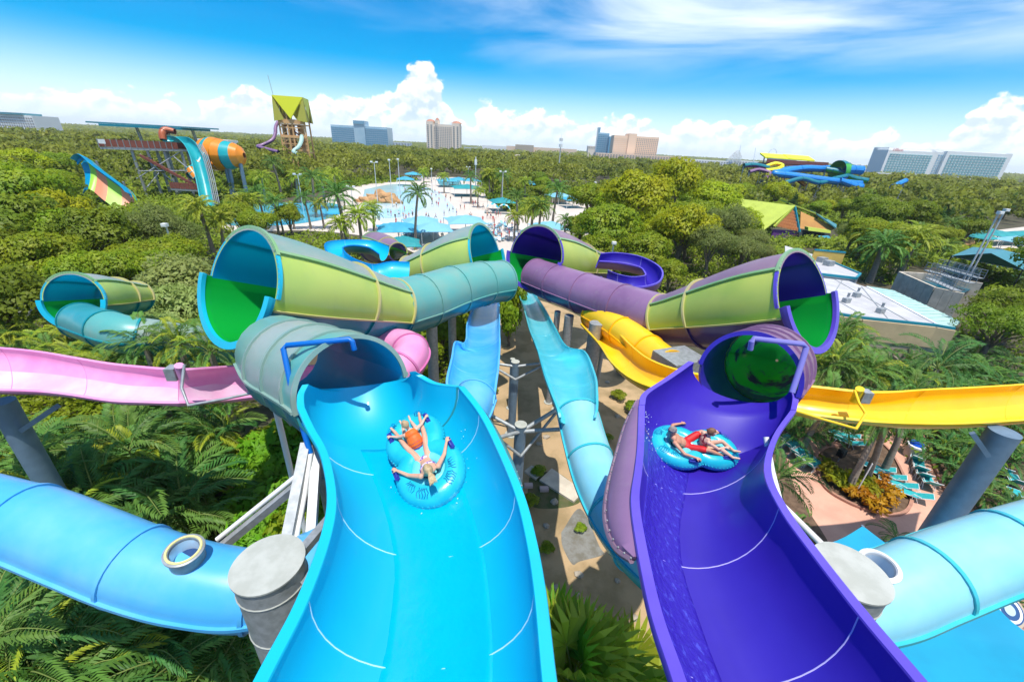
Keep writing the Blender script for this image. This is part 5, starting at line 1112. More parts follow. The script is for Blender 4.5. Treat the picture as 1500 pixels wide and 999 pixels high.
ssheet('right_deck', [(1330, 350), (1420, 342), (1560, 330), (1580, 420), (1500, 410), (1400, 376), (1350, 376)], 0.03, M_DECK)
# ------------------------------------------------------------------ park furniture in the distance
M_CANV = mat('blue_canvas', (0.05, 0.36, 0.52), rough=0.7, col2=(0.08, 0.44, 0.60), vscale=0.4, trans=0.15)
M_CANT = mat('teal_canvas', (0.01, 0.23, 0.25), rough=0.7, col2=(0.02, 0.29, 0.30), vscale=0.4)
M_CANP = mat('pale_blue_canvas', (0.22, 0.52, 0.64), rough=0.7, trans=0.15)
def canopy(label, px, py, z, w, m, h=1.3, group=None, rz=0.3):
    c = atz(px, py, z); t = thing('shade_canopy', label, 'canopy', loc=(c.x, c.y, 0), rz=rz, group=group)
    hw = w / 2; N = 6; mb = MB(); G = []
    for i in range(N + 1):
        for j in range(N + 1):
            u, v = 2 * i / N - 1, 2 * j / N - 1; e = max(abs(u), abs(v)); k = 1 - 0.10 * (1 - min(abs(u), abs(v)) ** 2) * e
            G.append((u * hw * k, v * hw * k, z - h * 0.4 + h * (1 - e) ** 0.85 - 0.25 * h * (1 - abs(u * v)) * e * 0))
    mb.add(G, [(i * (N + 1) + j, (i + 1) * (N + 1) + j, (i + 1) * (N + 1) + j + 1, i * (N + 1) + j + 1) for i in range(N) for j in range(N)])
    mb.add([(a, b, c_ - 0.06) for a, b, c_ in G], [(i * (N + 1) + j, i * (N + 1) + j + 1, (i + 1) * (N + 1) + j + 1, (i + 1) * (N + 1) + j) for i in range(N) for j in range(N)])
    o = bpy.data.objects.new('canvas', mb.mesh('canvas', m)); COL.objects.link(o); o.parent = t
    p = MB(); p.tube([(0, 0, 0), (0, 0, z + h * 0.55)], 0.09, 6); o = bpy.data.objects.new('mast', p.mesh('mast', M_WHITE)); COL.objects.link(o); o.parent = t
    for sx in (-1, 1):
        for sy in (-1, 1):
            p = MB(); p.tube([(sx * hw * .97, sy * hw * .97, 0), (sx * hw * .97, sy * hw * .97, z - h * 0.42)], 0.07, 6); o = bpy.data.objects.new('post', p.mesh('post', M_WHITE)); COL.objects.link(o); o.parent = t
    return t
GC = 'blue shade canopies round the pool'
for px, py, z, w, m, lab in [(583, 331, 3.2, 8.5, M_CANV, 'deepest blue shade canopy left of the lone coconut palm'), (617, 322, 3.4, 8.0, M_CANP, 'pale blue shade canopy at the water edge, farther of a pair'), (634, 331, 3.0, 8.0, M_CANP, 'pale blue shade canopy just behind the far green funnel'), (682, 320, 3.2, 9, M_CANP, 'pale blue shade canopy right behind the far green funnel rim'),
                             (806, 329, 3.2, 8, M_CANP, 'pale blue shade canopy among palms behind the violet funnel'), (820, 285, 3.2, 9, M_CANP, 'small pale canopy right of the middle palms'), (840, 290, 3.2, 8, M_CANV, 'small blue canopy at the right end of the deck'), (655, 263, 3.2, 10, M_CANV, 'left blue canopy at the top of the beach'), (672, 262, 3.2, 10, M_CANV, 'middle blue canopy at the top of the beach'), (690, 263, 3.2, 9, M_CANV, 'right blue canopy at the top of the beach'),
                             (684, 273, 3.5, 12, M_CANT, 'wide dark teal canopy beside the beach'), (736, 293, 3.2, 8, M_CANT, 'dark teal canopy between palms above the striped cabanas'), (594, 261, 3.2, 8, M_CANV, 'small blue canopy left of the beach top'), (605, 254, 3.4, 9, M_CANV, 'blue canopy in front of trees beyond the wave pool'), (772, 266, 3.2, 12, M_CANV, 'left blue canopy near the far right pool'), (786, 268, 3.2, 10, M_CANV, 'right blue canopy near the far right pool'), (590, 352, 3.0, 6, M_CANT, 'dark green canopy just behind the small mauve funnel')]:
    canopy(lab, px, py, z, w, m, group=GC)
for k, (px, py) in enumerate([(721, 308), (738, 309)]):
    c = atz(px, py, 0.9); t = thing('cabana', '%s of two turquoise and white striped cabanas' % ('left' if k == 0 else 'right'), 'cabana', loc=(c.x, c.y, 0))
    for q in range(9):
        a0, a1 = PI * q / 9, PI * (q + 1) / 9; mb = MB(); r = 2.1
        A = np.array([[(math.cos(a) * r, y, math.sin(a) * r * 1.25) for a in np.linspace(a0, a1, 4)] for y in (-1.4, 1.4)]); shell_mesh(mb, A, A * np.array((1.03, 1, 1.03)), 0, 0)
        o = bpy.data.objects.new('stripe', mb.mesh('stripe', mat('turquoise_canvas', (0.03, 0.46, 0.56), rough=0.7) if q % 2 == 0 else M_WHITE)); COL.objects.link(o); o.parent = t
M_POLE = mat('pale_pole', (0.55, 0.56, 0.56), rough=0.5)
def lamp_post(label, px, pyb, z, hh=None, two=True, d=None):
    c = atz(px, pyb, z); t = thing('lamp_post', label, 'lamp post', loc=(c.x, c.y, 0)); H = z
    for nm, fn in (('pole', lambda m: m.tube([(0, 0, 0), (0, 0, H)], [0.14, 0.09], 8)), ('crossbar', lambda m: m.beam((-0.9, 0, H - 0.1), (0.9, 0, H - 0.1), 0.09))):
        if nm == 'crossbar' and not two: continue
        m = MB(); fn(m); o = bpy.data.objects.new(nm, m.mesh(nm, M_POLE)); COL.objects.link(o); o.parent = t
    for s in ((-1, 1) if two else (0,)):
        m = MB(); m.box((s * 0.8, -0.15, H + 0.12), (0.6, 0.5, 0.38)); m.box((s * 0.8, -0.42, H + 0.12), (0.5, 0.06, 0.30)); o = bpy.data.objects.new('lamp_head', m.mesh('lamp_head', M_WHITE)); COL.objects.link(o); o.parent = t
for lab, px, py, z, two in [('tall twin lamp post between trees at the left end of the wave pool', 548, 238, 12, True), ('twin lamp post with white heads beside the blue pool', 514, 274, 7, True), ('lamp post among palms left of the blue pool', 436, 256, 9, True), ('leaning looking lamp post above the shrubs left of the big funnel', 243, 331, 7.5, False), ('thin lamp post in front of trees beyond the pool', 570, 235, 13, False),
                            ('second thin lamp post in front of trees beyond the pool', 583, 234, 13, False), ('lamp post at the far end of the beach', 632, 248, 9, False), ('short lamp post beside the far canopies', 686, 245, 8, True), ('tall slim post above the palms right of the beach', 737, 252, 11, True), ('white topped post beside the yellow trees on the right', 872, 268, 10, False), ('white ball lamp behind the violet bowl', 899, 357, 6, False),
                            ('left floodlight mast of a pair above the teal canopy at the right edge', 1463, 313, 13, False), ('right floodlight mast of a pair above the teal canopy at the right edge', 1472, 309, 13, False), ('small curved lamp at the far left wood', 20, 262, 10, False)]:
    lamp_post(lab, px, py, z, two=two)
m = MB(); c = dep(823, 196, 300); b = Vector((c.x, c.y, 0)); m.tube([b, c - Vector((0, 0, 8))], [0.5, 0.3], 8); mast = thing('radio_mast', 'tall radio mast rising over the wood right of the middle', 'mast', loc=b); m.build('pole', M_POLE, mast)
m = MB(); m.lathe([(1.3, -9), (1.3, -7)], 8, c=c); m.lathe([(1.3, -5), (1.3, -3)], 8, c=c); m.tube([c - Vector((0, 0, 8)), c], 0.15, 6); m.build('antenna', M_WHITE, mast)
c = atz(697, 238, 12); t = thing('utility_pole', 'grey utility pole with three white drums beyond the beach', 'pole', loc=(c.x, c.y, 0)); m = MB(); m.tube([(c.x, c.y, 0), (c.x, c.y, 14)], 0.2, 8); m.build('pole', M_POLE, t); m = MB(); m.lathe([(0.5, 11), (0.5, 13)], 8, c=(c.x, c.y, 0)); m.build('drum', M_WHITE, t)
# rocks in the wave pool
M_ROCK = mat('orange_rockwork', (0.52, 0.30, 0.13), rough=0.85, col2=(0.40, 0.21, 0.09), vscale=0.6, bump=0.6, bscale=1.5)
def rock(label, px, py, w, d, h, seed, m=M_ROCK):
    r = np.random.RandomState(seed); bm = bmesh.new(); bmesh.ops.create_icosphere(bm, subdivisions=3, radius=1.0)
    off = r.uniform(0, 6, 6)
    for v in bm.verts:
        n = v.co.copy(); k = 1 + 0.22 * math.sin(n.x * 4 + off[0]) * math.sin(n.y * 5 + off[1]) + 0.16 * math.sin(n.z * 7 + n.x * 6 + off[2]); v.co = Vector((n.x * k * w / 2, n.y * k * d / 2, max(-0.1, n.z * k * h)))
    me = bpy.data.meshes.new('rock'); bm.to_mesh(me); bm.free(); me.materials.append(m); o = bpy.data.objects.new('rock', me); COL.objects.link(o); o.location = atz(px, py, 0); return tag(o, label, 'rock')
rock('long orange rock outcrop at the left end of the wave pool', 543, 297, 9, 4, 1.9, 1); rock('taller orange rock outcrop standing in the wave pool', 563, 294, 11, 4, 3.0, 2); rock('rounded orange rock at the right end of the outcrop', 576, 298, 6, 3, 2.2, 3)
rock('orange boulder beside the pool under the trees on the right', 1412, 366, 3, 2.5, 2.3, 4)
# loungers
M_SLING = mat('turquoise_sling', (0.02, 0.34, 0.36), rough=0.55, col2=(0.03, 0.42, 0.43), vscale=8)
M_FRAME = mat('white_tube_frame', (0.74, 0.74, 0.72), rough=0.35)
def lounger_meshes(back):
    s = MB(); s.box((0, 0.42, 0.36), (0.56, 1.15, 0.03)); b = MB(); bl = 0.72; e = Vector((0, -0.15 - bl * math.cos(back), 0.38 + bl * math.sin(back))); b.beam((0, -0.16, 0.37), e, 0.56, 0.03)
    f = MB()
    for sx in (-0.3, 0.3):
        f.tube([(sx, 1.0, 0.36), (sx, -0.15, 0.36), (sx, e.y, e.z)], 0.02, 6); f.tube([(sx, 0.8, 0.36), (sx, 0.92, 0.0), (sx, 0.55, 0.0), (sx, 0.5, 0.36)], 0.018, 6); f.tube([(sx, -0.1, 0.36), (sx, -0.3, 0.0), (sx, 0.0, 0.0), (sx, 0.05, 0.36)], 0.018, 6)
        f.tube([(sx * 1.1, -0.3, 0.5), (sx * 1.1, 0.05, 0.56), (sx * 1.1, 0.18, 0.36)], 0.018, 6)
    f.tube([(-0.3, 1.0, 0.36), (0.3, 1.0, 0.36)], 0.02, 6); f.tube([(-0.3, e.y, e.z), (0.3, e.y, e.z)], 0.02, 6)
    return [('seat_sling', s.mesh('seat_sling', M_SLING)), ('backrest_sling', b.mesh('backrest_sling', M_SLING)), ('frame', f.mesh('frame', M_FRAME, True))]
LM = [lounger_meshes(0.75), lounger_meshes(0.45)]
def lounger(px, py, rz, label, group, k=0, z=0.35):
    c = atz(px, py, z); t = thing('sun_lounger', label, 'sun lounger', loc=(c.x, c.y, 0.01), rz=rz, group=group)
    for nm, me in LM[k]:
        o = bpy.data.objects.new(nm, me); COL.objects.link(o); o.parent = t
    return t
for i, (px, py) in enumerate([(1147, 644), (1156, 653), (1167, 664), (1176, 673), (1187, 681)]):
    lounger(px, py, -1.05, 'turquoise sun lounger, %s from the top of the row beside the violet slide' % ('first', 'second', 'third', 'fourth', 'fifth')[i], 'loungers in a row beside the violet slide')
for i, (px, py) in enumerate([(1342, 672), (1347, 686), (1351, 695), (1361, 707)]):
    lounger(px, py, -0.75 + 0.1 * i, 'turquoise sun lounger, %s from the top of the row left of the blue grey column' % ('first', 'second', 'third', 'fourth')[i], 'loungers left of the blue grey column')
for i, (px, py) in enumerate([(1238, 638), (1246, 648), (1286, 686), (1301, 697), (1317, 709), (1338, 724)]):
    lounger(px, py, 0.9, 'turquoise sun lounger, %s from the top of the curved line behind the planting bed' % ('first', 'second', 'third', 'fourth', 'fifth', 'sixth')[i], 'loungers in a curve behind the planting bed', 1)
for i, (px, py) in enumerate([(1466, 688), (1488, 706), (1440, 650), (1492, 730)]):
    lounger(px, py, -0.6, 'turquoise sun lounger right of the blue grey column, %s from the top' % ('second', 'third', 'first', 'fourth')[i], 'loungers right of the blue grey column')
c = atz(1333, 668, 0); t = thing('waste_bin', 'round concrete waste bin with a blue flap lid', 'bin', loc=c)
for nm, pr_, m in (('bin_body', [(0.42, 0), (0.45, 0.85)], M_CONC), ('bin_rim', [(0.50, 0.85), (0.50, 0.98), (0.40, 1.02)], M_WHITE), ('bin_lid', [(0.40, 1.02), (0.34, 1.16), (0.05, 1.2)], mat('bright_blue_plastic', (0.01, 0.10, 0.60), rough=0.35))):
    mb = MB(); mb.lathe(pr_, 20, c=c); mb.build(nm, m, t, smooth=True)
c = atz(1227, 676, 0); t = thing('loudspeaker', 'black loudspeaker on a short post in the planting', 'loudspeaker', loc=c); mb = MB(); mb.tube([c, c + Vector((0, 0, 0.5))], 0.04, 6); mb.build('post', M_STEEL, t); mb = MB(); mb.box(c + Vector((0, 0, 0.75)), (0.45, 0.35, 0.55), 0.4); mb.box(c + Vector((-0.07, -0.17, 0.75)), (0.36, 0.03, 0.46), 0.4); mb.build('cabinet', mat('black_plastic', (0.012, 0.012, 0.014), rough=0.5), t)
c = atz(1250, 728, 0); mb = MB(); mb.tube([c, c + Vector((0.05, 0, 2.6))], 0.035, 6); tag(mb.build('stake', M_WHITE), 'thin pale stake standing in the rounded planting bed', 'stake')
# shade sail under the cyan tube
ms = mat('turquoise_sail_cloth', (0.0, 0.26, 0.44), rough=0.75, col2=(0.0, 0.30, 0.48), vscale=0.5, bump=0.05, bscale=3)
def sail(label, pxs, z, sag=0.35):
    P = [np.array(atz(px, py, zz)) for px, py, zz in pxs]; mb = MB(); n = len(P); o = []; c = sum(P) / n
    for i in range(n):
        a, b = P[i], P[(i + 1) % n]
        for k in range(8):
            t = k / 8; q = a + (b - a) * t; o.append(q + (c - q) * sag * 0.30 * math.sin(PI * t))
    rings = [[c + (q - c) * s - np.array((0, 0, sag * (1 - s * s))) for q in o] for s in (1, 0.8, 0.6, 0.4, 0.2)]
    m_ = len(o); mb.v = [tuple(q) for r in rings for q in r] + [tuple(c - np.array((0, 0, sag)))]
    for r in range(4):
        for i in range(m_): mb.f.append((r * m_ + i, r * m_ + (i + 1) % m_, (r + 1) * m_ + (i + 1) % m_, (r + 1) * m_ + i)); mb.m.append(0)
    for i in range(m_): mb.f.append((4 * m_ + i, 4 * m_ + (i + 1) % m_, 5 * m_)); mb.m.append(0)
    b = thing('shade_sail', label, 'shade sail', loc=tuple(P[0])[:2] + (0,)); mb.build('sail_cloth', ms, b, smooth=True, sharp=0)
    for i, p in enumerate(P):
        k = MB(); k.tube([(p[0], p[1], 0), tuple(p)], 0.06, 8); k.build('sail_post', M_STEELB, b)
sail('large turquoise shade sail stretched under the pale cyan tube', [(1130, 800, 4.0), (1264, 770, 4.3), (1375, 832, 4.0), (1446, 868, 4.0), (1560, 960, 4.0), (1560, 1200, 4.0), (1150, 1200, 4.0)], 4)
c = atz(1478, 893, 2.6); t = thing('round_sign', 'round white and navy lifebuoy emblem sign at the lower right edge', 'sign', loc=c)
for nm, r0, r1, z, m in (('sign_disc', 0.0, 0.62, 0.0, mat('tan_ring', (0.45, 0.36, 0.26), rough=0.6)), ('sign_ring', 0.0, 0.52, 0.02, mat('navy_print', (0.02, 0.08, 0.22), rough=0.5)), ('sign_ring', 0.36, 0.46, 0.03, M_WHITE), ('sign_emblem', 0.0, 0.20, 0.04, mat('pale_blue_print', (0.45, 0.62, 0.72), rough=0.5))):
    mb = MB(); mb.lathe([(max(r0, 0.001), z), (r1, z), (r1, z - 0.015)], 24, cap=False); R = Matrix.Rotation(math.radians(38), 3, 'X') @ Matrix.Rotation(0.0, 3, 'Z'); mb.v = [tuple(R @ Vector(v) + c) for v in mb.v]; mb.build(nm, m, t)
mb = MB(); mb.tube([(c.x, c.y + 0.1, 0), c + Vector((0, 0.02, -0.05))], 0.05, 6); mb.build('post', M_STEELB, t)

# ================================================================== buildings on the right
M_WROOF = mat('white_roof_membrane', (0.52, 0.51, 0.51), rough=0.8, col2=(0.42, 0.41, 0.41), vscale=0.5)
M_MINT = mat('mint_metal_roof', (0.42, 0.60, 0.54), rough=0.5, col2=(0.36, 0.54, 0.49), vscale=0.8)
M_BEIGE = mat('beige_stucco', (0.56, 0.42, 0.24), rough=0.85, col2=(0.48, 0.36, 0.21), vscale=0.8)
M_BEIGE2 = mat('grey_beige_stucco', (0.46, 0.38, 0.28), rough=0.85, col2=(0.40, 0.33, 0.25), vscale=0.8)
M_TEALTRIM = mat('teal_trim', (0.0, 0.22, 0.30), rough=0.5)
M_YWALL = mat('yellow_stucco', (0.70, 0.46, 0.10), rough=0.85, col2=(0.62, 0.40, 0.10), vscale=0.8)
M_OWALL = mat('orange_stucco', (0.66, 0.34, 0.10), rough=0.85, col2=(0.58, 0.29, 0.09), vscale=0.6)
M_LROOF = mat('lime_metal_roof', (0.50, 0.58, 0.08), rough=0.5, col2=(0.44, 0.52, 0.07), vscale=0.6)
M_TROOF = mat('teal_metal_roof', (0.06, 0.26, 0.32), rough=0.5, col2=(0.05, 0.22, 0.27), vscale=0.6)
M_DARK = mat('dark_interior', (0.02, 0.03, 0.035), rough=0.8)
def W3(px, py, z): return Vector(atz(px, py, z))
bA = thing('pavilion', 'long beige building with white and mint green roof halves', 'building', loc=atz(1300, 500, 0))
zr = 4.6
rf = [W3(1150, 392, zr), W3(1209, 398, zr), W3(1257, 417, zr), W3(1270, 421, zr), W3(1371, 474, zr), W3(1263, 463, zr), W3(1150, 444, zr)]
mb = MB(); mb.prism(rf, 0.2); wr_ = mb.build('white_roof', M_WROOF, bA)
for a_, b_ in (((1235, 409), (1215, 440)), ((1262, 420), (1300, 466)), ((1215, 405), (1330, 470)), ((1190, 420), (1265, 462))):
    mb = MB(); mb.beam(W3(*a_, zr + .02), W3(*b_, zr + .02), 0.09, 0.05); mb.build('roof_seam', M_STEEL, wr_)
for px_, py_ in ((1240, 440), (1255, 432), (1290, 455)):
    mb = MB(); mb.box(W3(px_, py_, zr + .25), (0.7, 0.5, 0.5), 0.3); mb.lathe([(0.12, .4), (0.12, .8), (0.2, .85)], 8, c=W3(px_, py_, zr)); mb.build('roof_vent', M_STEEL, wr_)
mt = [W3(1270, 419, zr + .03), W3(1308, 425, zr + .03), W3(1408, 471, zr + .03), W3(1398, 479, zr + .03), W3(1371, 474.5, zr + .03)]
rb = mt; mb = MB(); mb.prism(mt, 0.2); mr = mb.build('mint_roof', M_MINT, bA)
for k in range(12):
    t0 = (k + 0.5) / 12; a = mt[0].lerp(mt[4], t0); b = mt[1].lerp(mt[2], t0); mb = MB(); mb.beam(a + Vector((0, 0, .03)), b + Vector((0, 0, .03)), 0.07, 0.06); mb.build('standing_seam', M_MINT, mr)
mb = MB(); mb.beam(W3(1270, 420, zr + .05), W3(1371, 474, zr + .05), 0.25, 0.08); mb.build('ridge_cap', M_WHITE, bA)
def wall(par, a, b, z0, z1, m, name='wall', th=0.2, out=None):
    mb = MB(); a = Vector(a); b = Vector(b); mb.beam((a.x, a.y, (z0 + z1) / 2), (b.x, b.y, (z0 + z1) / 2), th, z1 - z0); return mb.build(name, m, par)
e = [W3(1150, 446, zr), W3(1263, 464, zr), W3(1371, 475, zr), W3(1400, 480, zr)]
for a, b in zip(e[:-1], e[1:]):
    n = Vector((0, 0, 0)); n = (b - a).normalized().cross(Vector((0, 0, 1))) * -0.25
    wall(bA, a + n * -1, b + n * -1, 2.3, zr - .22, M_BEIGE, 'upper_wall', 0.2); wall(bA, a - n * 0.6, b - n * 0.6, 0, 2.3, M_BEIGE2, 'lower_wall', 0.2)
    mb = MB(); mb.beam(a + Vector((0, 0, -.1)), b + Vector((0, 0, -.1)), 0.14, 0.24); mb.build('eave', M_TEALTRIM, bA)
for t0 in (0.3, 0.55, 0.8):
    p = e[1].lerp(e[2], t0); mb = MB(); mb.box((p.x + 0.05, p.y + 0.1, 2.2), (0.14, 0.14, 4.1)); mb.build('downpipe', M_OWALL, bA)
wall(bA, W3(1263, 463, zr), W3(1270, 421, zr), 0, zr - .25, M_BEIGE2, 'end_wall') if False else None
sh = thing('low_wall', 'grey low wall and ramp in front of the beige building', 'wall', loc=W3(1330, 540, 0)); wall(sh, W3(1290, 520, 0), W3(1350, 580, 0), 0, 1.0, M_CONC); wall(sh, W3(1350, 580, 0), W3(1420, 590, 0), 0, 0.8, M_CONC)
bB = thing('kiosk', 'white roofed building with a teal edge and a yellow upper wall', 'building', loc=atz(1220, 420, 0))
q = [W3(1150, 360, 5), W3(1192, 373, 5), W3(1260, 402, 5), W3(1254, 408, 5), W3(1150, 396, 5)]; mb = MB(); mb.prism(q, 0.2); mb.build('roof', M_WROOF, bB)
for a, b in zip(q[1:4], q[2:5]):
    mb = MB(); mb.beam(a + Vector((0, 0, .03)), b + Vector((0, 0, .03)), 0.25, 0.3); mb.build('eave', M_TEALTRIM, bB); wall(bB, a - Vector((0, -.2, 0)), b - Vector((0, -.2, 0)), 0, 4.8, M_WROOF)
for k, (px, py) in enumerate([(1203, 384), (1213, 389)]):
    c = W3(px, py, 5.0); mb = MB(); mb.box(c + Vector((0, 0, .35)), (1.2, 0.9, 0.7), 0.4); mb.build('roof_unit', M_STEEL, bB)
yw = [W3(1193, 367, 6.4), W3(1238, 371, 6.4)]
wall(bB, yw[0], yw[1], 4.2, 6.4, M_YWALL, 'yellow_wall'); mb = MB(); mb.beam(yw[0] + Vector((0, 0, .1)), yw[1] + Vector((0, 0, .1)), 0.3, 0.2); mb.build('eave', M_TEALTRIM, bB)
# gabled hall with lime roof
bC = thing('gabled_hall', 'orange gabled hall with lime green roof edges', 'building', loc=atz(1180, 345, 0))
ap = dep(1163, 303, 105); c0 = dep(1134, 331, 105); c1 = dep(1171, 339, 105)
bk = Vector((-9, 12, 0)); g3 = MB(); g3.add([c0, c1, ap, c0 + Vector((0, .3, 0)), c1 + Vector((0, .3, 0)), ap + Vector((0, .3, 0))], [(0, 1, 2), (5, 4, 3), (0, 3, 4, 1), (1, 4, 5, 2), (2, 5, 3, 0)]); gw = g3.build('gable', mat('orange_tile', (0.55, 0.20, 0.06), rough=0.7, col2=(0.48, 0.16, 0.05), vscale=1), bC)
for k in range(7):                         # rows of scale tiles on the gable
    for j in range(8):
        u = (k + 0.5) / 7.5; l = c0.lerp(ap, u); r_ = c1.lerp(ap, u); w = (j + 0.5 * (k % 2) + 0.25) / 8
        if w > 1 - 0.05: continue
        p = l.lerp(r_, w) - Vector((0, 0.06, 0)); s = (r_ - l).length / 17
        if s < 0.1: continue
        tb = MB(); tb.add([p + Vector((-s, 0, .35)), p + Vector((s, 0, .35)), p + Vector((s * .9, -.08, -.1)), p + Vector((0, -.1, -.4)), p + Vector((-s * .9, -.08, -.1))], [(0, 4, 3, 2, 1)]); tb.build('tile', MATS['orange_tile'], gw)
for a in (c0, c1):
    mb = MB(); mb.beam(a - Vector((0, .1, 0.2)), ap - Vector((0, .1, -0.2)), 0.5, 0.5); mb.build('gable_edge', M_TEALTRIM if a is c1 else M_LROOF, bC)
pl_ = MB(); pl_.prism([ap + Vector((0, -.5, .3)), ap + bk + Vector((0, 0, .3)), c0 + bk + Vector((-3, 0, -1.5)), c0 + Vector((-3, -.5, -1.5))], 0.25); bm_fix(pl_.build('roof', M_LROOF, bC))
wall(bC, c0 + Vector((.3, .5, 0)), c1 + Vector((-.3, .5, 0)), 0, c1.z, mat('purple_wall', (0.16, 0.05, 0.24), rough=0.8))
h0 = dep(1173, 310, 108); h1 = dep(1226, 334, 108); h2 = dep(1217, 338, 108); h3 = dep(1172, 335, 108)
def slab(par, name, pts, th, m):
    a = [Vector(p) for p in pts]; n = len(a); d = Vector((0, th, 0)); mb = MB(); mb.add(a + [p + d for p in a], [tuple(range(n)), tuple(reversed(range(n, 2 * n)))] + [(i, i + n, (i + 1) % n + n, (i + 1) % n) for i in range(n)]); o = mb.build(name, m, par); bm_fix(o); return o
slab(bC, 'side_gable', [h3, h2, h1, h0], 0.4, M_OWALL)
mb = MB(); r0, r1 = dep(1156, 297, 108), dep(1213, 319, 108); mb.prism([r0, r1, r1 + Vector((2.5, 5, -.8)), r0 + Vector((1.0, 6, 0.3))], 0.3); bm_fix(mb.build('roof_strip', M_LROOF, bC))
mb = MB(); r2, r3 = dep(1197, 313, 107), dep(1225, 334, 107); mb.prism([r2, r3, r3 + Vector((5, 7, 0)), r2 + Vector((4, 9, 0))], 0.3); bm_fix(mb.build('teal_roof', M_TROOF, bC))
slab(bC, 'awning', [dep(1184, 333, 104), dep(1217, 338, 104), dep(1217, 342, 104), dep(1184, 338, 104)], 1.5, M_LROOF)
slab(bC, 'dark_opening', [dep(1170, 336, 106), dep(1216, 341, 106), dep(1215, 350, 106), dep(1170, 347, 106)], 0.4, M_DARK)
slab(bC, 'awning', [dep(1199, 346, 103), dep(1215, 346, 103), dep(1217, 349, 103), dep(1201, 350, 103)], 0.5, M_CANV)
mb = MB(); pp = [W3(1150, 352, 0), W3(1185, 348, 0), W3(1240, 362, 0)]
fe = thing('railing_fence', 'low brown railing in front of the gabled hall', 'fence', loc=pp[1])
for a, b in zip(pp[:-1], pp[1:]):
    for zz in (0.4, 1.1):
        mb = MB(); mb.beam(a + Vector((0, 0, zz)), b + Vector((0, 0, zz)), 0.06); mb.build('rail', M_WOOD, fe)
    for k in range(10):
        p = a.lerp(b, k / 10); mb = MB(); mb.box(p + Vector((0, 0, .6)), (0.12, 0.12, 1.2)); mb.build('fence_post', M_WOOD, fe)
bD = thing('outbuilding', 'small grey roof showing between trees right of the gabled hall', 'building', loc=W3(1268, 335, 0)); q = [W3(1248, 331, 4), W3(1253, 325, 5), W3(1287, 331, 5), W3(1290, 336, 4)]; mb = MB(); mb.prism(q, 0.25); mb.build('roof', M_WROOF, bD); wall(bD, q[0], q[3], 0, 3.8, M_BEIGE2)
# concrete tank
tk = thing('concrete_tank', 'pale concrete tank with a dark teal basin inside', 'tank', loc=W3(1350, 430, 0))
zt = 5.0; T0, T1, T2, T3 = W3(1318, 398, zt), W3(1371, 421, zt), W3(1413, 430, zt), W3(1354, 400, zt)
def panels(a, b, n, nm='wall_panel'):
    for k in range(n):
        p, q = a.lerp(b, (k + .01) / n), a.lerp(b, (k + .985) / n); mb = MB(); mb.beam((p.x, p.y, zt / 2), (q.x, q.y, zt / 2), 0.3, zt); mb.build(nm, M_CONC, tk)
panels(T0, T1, 5); panels(T1, T2, 3); panels(T0, T3, 3); panels(T3, W3(1440, 415, zt), 5)
mb = MB(); mb.poly([W3(1320, 399, zt - 1), W3(1372, 420, zt - 1), W3(1412, 429, zt - 1), W3(1438, 416, zt - 1), W3(1354, 401, zt - 1)]); mb.build('basin_water', mat('dark_teal_water', (0.0, 0.10, 0.15), rough=0.1), tk)
sc_ = thing('steel_walkway', 'grey steel walkway with many railings on the concrete tank', 'walkway', loc=W3(1395, 410, 0))
wy = [(W3(1362, 408, zt + .1), W3(1402, 426, zt + .1)), (W3(1358, 396, zt + .1), W3(1424, 415, zt + .1)), (W3(1376, 391, zt + .1), W3(1436, 408, zt + .1))]
for a, b in wy:
    mb = MB(); mb.beam(a, b, 1.0, 0.08); mb.build('walkway_deck', M_STEEL, sc_)
    for zz in (0.4, 0.75, 1.1):
        for s in (-.45, .45):
            n = (b - a).normalized().cross(Vector((0, 0, 1))) * s; mb = MB(); mb.tube([a + n + Vector((0, 0, zz)), b + n + Vector((0, 0, zz))], 0.03, 5); mb.build('rail', M_STEEL, sc_)
    for k in range(9):
        for s in (-.45, .45):
            n = (b - a).normalized().cross(Vector((0, 0, 1))) * s; p = a.lerp(b, k / 8) + n; mb = MB(); mb.tube([p, p + Vector((0, 0, 1.15))], 0.03, 5); mb.build('baluster', M_STEEL, sc_)
# teal hip canopies
def hip(label, pts, ridge, zb, m, m2):
    t = thing('pool_shelter', label, 'shelter', loc=W3(*pts[0], 0)); P = [W3(px, py, zb) for px, py in pts]; Rg = [W3(px, py, z) for px, py, z in ridge]
    mb = MB(); mb.add(P + Rg, [(0, 1, 5, 4), (1, 2, 5), (2, 3, 4, 5), (3, 0, 4)]); mb.add([p - Vector((0, 0, .1)) for p in P + Rg], [(4, 5, 1, 0), (5, 2, 1), (5, 4, 3, 2), (4, 0, 3)]); mb.build('roof', m, t)
    for p in P:
        mb = MB(); mb.tube([(p.x, p.y, 0), (p.x, p.y, zb)], 0.1, 6); mb.build('post', M_DARK if m2 is None else m2, t)
    for k in range(14):
        a = P[0].lerp(P[1], (k + .5) / 14); mb = MB(); mb.box(a - Vector((0, 0.0, .12)), (0.5, 0.25, 0.14), 0.3); mb.build('rafter_end', M_WHITE, t)
hip('teal hip roofed pool shelter with a row of white rafter ends', [(1394, 375), (1499, 395), (1540, 384), (1425, 362)], [(1452, 371, 6.3), (1470, 366, 6.3)], 4.2, M_TROOF, None)
for lab, px, py, w, m in [('blue canopy under the twin floodlight masts', 1452, 339, 10, M_CANT), ('pale blue canopy at the right edge beyond the shelter', 1488, 350, 7, M_CANP), ('teal canopy at the right edge among trees', 1500, 342, 9, M_CANT), ('small green blue canopy left of the floodlight masts', 1438, 345, 6, M_CANT)]: canopy(lab, px, py, 3.2, w, m, group='canopies by the right hand pool')
yb = [broad_proto(1.2, 0.9, 10, 160, 0.2, L_YELP, 93, trunk_h=0.1)]
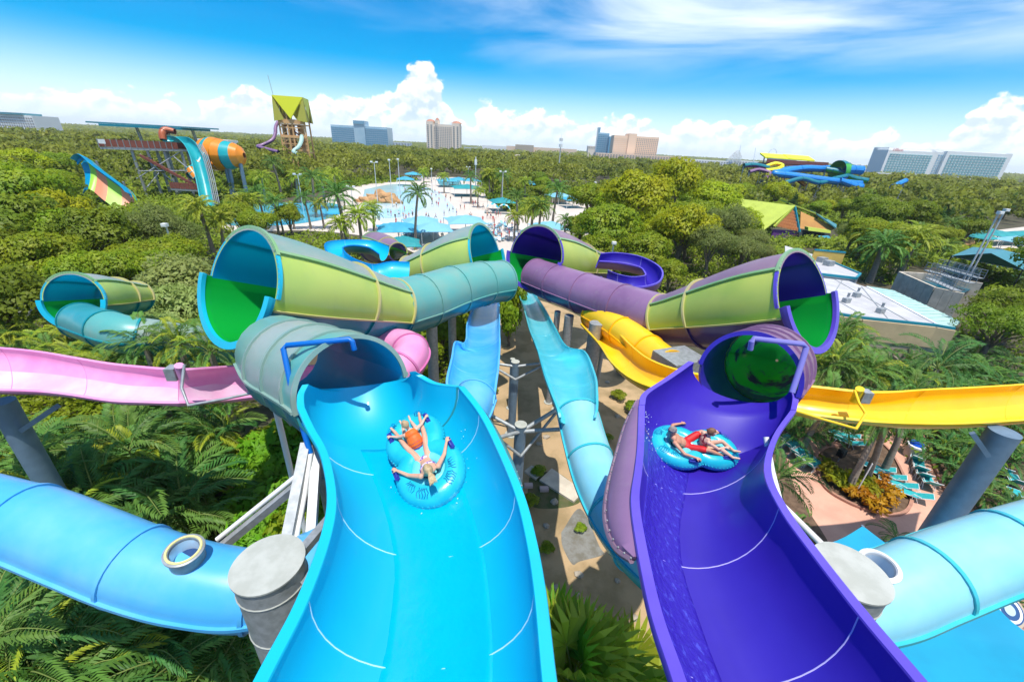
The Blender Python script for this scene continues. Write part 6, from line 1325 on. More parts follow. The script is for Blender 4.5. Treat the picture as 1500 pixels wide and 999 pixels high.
for k, (px, py) in enumerate([(1472, 372), (1480, 371), (1488, 372), (1496, 373), (1504, 376)]): tree_thing('flowering_shrub', 'yellow shrub behind the teal pool shelter', yb[0], 'yellow shrubs behind the pool shelter', spot(px, py, 0.5), k, 1.4, 'shrub')

# ================================================================== teal and orange ride on the left
M_RT = mat('teal_slide', (0.01, 0.30, 0.34), rough=0.3, col2=(0.02, 0.36, 0.38), vscale=0.3); M_RO = mat('orange_slide', (0.80, 0.26, 0.01), rough=0.35, col2=(0.72, 0.22, 0.01), vscale=0.3)
M_RB = mat('blue_wall_slide', (0.0, 0.28, 0.52), rough=0.3); M_RG = mat('lime_wall_slide', (0.34, 0.66, 0.05), rough=0.4); M_RS = mat('salmon_wall_slide', (0.80, 0.30, 0.17), rough=0.4); M_RW = mat('red_brown_rail_panel', (0.26, 0.07, 0.045), rough=0.7, col2=(0.20, 0.06, 0.04), vscale=1)
rd = thing('slide_tower', 'raised brown platform of the teal ride under a flat teal roof', 'tower', loc=Vector((dep(210, 260, 105).x, dep(210, 260, 105).y, 0)))
dl, dr = dep(146, 216, 104), dep(262, 219, 112); bkv = Vector((2.0, 7.0, 0))
zd = (dl.z + dr.z) / 2; dl.z = dr.z = zd
mb = MB(); mb.prism([dl, dr, dr + bkv, dl + bkv], 0.5); mb.build('platform', M_STEEL, rd)
for k in range(13):
    a, b = dl.lerp(dr, k / 13 + .004), dl.lerp(dr, (k + 1) / 13 - .004); mb = MB(); mb.beam(a + Vector((0, 0, .95)), b + Vector((0, 0, .95)), 0.12, 1.7); mb.build('rail_panel', M_RW, rd)
    a = dl.lerp(dr, k / 13); mb = MB(); mb.box(a + Vector((0, -.08, .95)), (0.14, 0.14, 2.0)); mb.build('rail_post', M_STEEL, rd)
mb = MB(); mb.box(dl + Vector((1.2, -.2, 1.3)), (1.8, 0.05, 1.0)); mb.build('notice_panel', M_WHITE, rd)
mb = MB(); mb.beam(dl + bkv + Vector((0, 0, .9)), dr + bkv + Vector((0, 0, .9)), 0.12, 1.7); mb.build('rear_rail_panel', M_RW, rd)
ra, rb2 = dep(134, 181, 104), dep(284, 184, 112); zz = (ra.z + rb2.z) / 2; ra.z = zz; rb2.z = zz
mb = MB(); mb.prism([ra + Vector((0, -1.5, 0)), rb2 + Vector((0, -1.5, 0)), rb2 + bkv, ra + bkv], 0.35); mb.build('flat_roof', M_TROOF, rd); mb = MB(); mb.prism([ra.lerp(rb2, .12) + Vector((0, -1.8, -.38)), ra.lerp(rb2, .9) + Vector((0, -1.8, -.38)), ra.lerp(rb2, .9) + bkv - Vector((0, 0, .38)), ra.lerp(rb2, .12) + bkv - Vector((0, 0, .38))], 0.5); mb.build('roof_soffit', M_TEALTRIM, rd)
for u in (0.28, 0.58, 0.85):
    p = ra.lerp(rb2, u) + bkv * 0.5; mb = MB(); mb.tube([(p.x, p.y, zd), (p.x - .6, p.y, zz - .5)], 0.2, 8); mb.build('roof_post', M_STEEL, rd); mb = MB(); mb.tube([(p.x + .5, p.y, zd), (p.x - .1, p.y, zz - .5)], 0.13, 8); mb.build('roof_post', M_STEELB, rd)
for i, u in enumerate((0.30, 0.38, 0.50, 0.52, 0.72, 0.80, 0.95)):
    p = dl.lerp(dr, u) + bkv * (0.2 if i % 2 == 0 else 0.85); mb = MB(); mb.tube([(p.x + 0.4, p.y, 0), (p.x, p.y, zd - .5)], 0.36, 10); mb.build('support_leg', M_STEEL, rd)
for a, b in (((200, 262), (262, 224)), ((205, 226), (255, 268)), ((204, 251), (300, 250)), ((215, 275), (240, 245)), ((255, 230), (285, 255))):
    mb = MB(); mb.tube([dep(*a, 108), dep(*b, 110)], 0.14, 6); mb.build('cross_brace', M_STEEL, rd)
for k in range(14):
    u = k / 13; p = dep(208 + 75 * u, 228 + 42 * u, 109); mb = MB(); mb.box(p, (1.3, 1.6, 0.12)); mb.build('stair_tread', M_RW, rd)
mb = MB(); mb.beam(dep(205, 228, 108), dep(290, 274, 108), 0.15, 0.7); mb.build('stair_stringer', M_RW, rd)
ld = dep(278, 278, 106); mb = MB(); mb.box(ld, (7.5, 3, 0.4)); mb.build('lower_landing', M_STEEL, rd); 
for k in range(6):
    mb = MB(); mb.box(ld + Vector((-3.1 + k * 1.25, -1.5, 1.0)), (1.15, 0.1, 1.5)); mb.build('rail_panel', M_RW, rd)
ts = thing('tube_slide', 'steep teal open chute dropping from the raised platform', 'water slide', loc=Vector((dep(300, 290, 106).x, dep(300, 290, 106).y, 0)))
cp = [(244, 202, 108), (256, 201, 108), (268, 203, 107.5), (280, 213, 107), (288, 228, 106), (293, 245, 105), (298, 265, 104), (302, 285, 103), (305, 300, 102)]
cc = [D(*p) for p in cp]
trough(ts, [(c + np.array((-1.3, -.5, 0.2)), c + np.array((1.3, .3, 0.2))) for c in cc], [1.5], [2, 4, 6], M_RT, M_RT, M_RT, M_RT, nprof=12, per=4, rim=(0.2, 0.3), seam=False)
for k in range(4):
    mb = MB(); mb.tube([c + np.array((1.7 + k * 0.45, -0.2, 0.3)) for c in cc[3:]], 0.09, 5); mb.build('guide_pipe', M_STEEL, ts)
for c in cc[3:]:
    mb = MB(); mb.beam(c + np.array((1.2, -.2, .25)), c + np.array((3.2, -.2, .25)), 0.1); mb.build('pipe_bracket', M_STEEL, ts)
oc = thing('chute', 'brown orange curled chute top beside the roof of the teal ride', 'water slide', loc=Vector((dep(240, 195, 108).x, dep(240, 195, 108).y, 0)))
tube_run(oc, [D(239, 205, 107), D(238, 196, 107), D(243, 191, 107.5), D(256, 193, 108)], [0.6, 0.8, 0.8, 0.6], [0, 0.5, 1], mat('rust_slide', (0.42, 0.10, 0.03), rough=0.4), M_RW, M_RW, M_RW, fl=(0.1, 0.15))
fo = thing('funnel_slide', 'closed funnel ride of alternating orange and teal rings', 'water slide', loc=Vector((dep(330, 240, 118).x, dep(330, 240, 118).y, 0)))
PR = [(298, 220, 2.2), (306, 223, 2.8), (312, 225, 3.0), (322, 227, 3.0), (333, 228, 2.7), (345, 228, 2.3), (353, 228, 1.7), (358, 228, 0.5)]
for q in range(len(PR) - 1):
    m = (M_RO, M_RT, M_RO, M_RO, M_RT, M_RO, M_RO)[q]; tube_run(fo, [D(PR[q][0], PR[q][1], 112), D(PR[q + 1][0], PR[q + 1][1], 112)], [PR[q][2] * 1.35, PR[q + 1][2] * 1.35], [0, 1], m, m, m, M_RT, first=False, last=False, seamfl=False)
for px, a, b in ((330, 241, 270), (334, 241, 272), (352, 240, 258)):
    c = dep(px, a, 112); mb = MB(); mb.tube([(c.x, c.y, 0), c], 0.5, 10); mb.build('support_leg', M_STEELB, fo)
tube_run(fo, [D(303, 226, 110), D(292, 242, 108), D(284, 252, 107), D(280, 258, 106)], [1.6, 1.4, 1.2, 1.1], [0, .33, .66, 1], M_RT, M_RO, M_RT, M_RO, fl=(.1, .15)); tube_run(fo, [D(279, 248, 106), D(284, 255, 106), D(290, 262, 106)], [1.0, 1.0, 1.0], [0, .5, 1], M_RO, M_RO, M_RO, M_RT, fl=(.1, .15))
hw = thing('wall_slide', 'curved half pipe wall in blue, lime and salmon stripes', 'water slide', loc=Vector((dep(150, 270, 100).x, dep(150, 270, 100).y, 0)))
top = [D(114, 232, 96), D(120, 226, 96), D(128, 227, 96), D(143, 240, 97), D(163, 255, 98), D(185, 271, 99), D(193, 280, 99)]
top = list(crom(top, 4)); bot = [p + np.array((1.5, -3.5, -7.5)) for p in top]
M_ = np.array(top); Bt = np.array(bot)
strip = [(0, 5, M_RB), (5, 9, M_RG), (9, 13, M_RS), (13, 17, M_RG), (17, 21, M_RS), (21, 24, M_RG)]
for a, b, m in strip:
    A = np.stack([M_[a:b + 1] + (Bt[a:b + 1] - M_[a:b + 1]) * u + np.array((0, -1.2, 0)) * math.sin(PI * u) * -1 for u in np.linspace(0.16, 1, 6)], 1); mb = MB(); shell_mesh(mb, A, A + np.array((0, 0.25, 0)), 0, 1); mb.build('wall_panel', [m, M_RT], hw, smooth=True)
A = np.stack([M_ + (Bt - M_) * u + np.array((0, -.4 - 1.5 * (u < .01), 0)) for u in np.linspace(0, 0.18, 3)], 1); mb = MB(); shell_mesh(mb, A, A + np.array((0, 0.35, 0)), 0, 0); mb.build('top_rail_panel', M_RB, hw, smooth=True)
for i in (2, 10, 18): 
    mb = MB(); mb.tube([(M_[i][0], M_[i][1] + 1.5, 0), tuple(M_[i] + np.array((0, .8, -.5)))], 0.25, 6); mb.build('support_leg', M_STEEL, hw)
# ------------------------------------------------------------------ yellow roofed tower
yt = thing('slide_tower', 'timber coloured slide tower with a pointed yellow tent roof', 'tower', loc=Vector((dep(432, 200, 230).x, dep(432, 200, 230).y, 0)))
M_TAN = mat('tan_timber', (0.72, 0.42, 0.18), rough=0.8, col2=(0.62, 0.35, 0.15), vscale=0.3); M_YR = mat('yellow_green_roof', (0.82, 0.82, 0.02), rough=0.5); M_YR2 = mat('olive_roof_underside', (0.42, 0.40, 0.05), rough=0.7)
c = dep(433, 190, 230); c.z = 0
S_ = 6.3
def yz(py): return dep(433, py, 230).z
z_r, z_e, z_f = yz(145), yz(170), yz(183)
a45 = 0.25; cs_, sn_ = math.cos(a45), math.sin(a45)
def yp(u, v, z): return Vector((c.x + (u * cs_ - v * sn_) * S_, c.y + (u * sn_ + v * cs_) * S_, z))
for s in ((-1, -1, 1, -1), (1, -1, 1, 1), (1, 1, -1, 1), (-1, 1, -1, -1)):
    m0 = yp((s[0] + s[2]) * .62, (s[1] + s[3]) * .62, z_e - 2.0); a, b = yp(s[0] * 1.18, s[1] * 1.18, z_r), yp(s[2] * 1.18, s[3] * 1.18, z_r)
    mb = MB(); mb.add([a, b, m0], [(0, 1, 2)]); mb.add([a + Vector((0, .3, -.3)), b + Vector((0, .3, -.3)), m0 + Vector((0, .3, -.3))], [(2, 1, 0)]); mb.build('roof_sail', M_YR, yt)
mb = MB(); k0 = [yp(-1.1, -1.1, z_r - .5), yp(1.1, -1.1, z_r - .5), yp(1.1, 1.1, z_r - .5), yp(-1.1, 1.1, z_r - .5), yp(0, 0, z_r - 2.5)]; mb.add(k0, [(0, 1, 4), (1, 2, 4), (2, 3, 4), (3, 0, 4)]); mb.build('roof_top', M_YR, yt)
for u, v in ((-1, -1), (1, -1), (1, 1), (-1, 1), (0, -1), (-.35, -1)):
    mb = MB(); mb.tube([yp(u * 1.05, v * 1.05, 0), yp(u, v, z_e + 1)], 0.45, 8); mb.build('tower_post', M_TAN, yt)
    if abs(u) == 1:
        mb = MB(); mb.add([yp(u * 1.18, v * 1.18, z_r), yp(u * 1.3, v * .5, z_e - 2.5), yp(u * 1.3, v * 1.3, z_e - 3.5), yp(u * .5, v * 1.3, z_e - 2.5)], [(0, 1, 2), (0, 2, 3)]); mb.build('roof_flap', M_YR2, yt)
for z in (z_f, z_f - 7.5, z_f - 14):
    mb = MB(); mb.prism([yp(-1.05, -1.05, z), yp(1.05, -1.05, z), yp(1.05, 1.05, z), yp(-1.05, 1.05, z)], 0.5); mb.build('floor_deck', M_TAN, yt)
    mb = MB(); mb.beam(yp(-1.05, -1.08, z + 1.2), yp(1.05, -1.08, z + 1.2), 0.2, 2.2 if z == z_f else 1.0); mb.build('balustrade', M_TAN, yt)
for k in range(3):
    mb = MB(); z = z_f - 7 * k; mb.beam(yp(-.7 if k % 2 else .7, -.6, z - 7), yp(.7 if k % 2 else -.7, -.6, z), 2.0, 0.5); mb.build('stair_flight', M_RW, yt)
for q in range(5):
    mb = MB(); mb.box((c.x - 6 + q * 2.6, c.y + (q % 2) * 2 - 1, z_f / 2), (1.5, 1.5, z_f - 1)); mb.build('core_wall', M_TAN, yt)
for z in range(2, int(z_f), 4):
    mb = MB(); mb.beam(yp(-1, -1.02, z), yp(1, -1.02, z), .5, .5); mb.build('cross_beam', M_TAN, yt); mb = MB(); mb.beam(yp(-1, -1.02, z), yp(0, -1.02, z + 4), .3, .3); mb.build('cross_brace', M_TAN, yt); mb = MB(); mb.beam(yp(1, -1.02, z), yp(0, -1.02, z + 4), .3, .3); mb.build('cross_brace', M_TAN, yt)
mb = MB(); q = yp(-1.1, -1.0, z_r); mb.tube([q, q + Vector((-1, 0, 9))], 0.12, 5); mb.build('antenna', M_STEEL, yt)
vt = thing('tube_slide', 'thin violet tube slide winding down the yellow roofed tower', 'water slide', loc=c)
tube_run(vt, [D(408, 178, 228), D(404, 186, 226), D(403, 197, 224), D(398, 206, 222), D(384, 213, 220), D(378, 215, 218), D(392, 219, 216), D(408, 223, 214)], [0.8] * 8, [0, .25, .5, .75, 1], F_MAUVE, F_PLUM, F_PLUM, F_PLUM, fl=(.1, .2))
gt = thing('tube_slide', 'pale mint tube slide curving down in front of the tower', 'water slide', loc=c + Vector((1, -3, 0)))
tube_run(gt, [D(442, 200, 226), D(441, 208, 223), D(437, 216, 220), D(430, 222, 218), D(436, 226, 216)], [0.9] * 5, [0, .5, 1], M_MINT, M_MINT, M_MINT, M_MINT, fl=(.1, .2))
# ------------------------------------------------------------------ blue slide complex on the right
bcx = thing('slide_tower', 'distant slide platform with two bright yellow canopies', 'tower', loc=Vector((dep(1150, 250, 204).x, dep(1150, 250, 204).y, 0)))
for px, py, w, m in ((1136, 229, 13, M_YR), (1170, 231, 13, M_YR), (1142, 231, 14, M_STEELB)):
    p = dep(px, py, 204); mb = MB(); mb.add([p + Vector((-w / 2, -3, -.6)), p + Vector((w / 2, -3, -.9)), p + Vector((w / 2, 3, .9)), p + Vector((-w / 2, 3, 1.2)), p + Vector((-w / 2, -3, -1.2)), p + Vector((w / 2, -3, -1.5)), p + Vector((w / 2, 3, .3)), p + Vector((-w / 2, 3, .6))], [(0, 1, 2, 3), (7, 6, 5, 4), (0, 4, 5, 1), (1, 5, 6, 2), (2, 6, 7, 3), (3, 7, 4, 0)]); mb.build('canopy_roof', m, bcx)
    for s in (-.4, .4):
        mb = MB(); mb.tube([(p.x + w * s, p.y, 0), (p.x + w * s, p.y, p.z)], 0.3, 6); mb.build('tower_post', M_STEEL, bcx)
p = dep(1160, 242, 204); mb = MB(); mb.box(p, (30, 8, 0.8)); mb.build('platform', M_RW, bcx); mb = MB(); mb.box(p + Vector((0, -4, 1.2)), (30, .2, 1.6)); mb.build('balustrade', M_RW, bcx)
def far_tube(label, pts, r, m, m2=None, jn=6):
    t = thing('tube_slide', label, 'water slide', loc=Vector((D(*pts[0])[0], D(*pts[0])[1], 0))); tube_run(t, [D(*p) for p in pts], [r * 0.8] * len(pts), [k / jn for k in range(jn + 1)], m, m2 or m, m, m, fl=(.12, .3), per=6, na=7)
    for p in pts[::2]:
        q = D(*p); mb = MB(); mb.tube([(q[0], q[1], 0), tuple(q)], 0.28, 6); mb.build('support_leg', M_STEEL, t)
    return t
M_FB = mat('bright_blue_slide', (0.005, 0.19, 0.56), rough=0.35, col2=(0.01, 0.24, 0.62), vscale=0.1); M_FT = mat('dark_teal_slide', (0.0, 0.17, 0.22), rough=0.35); M_FG = mat('green_slide', (0.06, 0.42, 0.05), rough=0.35)
FRAD = 0.8
far_tube('upper blue tube slide of the distant slide group', [(1135, 252, 199), (1160, 248, 199), (1190, 248, 199), (1215, 247, 199), (1228, 248, 199)], 1.7, M_FB)
far_tube('long lower blue tube slide of the distant slide group', [(1228, 250, 199), (1180, 247, 197), (1140, 253, 194), (1137, 255, 193), (1165, 258, 192), (1200, 263, 190), (1240, 268, 189), (1260, 270, 189)], 1.8, M_FB)
far_tube('dark teal tube slide descending to the right of the distant group', [(1210, 248, 196), (1230, 252, 194), (1250, 261, 193), (1270, 265, 192)], 1.4, M_FT, M_FG)
far_tube('blue tube slide with a wide drum at the right of the distant group', [(1240, 249, 193), (1250, 249, 193), (1262, 250, 193)], 2.4, M_FB, M_FB, 2)
far_tube('short blue tube slide low at the right of the distant group', [(1230, 265, 188), (1250, 272, 188), (1262, 274, 188)], 1.6, M_FB, M_FB, 3)
far_tube('short blue slide between the trees below the wide hotel', [(1307, 274, 170), (1315, 270, 171), (1326, 265, 173)], 1.1, M_FB, M_FB, 2)
far_tube('crooked multicoloured slide left of the distant yellow canopies', [(1120, 245, 197), (1135, 240, 197), (1146, 243, 197), (1138, 248, 196), (1122, 250, 196)], 1.0, M_YR, M_RO, 4)
far_tube('dark blue slide sticking out left of the distant platform', [(1090, 243, 197), (1105, 242, 197), (1125, 246, 197)], 1.3, M_FT, F_PLUM, 3)
far_tube('red brown tube slide under the distant yellow canopies', [(1128, 258, 196), (1145, 256, 196), (1165, 262, 194), (1180, 272, 192)], 1.0, M_RO, M_RW, 3)
far_tube('teal tube slide looping low in the distant group', [(1150, 268, 190), (1175, 262, 190), (1200, 268, 189), (1222, 262, 190), (1240, 258, 191)], 1.2, M_FT, M_FB, 4)
far_tube('pale violet tube slide left of the distant group', [(1098, 252, 196), (1112, 249, 196), (1128, 254, 195), (1120, 262, 193)], 1.0, F_MAUVE, F_PLUM, 3)
t = thing('funnel_slide', 'green domed funnel of the distant blue slide group', 'water slide', loc=Vector((dep(1236, 252, 194).x, dep(1236, 252, 194).y, 0))); funnel(t, D(1226, 250, 194), D(1246, 249, 196), 4.2, 2.2, M_FT, M_FG, M_FT, M_FG, M_FG, M_FT, M_FG, M_FT, side=1, lip=0)
for k, (px, py, m) in enumerate([(1104, 262, M_RO), (1124, 258, M_RO), (1165, 266, M_RO), (1145, 262, M_RO), (1113, 268, M_FB), (1117, 276, M_RO), (1192, 268, M_RO)]):
    p = dep(px, py, 270 - k * 4); t = thing('play_structure', 'small colourful play roof under the distant slides', 'play structure', group='colourful structures under the distant slides', loc=(p.x, p.y, 0)); mb = MB(); mb.tube([(p.x, p.y, 0), p], 0.5, 6); mb.build('post', M_TAN, t); mb = MB(); mb.lathe([(2.2, -0.8), (2.0, 0.4), (0.1, 1.9)], 8, c=p); mb.build('roof', m, t)
# ------------------------------------------------------------------ far buildings
M_GLASSB = mat('blue_glass_facade', (0.34, 0.52, 0.62), rough=0.2, col2=(0.42, 0.58, 0.66), vscale=0.05); M_GLASSD = mat('deep_blue_glass', (0.14, 0.34, 0.48), rough=0.12); M_HOTEL = mat('cream_facade', (0.84, 0.70, 0.56), rough=0.8); M_HOTEL2 = mat('peach_facade', (0.82, 0.60, 0.43), rough=0.8)
M_WIN = mat('dark_window', (0.26, 0.26, 0.27), rough=0.2); M_WINT = mat('teal_window', (0.20, 0.44, 0.46), rough=0.15); M_TILE = mat('terracotta_tile_roof', (0.46, 0.20, 0.12), rough=0.8); M_PALE = mat('pale_facade', (0.80, 0.80, 0.77), rough=0.8); M_PALEB = mat('pale_blue_grey_facade', (0.52, 0.58, 0.62), rough=0.7)
def block(par, name, px0, px1, pyt, d, th, m, zb=-2, py1=None, dn=None):
    """a building mass whose front spans two photo columns at one depth"""
    a, b = dep(px0, pyt, d), dep(px1, pyt if py1 is None else py1, d if dn is None else dn); z = (a.z + b.z) / 2
    a2, b2 = Vector((a.x, a.y, z)), Vector((b.x, b.y, z)); n = (b2 - a2).normalized().cross(Vector((0, 0, 1))) * -th
    mb = MB(); mb.prism([a2, b2, b2 + n, a2 + n], z - zb); o = mb.build(name, m, par); bm_fix(o); return a2, b2, z, n
def windows(par, a, b, z0, z1, rows, cols, m, fw=0.6, fh=0.55, name='window_grid', off=0.4):
    mb = MB(); t = (b - a).normalized(); n = t.cross(Vector((0, 0, 1))) * off; L = (b - a).length; w = L / cols; h = (z1 - z0) / rows
    for i in range(cols):
        for j in range(rows):
            c = a + t * (i + .5) * w + n * 1.0; mb.beam((c.x - t.x * w * fw / 2, c.y - t.y * w * fw / 2, z0 + (j + .5) * h), (c.x + t.x * w * fw / 2, c.y + t.y * w * fw / 2, z0 + (j + .5) * h), off * 2.4, h * fh)
    o = mb.build(name, m, par); o['kind'] = 'stuff'; return o
def bld(name, label, px, py, d): 
    c = dep(px, py, d); return thing(name, label, 'building', loc=(c.x, c.y, 0))
def treel(px): return 190 + (px - 50) * 0.05
g1 = bld('office_building', 'long blue glass office block with a raised middle core', 525, 200, 900); a, b, z, n = block(g1, 'facade', 484, 567, 183, 900, 40, M_GLASSB, py1=187); windows(g1, a, b, 4, z - 3, 9, 30, M_GLASSD, .86, .5, off=.5)
block(g1, 'core', 517, 533, 179, 893, 30, M_GLASSB, py1=180); a, b, z, n = block(g1, 'core_crown', 517, 533, 177, 890, 30, M_GLASSD, zb=dep(525, 182, 890).z)
g2 = bld('hotel_building', 'cream hotel tower with terracotta roofed corners', 648, 200, 800); a, b, z, n = block(g2, 'facade', 624, 673, 181, 800, 30, M_HOTEL, py1=184); A_, B_ = a.lerp(b, .12), a.lerp(b, .88); windows(g2, A_, B_, 6, z - 4, 14, 14, M_WIN, .45, .5)
for x0, x1, y in ((624, 634, 178), (637, 641, 176), (662, 673, 181)):
    a, b, z, n = block(g2, 'corner_tower', x0, x1, y, 797, 28, M_HOTEL); mb = MB(); c = (a + b) / 2 + n / 2; mb.lathe([((b - a).length * .75, 0), ((b - a).length * .4, 3.5), (0.3, 4.5)], 8, c=c); mb.build('tile_roof', M_TILE, g2); windows(g2, a, b, 6, z - 5, 13, 2, M_WIN, .4, .5)
g3_ = bld('tower_block', 'dark blue pointed glass tower left of the peach hotel', 884, 210, 1000); a, b, z, n = block(g3_, 'facade', 877, 893, 194, 1000, 20, M_GLASSB, py1=196); windows(g3_, a, b, 4, z - 2, 12, 5, M_GLASSD, .8, .5, off=.5); block(g3_, 'fin', 877, 880, 187, 996, 16, M_GLASSD); a, b, z, n = block(g3_, 'side_wing', 893, 902, 200, 990, 20, M_GLASSD, py1=201)
g4 = bld('hotel_building', 'wide peach hotel with a taller tower in its middle', 930, 215, 820); a, b, z, n = block(g4, 'facade', 900, 966, 199, 820, 30, M_HOTEL2, py1=201); windows(g4, a, a.lerp(b, .36), 6, z - 3, 12, 9, M_HOTEL, .5, .5); windows(g4, a.lerp(b, .5), b, 6, z - 3, 12, 12, M_WIN, .35, .5); block(g4, 'tower', 922, 934, 196, 815, 32, M_HOTEL2)
g5 = bld('hotel_building', 'very wide pale green windowed hotel at the right horizon', 1390, 240, 850)
for x0, x1, y0, y1 in ((1302, 1372, 220, 223), (1388, 1483, 223, 225)):
    a, b, z, n = block(g5, 'facade', x0, x1, y0, 850, 40, M_PALE, py1=y1); windows(g5, a.lerp(b, .05), a.lerp(b, .95), 8, z - 6, 8, 14 if x0 == 1302 else 18, M_WINT, .72, .62, off=.6)
a, b, z, n = block(g5, 'middle_bay', 1372, 1388, 223, 856, 30, M_PALE); windows(g5, a.lerp(b, .25), a.lerp(b, .75), 8, z - 4, 8, 2, M_GLASSB, .7, .6); a, b, z, n = block(g5, 'roof_band', 1302, 1486, 219, 858, 40, M_PALE, py1=223)
fc = bpy.data.curves.new('lettering', 'FONT'); fc.body = 'Hilton'; fc.size = 8.5; fc.extrude = 0.3; lo_ = bpy.data.objects.new('sign_lettering', fc); COL.objects.link(lo_); p = dep(1307, 221.5, 848); lo_.rotation_euler = (math.radians(90), 0, math.atan2((b - a).y, (b - a).x)); lo_.data.materials.append(mat('red_letters', (0.62, 0.16, 0.16), rough=0.6))
dg = bpy.context.evaluated_depsgraph_get(); me = bpy.data.meshes.new_from_object(lo_.evaluated_get(dg)); rot = lo_.rotation_euler.copy(); bpy.data.objects.remove(lo_); lo_ = bpy.data.objects.new('sign_lettering', me); COL.objects.link(lo_); lo_.rotation_euler = rot; lo_.parent = g5; lo_.location = p + Vector((0, -1, 0)) - g5.location
a, b, z, n = block(g5, 'podium', 1260, 1378, 252, 780, 30, M_PALE, py1=258); windows(g5, a, b, 4, z - 1, 2, 30, M_WIN, .5, .5)
g6 = bld('office_building', 'white terraced office block with a teal roof at the left edge', 20, 175, 620); a, b, z, n = block(g6, 'facade', -40, 46, 165, 620, 40, M_PALE, py1=170); windows(g6, a, b, 2, z - 2, 6, 24, M_WIN, .5, .45); a, b, z, n = block(g6, 'roof', -40, 30, 163, 616, 30, M_TROOF, zb=z, py1=165)
g7 = bld('low_building', 'low white building behind the orange and teal funnel', 310, 207, 260); a, b, z, n = block(g7, 'facade', 288, 334, 203, 260, 10, M_PALE, py1=206); windows(g7, a, b, z - 3.4, z - 1.6, 1, 14, M_WIN, .5, .8, off=.25)
g8 = bld('convention_hall', 'long low tan exhibition hall on the horizon', 780, 217, 1300); block(g8, 'facade', 742, 845, 214, 1300, 60, M_HOTEL2, py1=219); block(g8, 'roof_block', 755, 782, 212, 1290, 50, M_BEIGE2, py1=213); block(g8, 'annex', 706, 742, 213, 1350, 40, M_PALE, py1=215)
g9 = bld('warehouse', 'pale flat roofed warehouse just above the tree tops', 740, 226, 520); block(g9, 'facade', 710, 770, 225, 520, 25, M_HOTEL, py1=228)
for lab, x0, x1, y, d, m in [('small pale tower left of the pointed glass tower', 862, 873, 214, 1300, M_HOTEL), ('low orange roofed building below the peach hotel', 873, 1000, 224, 800, M_HOTEL2), ('low grey building right of the peach hotel', 985, 1040, 233, 900, M_PALEB), ('long white low hall below the sail like structure', 1000, 1068, 233, 700, M_PALE), ('white low hall right of the sail like structure', 1075, 1112, 235, 700, M_PALE), ('pale block just right of the cream hotel', 566, 600, 208, 1200, M_PALEB), ('grey low building behind the wood left of the middle', 680, 706, 216, 1500, M_PALEB), ('faint low tower right of the distant slides', 1195, 1290, 243, 1100, M_PALE), ('low tan roof among trees right of the middle', 985, 1030, 240, 500, M_HOTEL)]:
    g = bld('far_building', lab, x0, y, d); a, b, z, n = block(g, 'facade', x0, x1, y, d, 30, m, py1=y + (x1 - x0) * .05); windows(g, a, b, max(2, z - 7), z - 1, 2, max(4, (x1 - x0) // 4), M_WIN, .5, .45)
st = bld('arched_pavilion', 'white ribbed sail shaped pavilion on the horizon', 1076, 235, 700)
for k in range(7):
    px = 1070 + k * 1.9; mb = MB(); p = dep(px, 238, 700); h = (5 + 14 * math.sin(PI * (k + 1.5) / 9)); mb.tube([p + Vector((-6 + k * .5, 0, 0)), p + Vector((-3, 0, h * .7)), p + Vector((1, 0, h)), p + Vector((3, 0, h * .8)), p + Vector((3.2, 0, 0))], 0.55, 6); mb.build('arch_rib', M_PALE, st)
for px, y0, y1 in ((1082, 234, 213), (1104, 237, 217)):
    mb = MB(); a = dep(px, y0, 700); b2 = dep(px + 3, y1, 700); mb.tube([a, b2], [0.9, 0.5], 6); tag(mb.build('mast', M_PALEB), 'slanted grey mast %s of the sail shaped pavilion' % ('just right' if px < 1090 else 'farther right'), 'mast')
p = dep(1131, 227, 700); mb = MB(); mb.tube([p + Vector((7 * math.cos(a), 0, 9 * math.sin(a))) for a in np.linspace(0, 2 * PI, 20, endpoint=False)], 0.35, 5, closed=True); tag(mb.build('loop_track', M_PALEB), 'thin round loop above the distant yellow canopies', 'loop')

# ================================================================== rafts and riders
def find_on(G, px, py):
    best = None
    for i in range(0, G['A'].shape[0]):
        for j in range(G['A'].shape[1]):
            x, y, d = pxof(G['A'][i, j]); e = (x - px) ** 2 + (y - py) ** 2
            if best is None or e < best[0]: best = (e, i, j)
    _, i, j = best; return Vector(G['A'][i, j]), Vector(-G['nrm'][i, j]).normalized()
def frame(G, rear, front):
    a, na = find_on(G, *rear); b, nb = find_on(G, *front); m_ = (a + b) / 2; up = ((na + nb).normalized() + (CAM - m_).normalized() * 0.42).normalized(); f = (b - a); f = (f - up * f.dot(up)).normalized(); l = up.cross(f)
    return Matrix((f, l, up)).transposed(), (a + b) / 2
M_RAFT = mat('cyan_vinyl', (0.01, 0.42, 0.54), rough=0.3, col2=(0.02, 0.49, 0.60), vscale=2.5, bump=0.12, bscale=9, coat=0.3)
M_RAFTL = mat('pale_cyan_vinyl', (0.12, 0.55, 0.66), rough=0.3, col2=(0.20, 0.62, 0.70), vscale=3, bump=0.12, bscale=8, coat=0.3)
M_STRAP = mat('navy_strap', (0.015, 0.03, 0.28), rough=0.5); M_PRINT = mat('blue_print', (0.0, 0.12, 0.34), rough=0.4)
def place(mb, R, c): mb.v = [tuple(R @ Vector(v) + c) for v in mb.v]; return mb
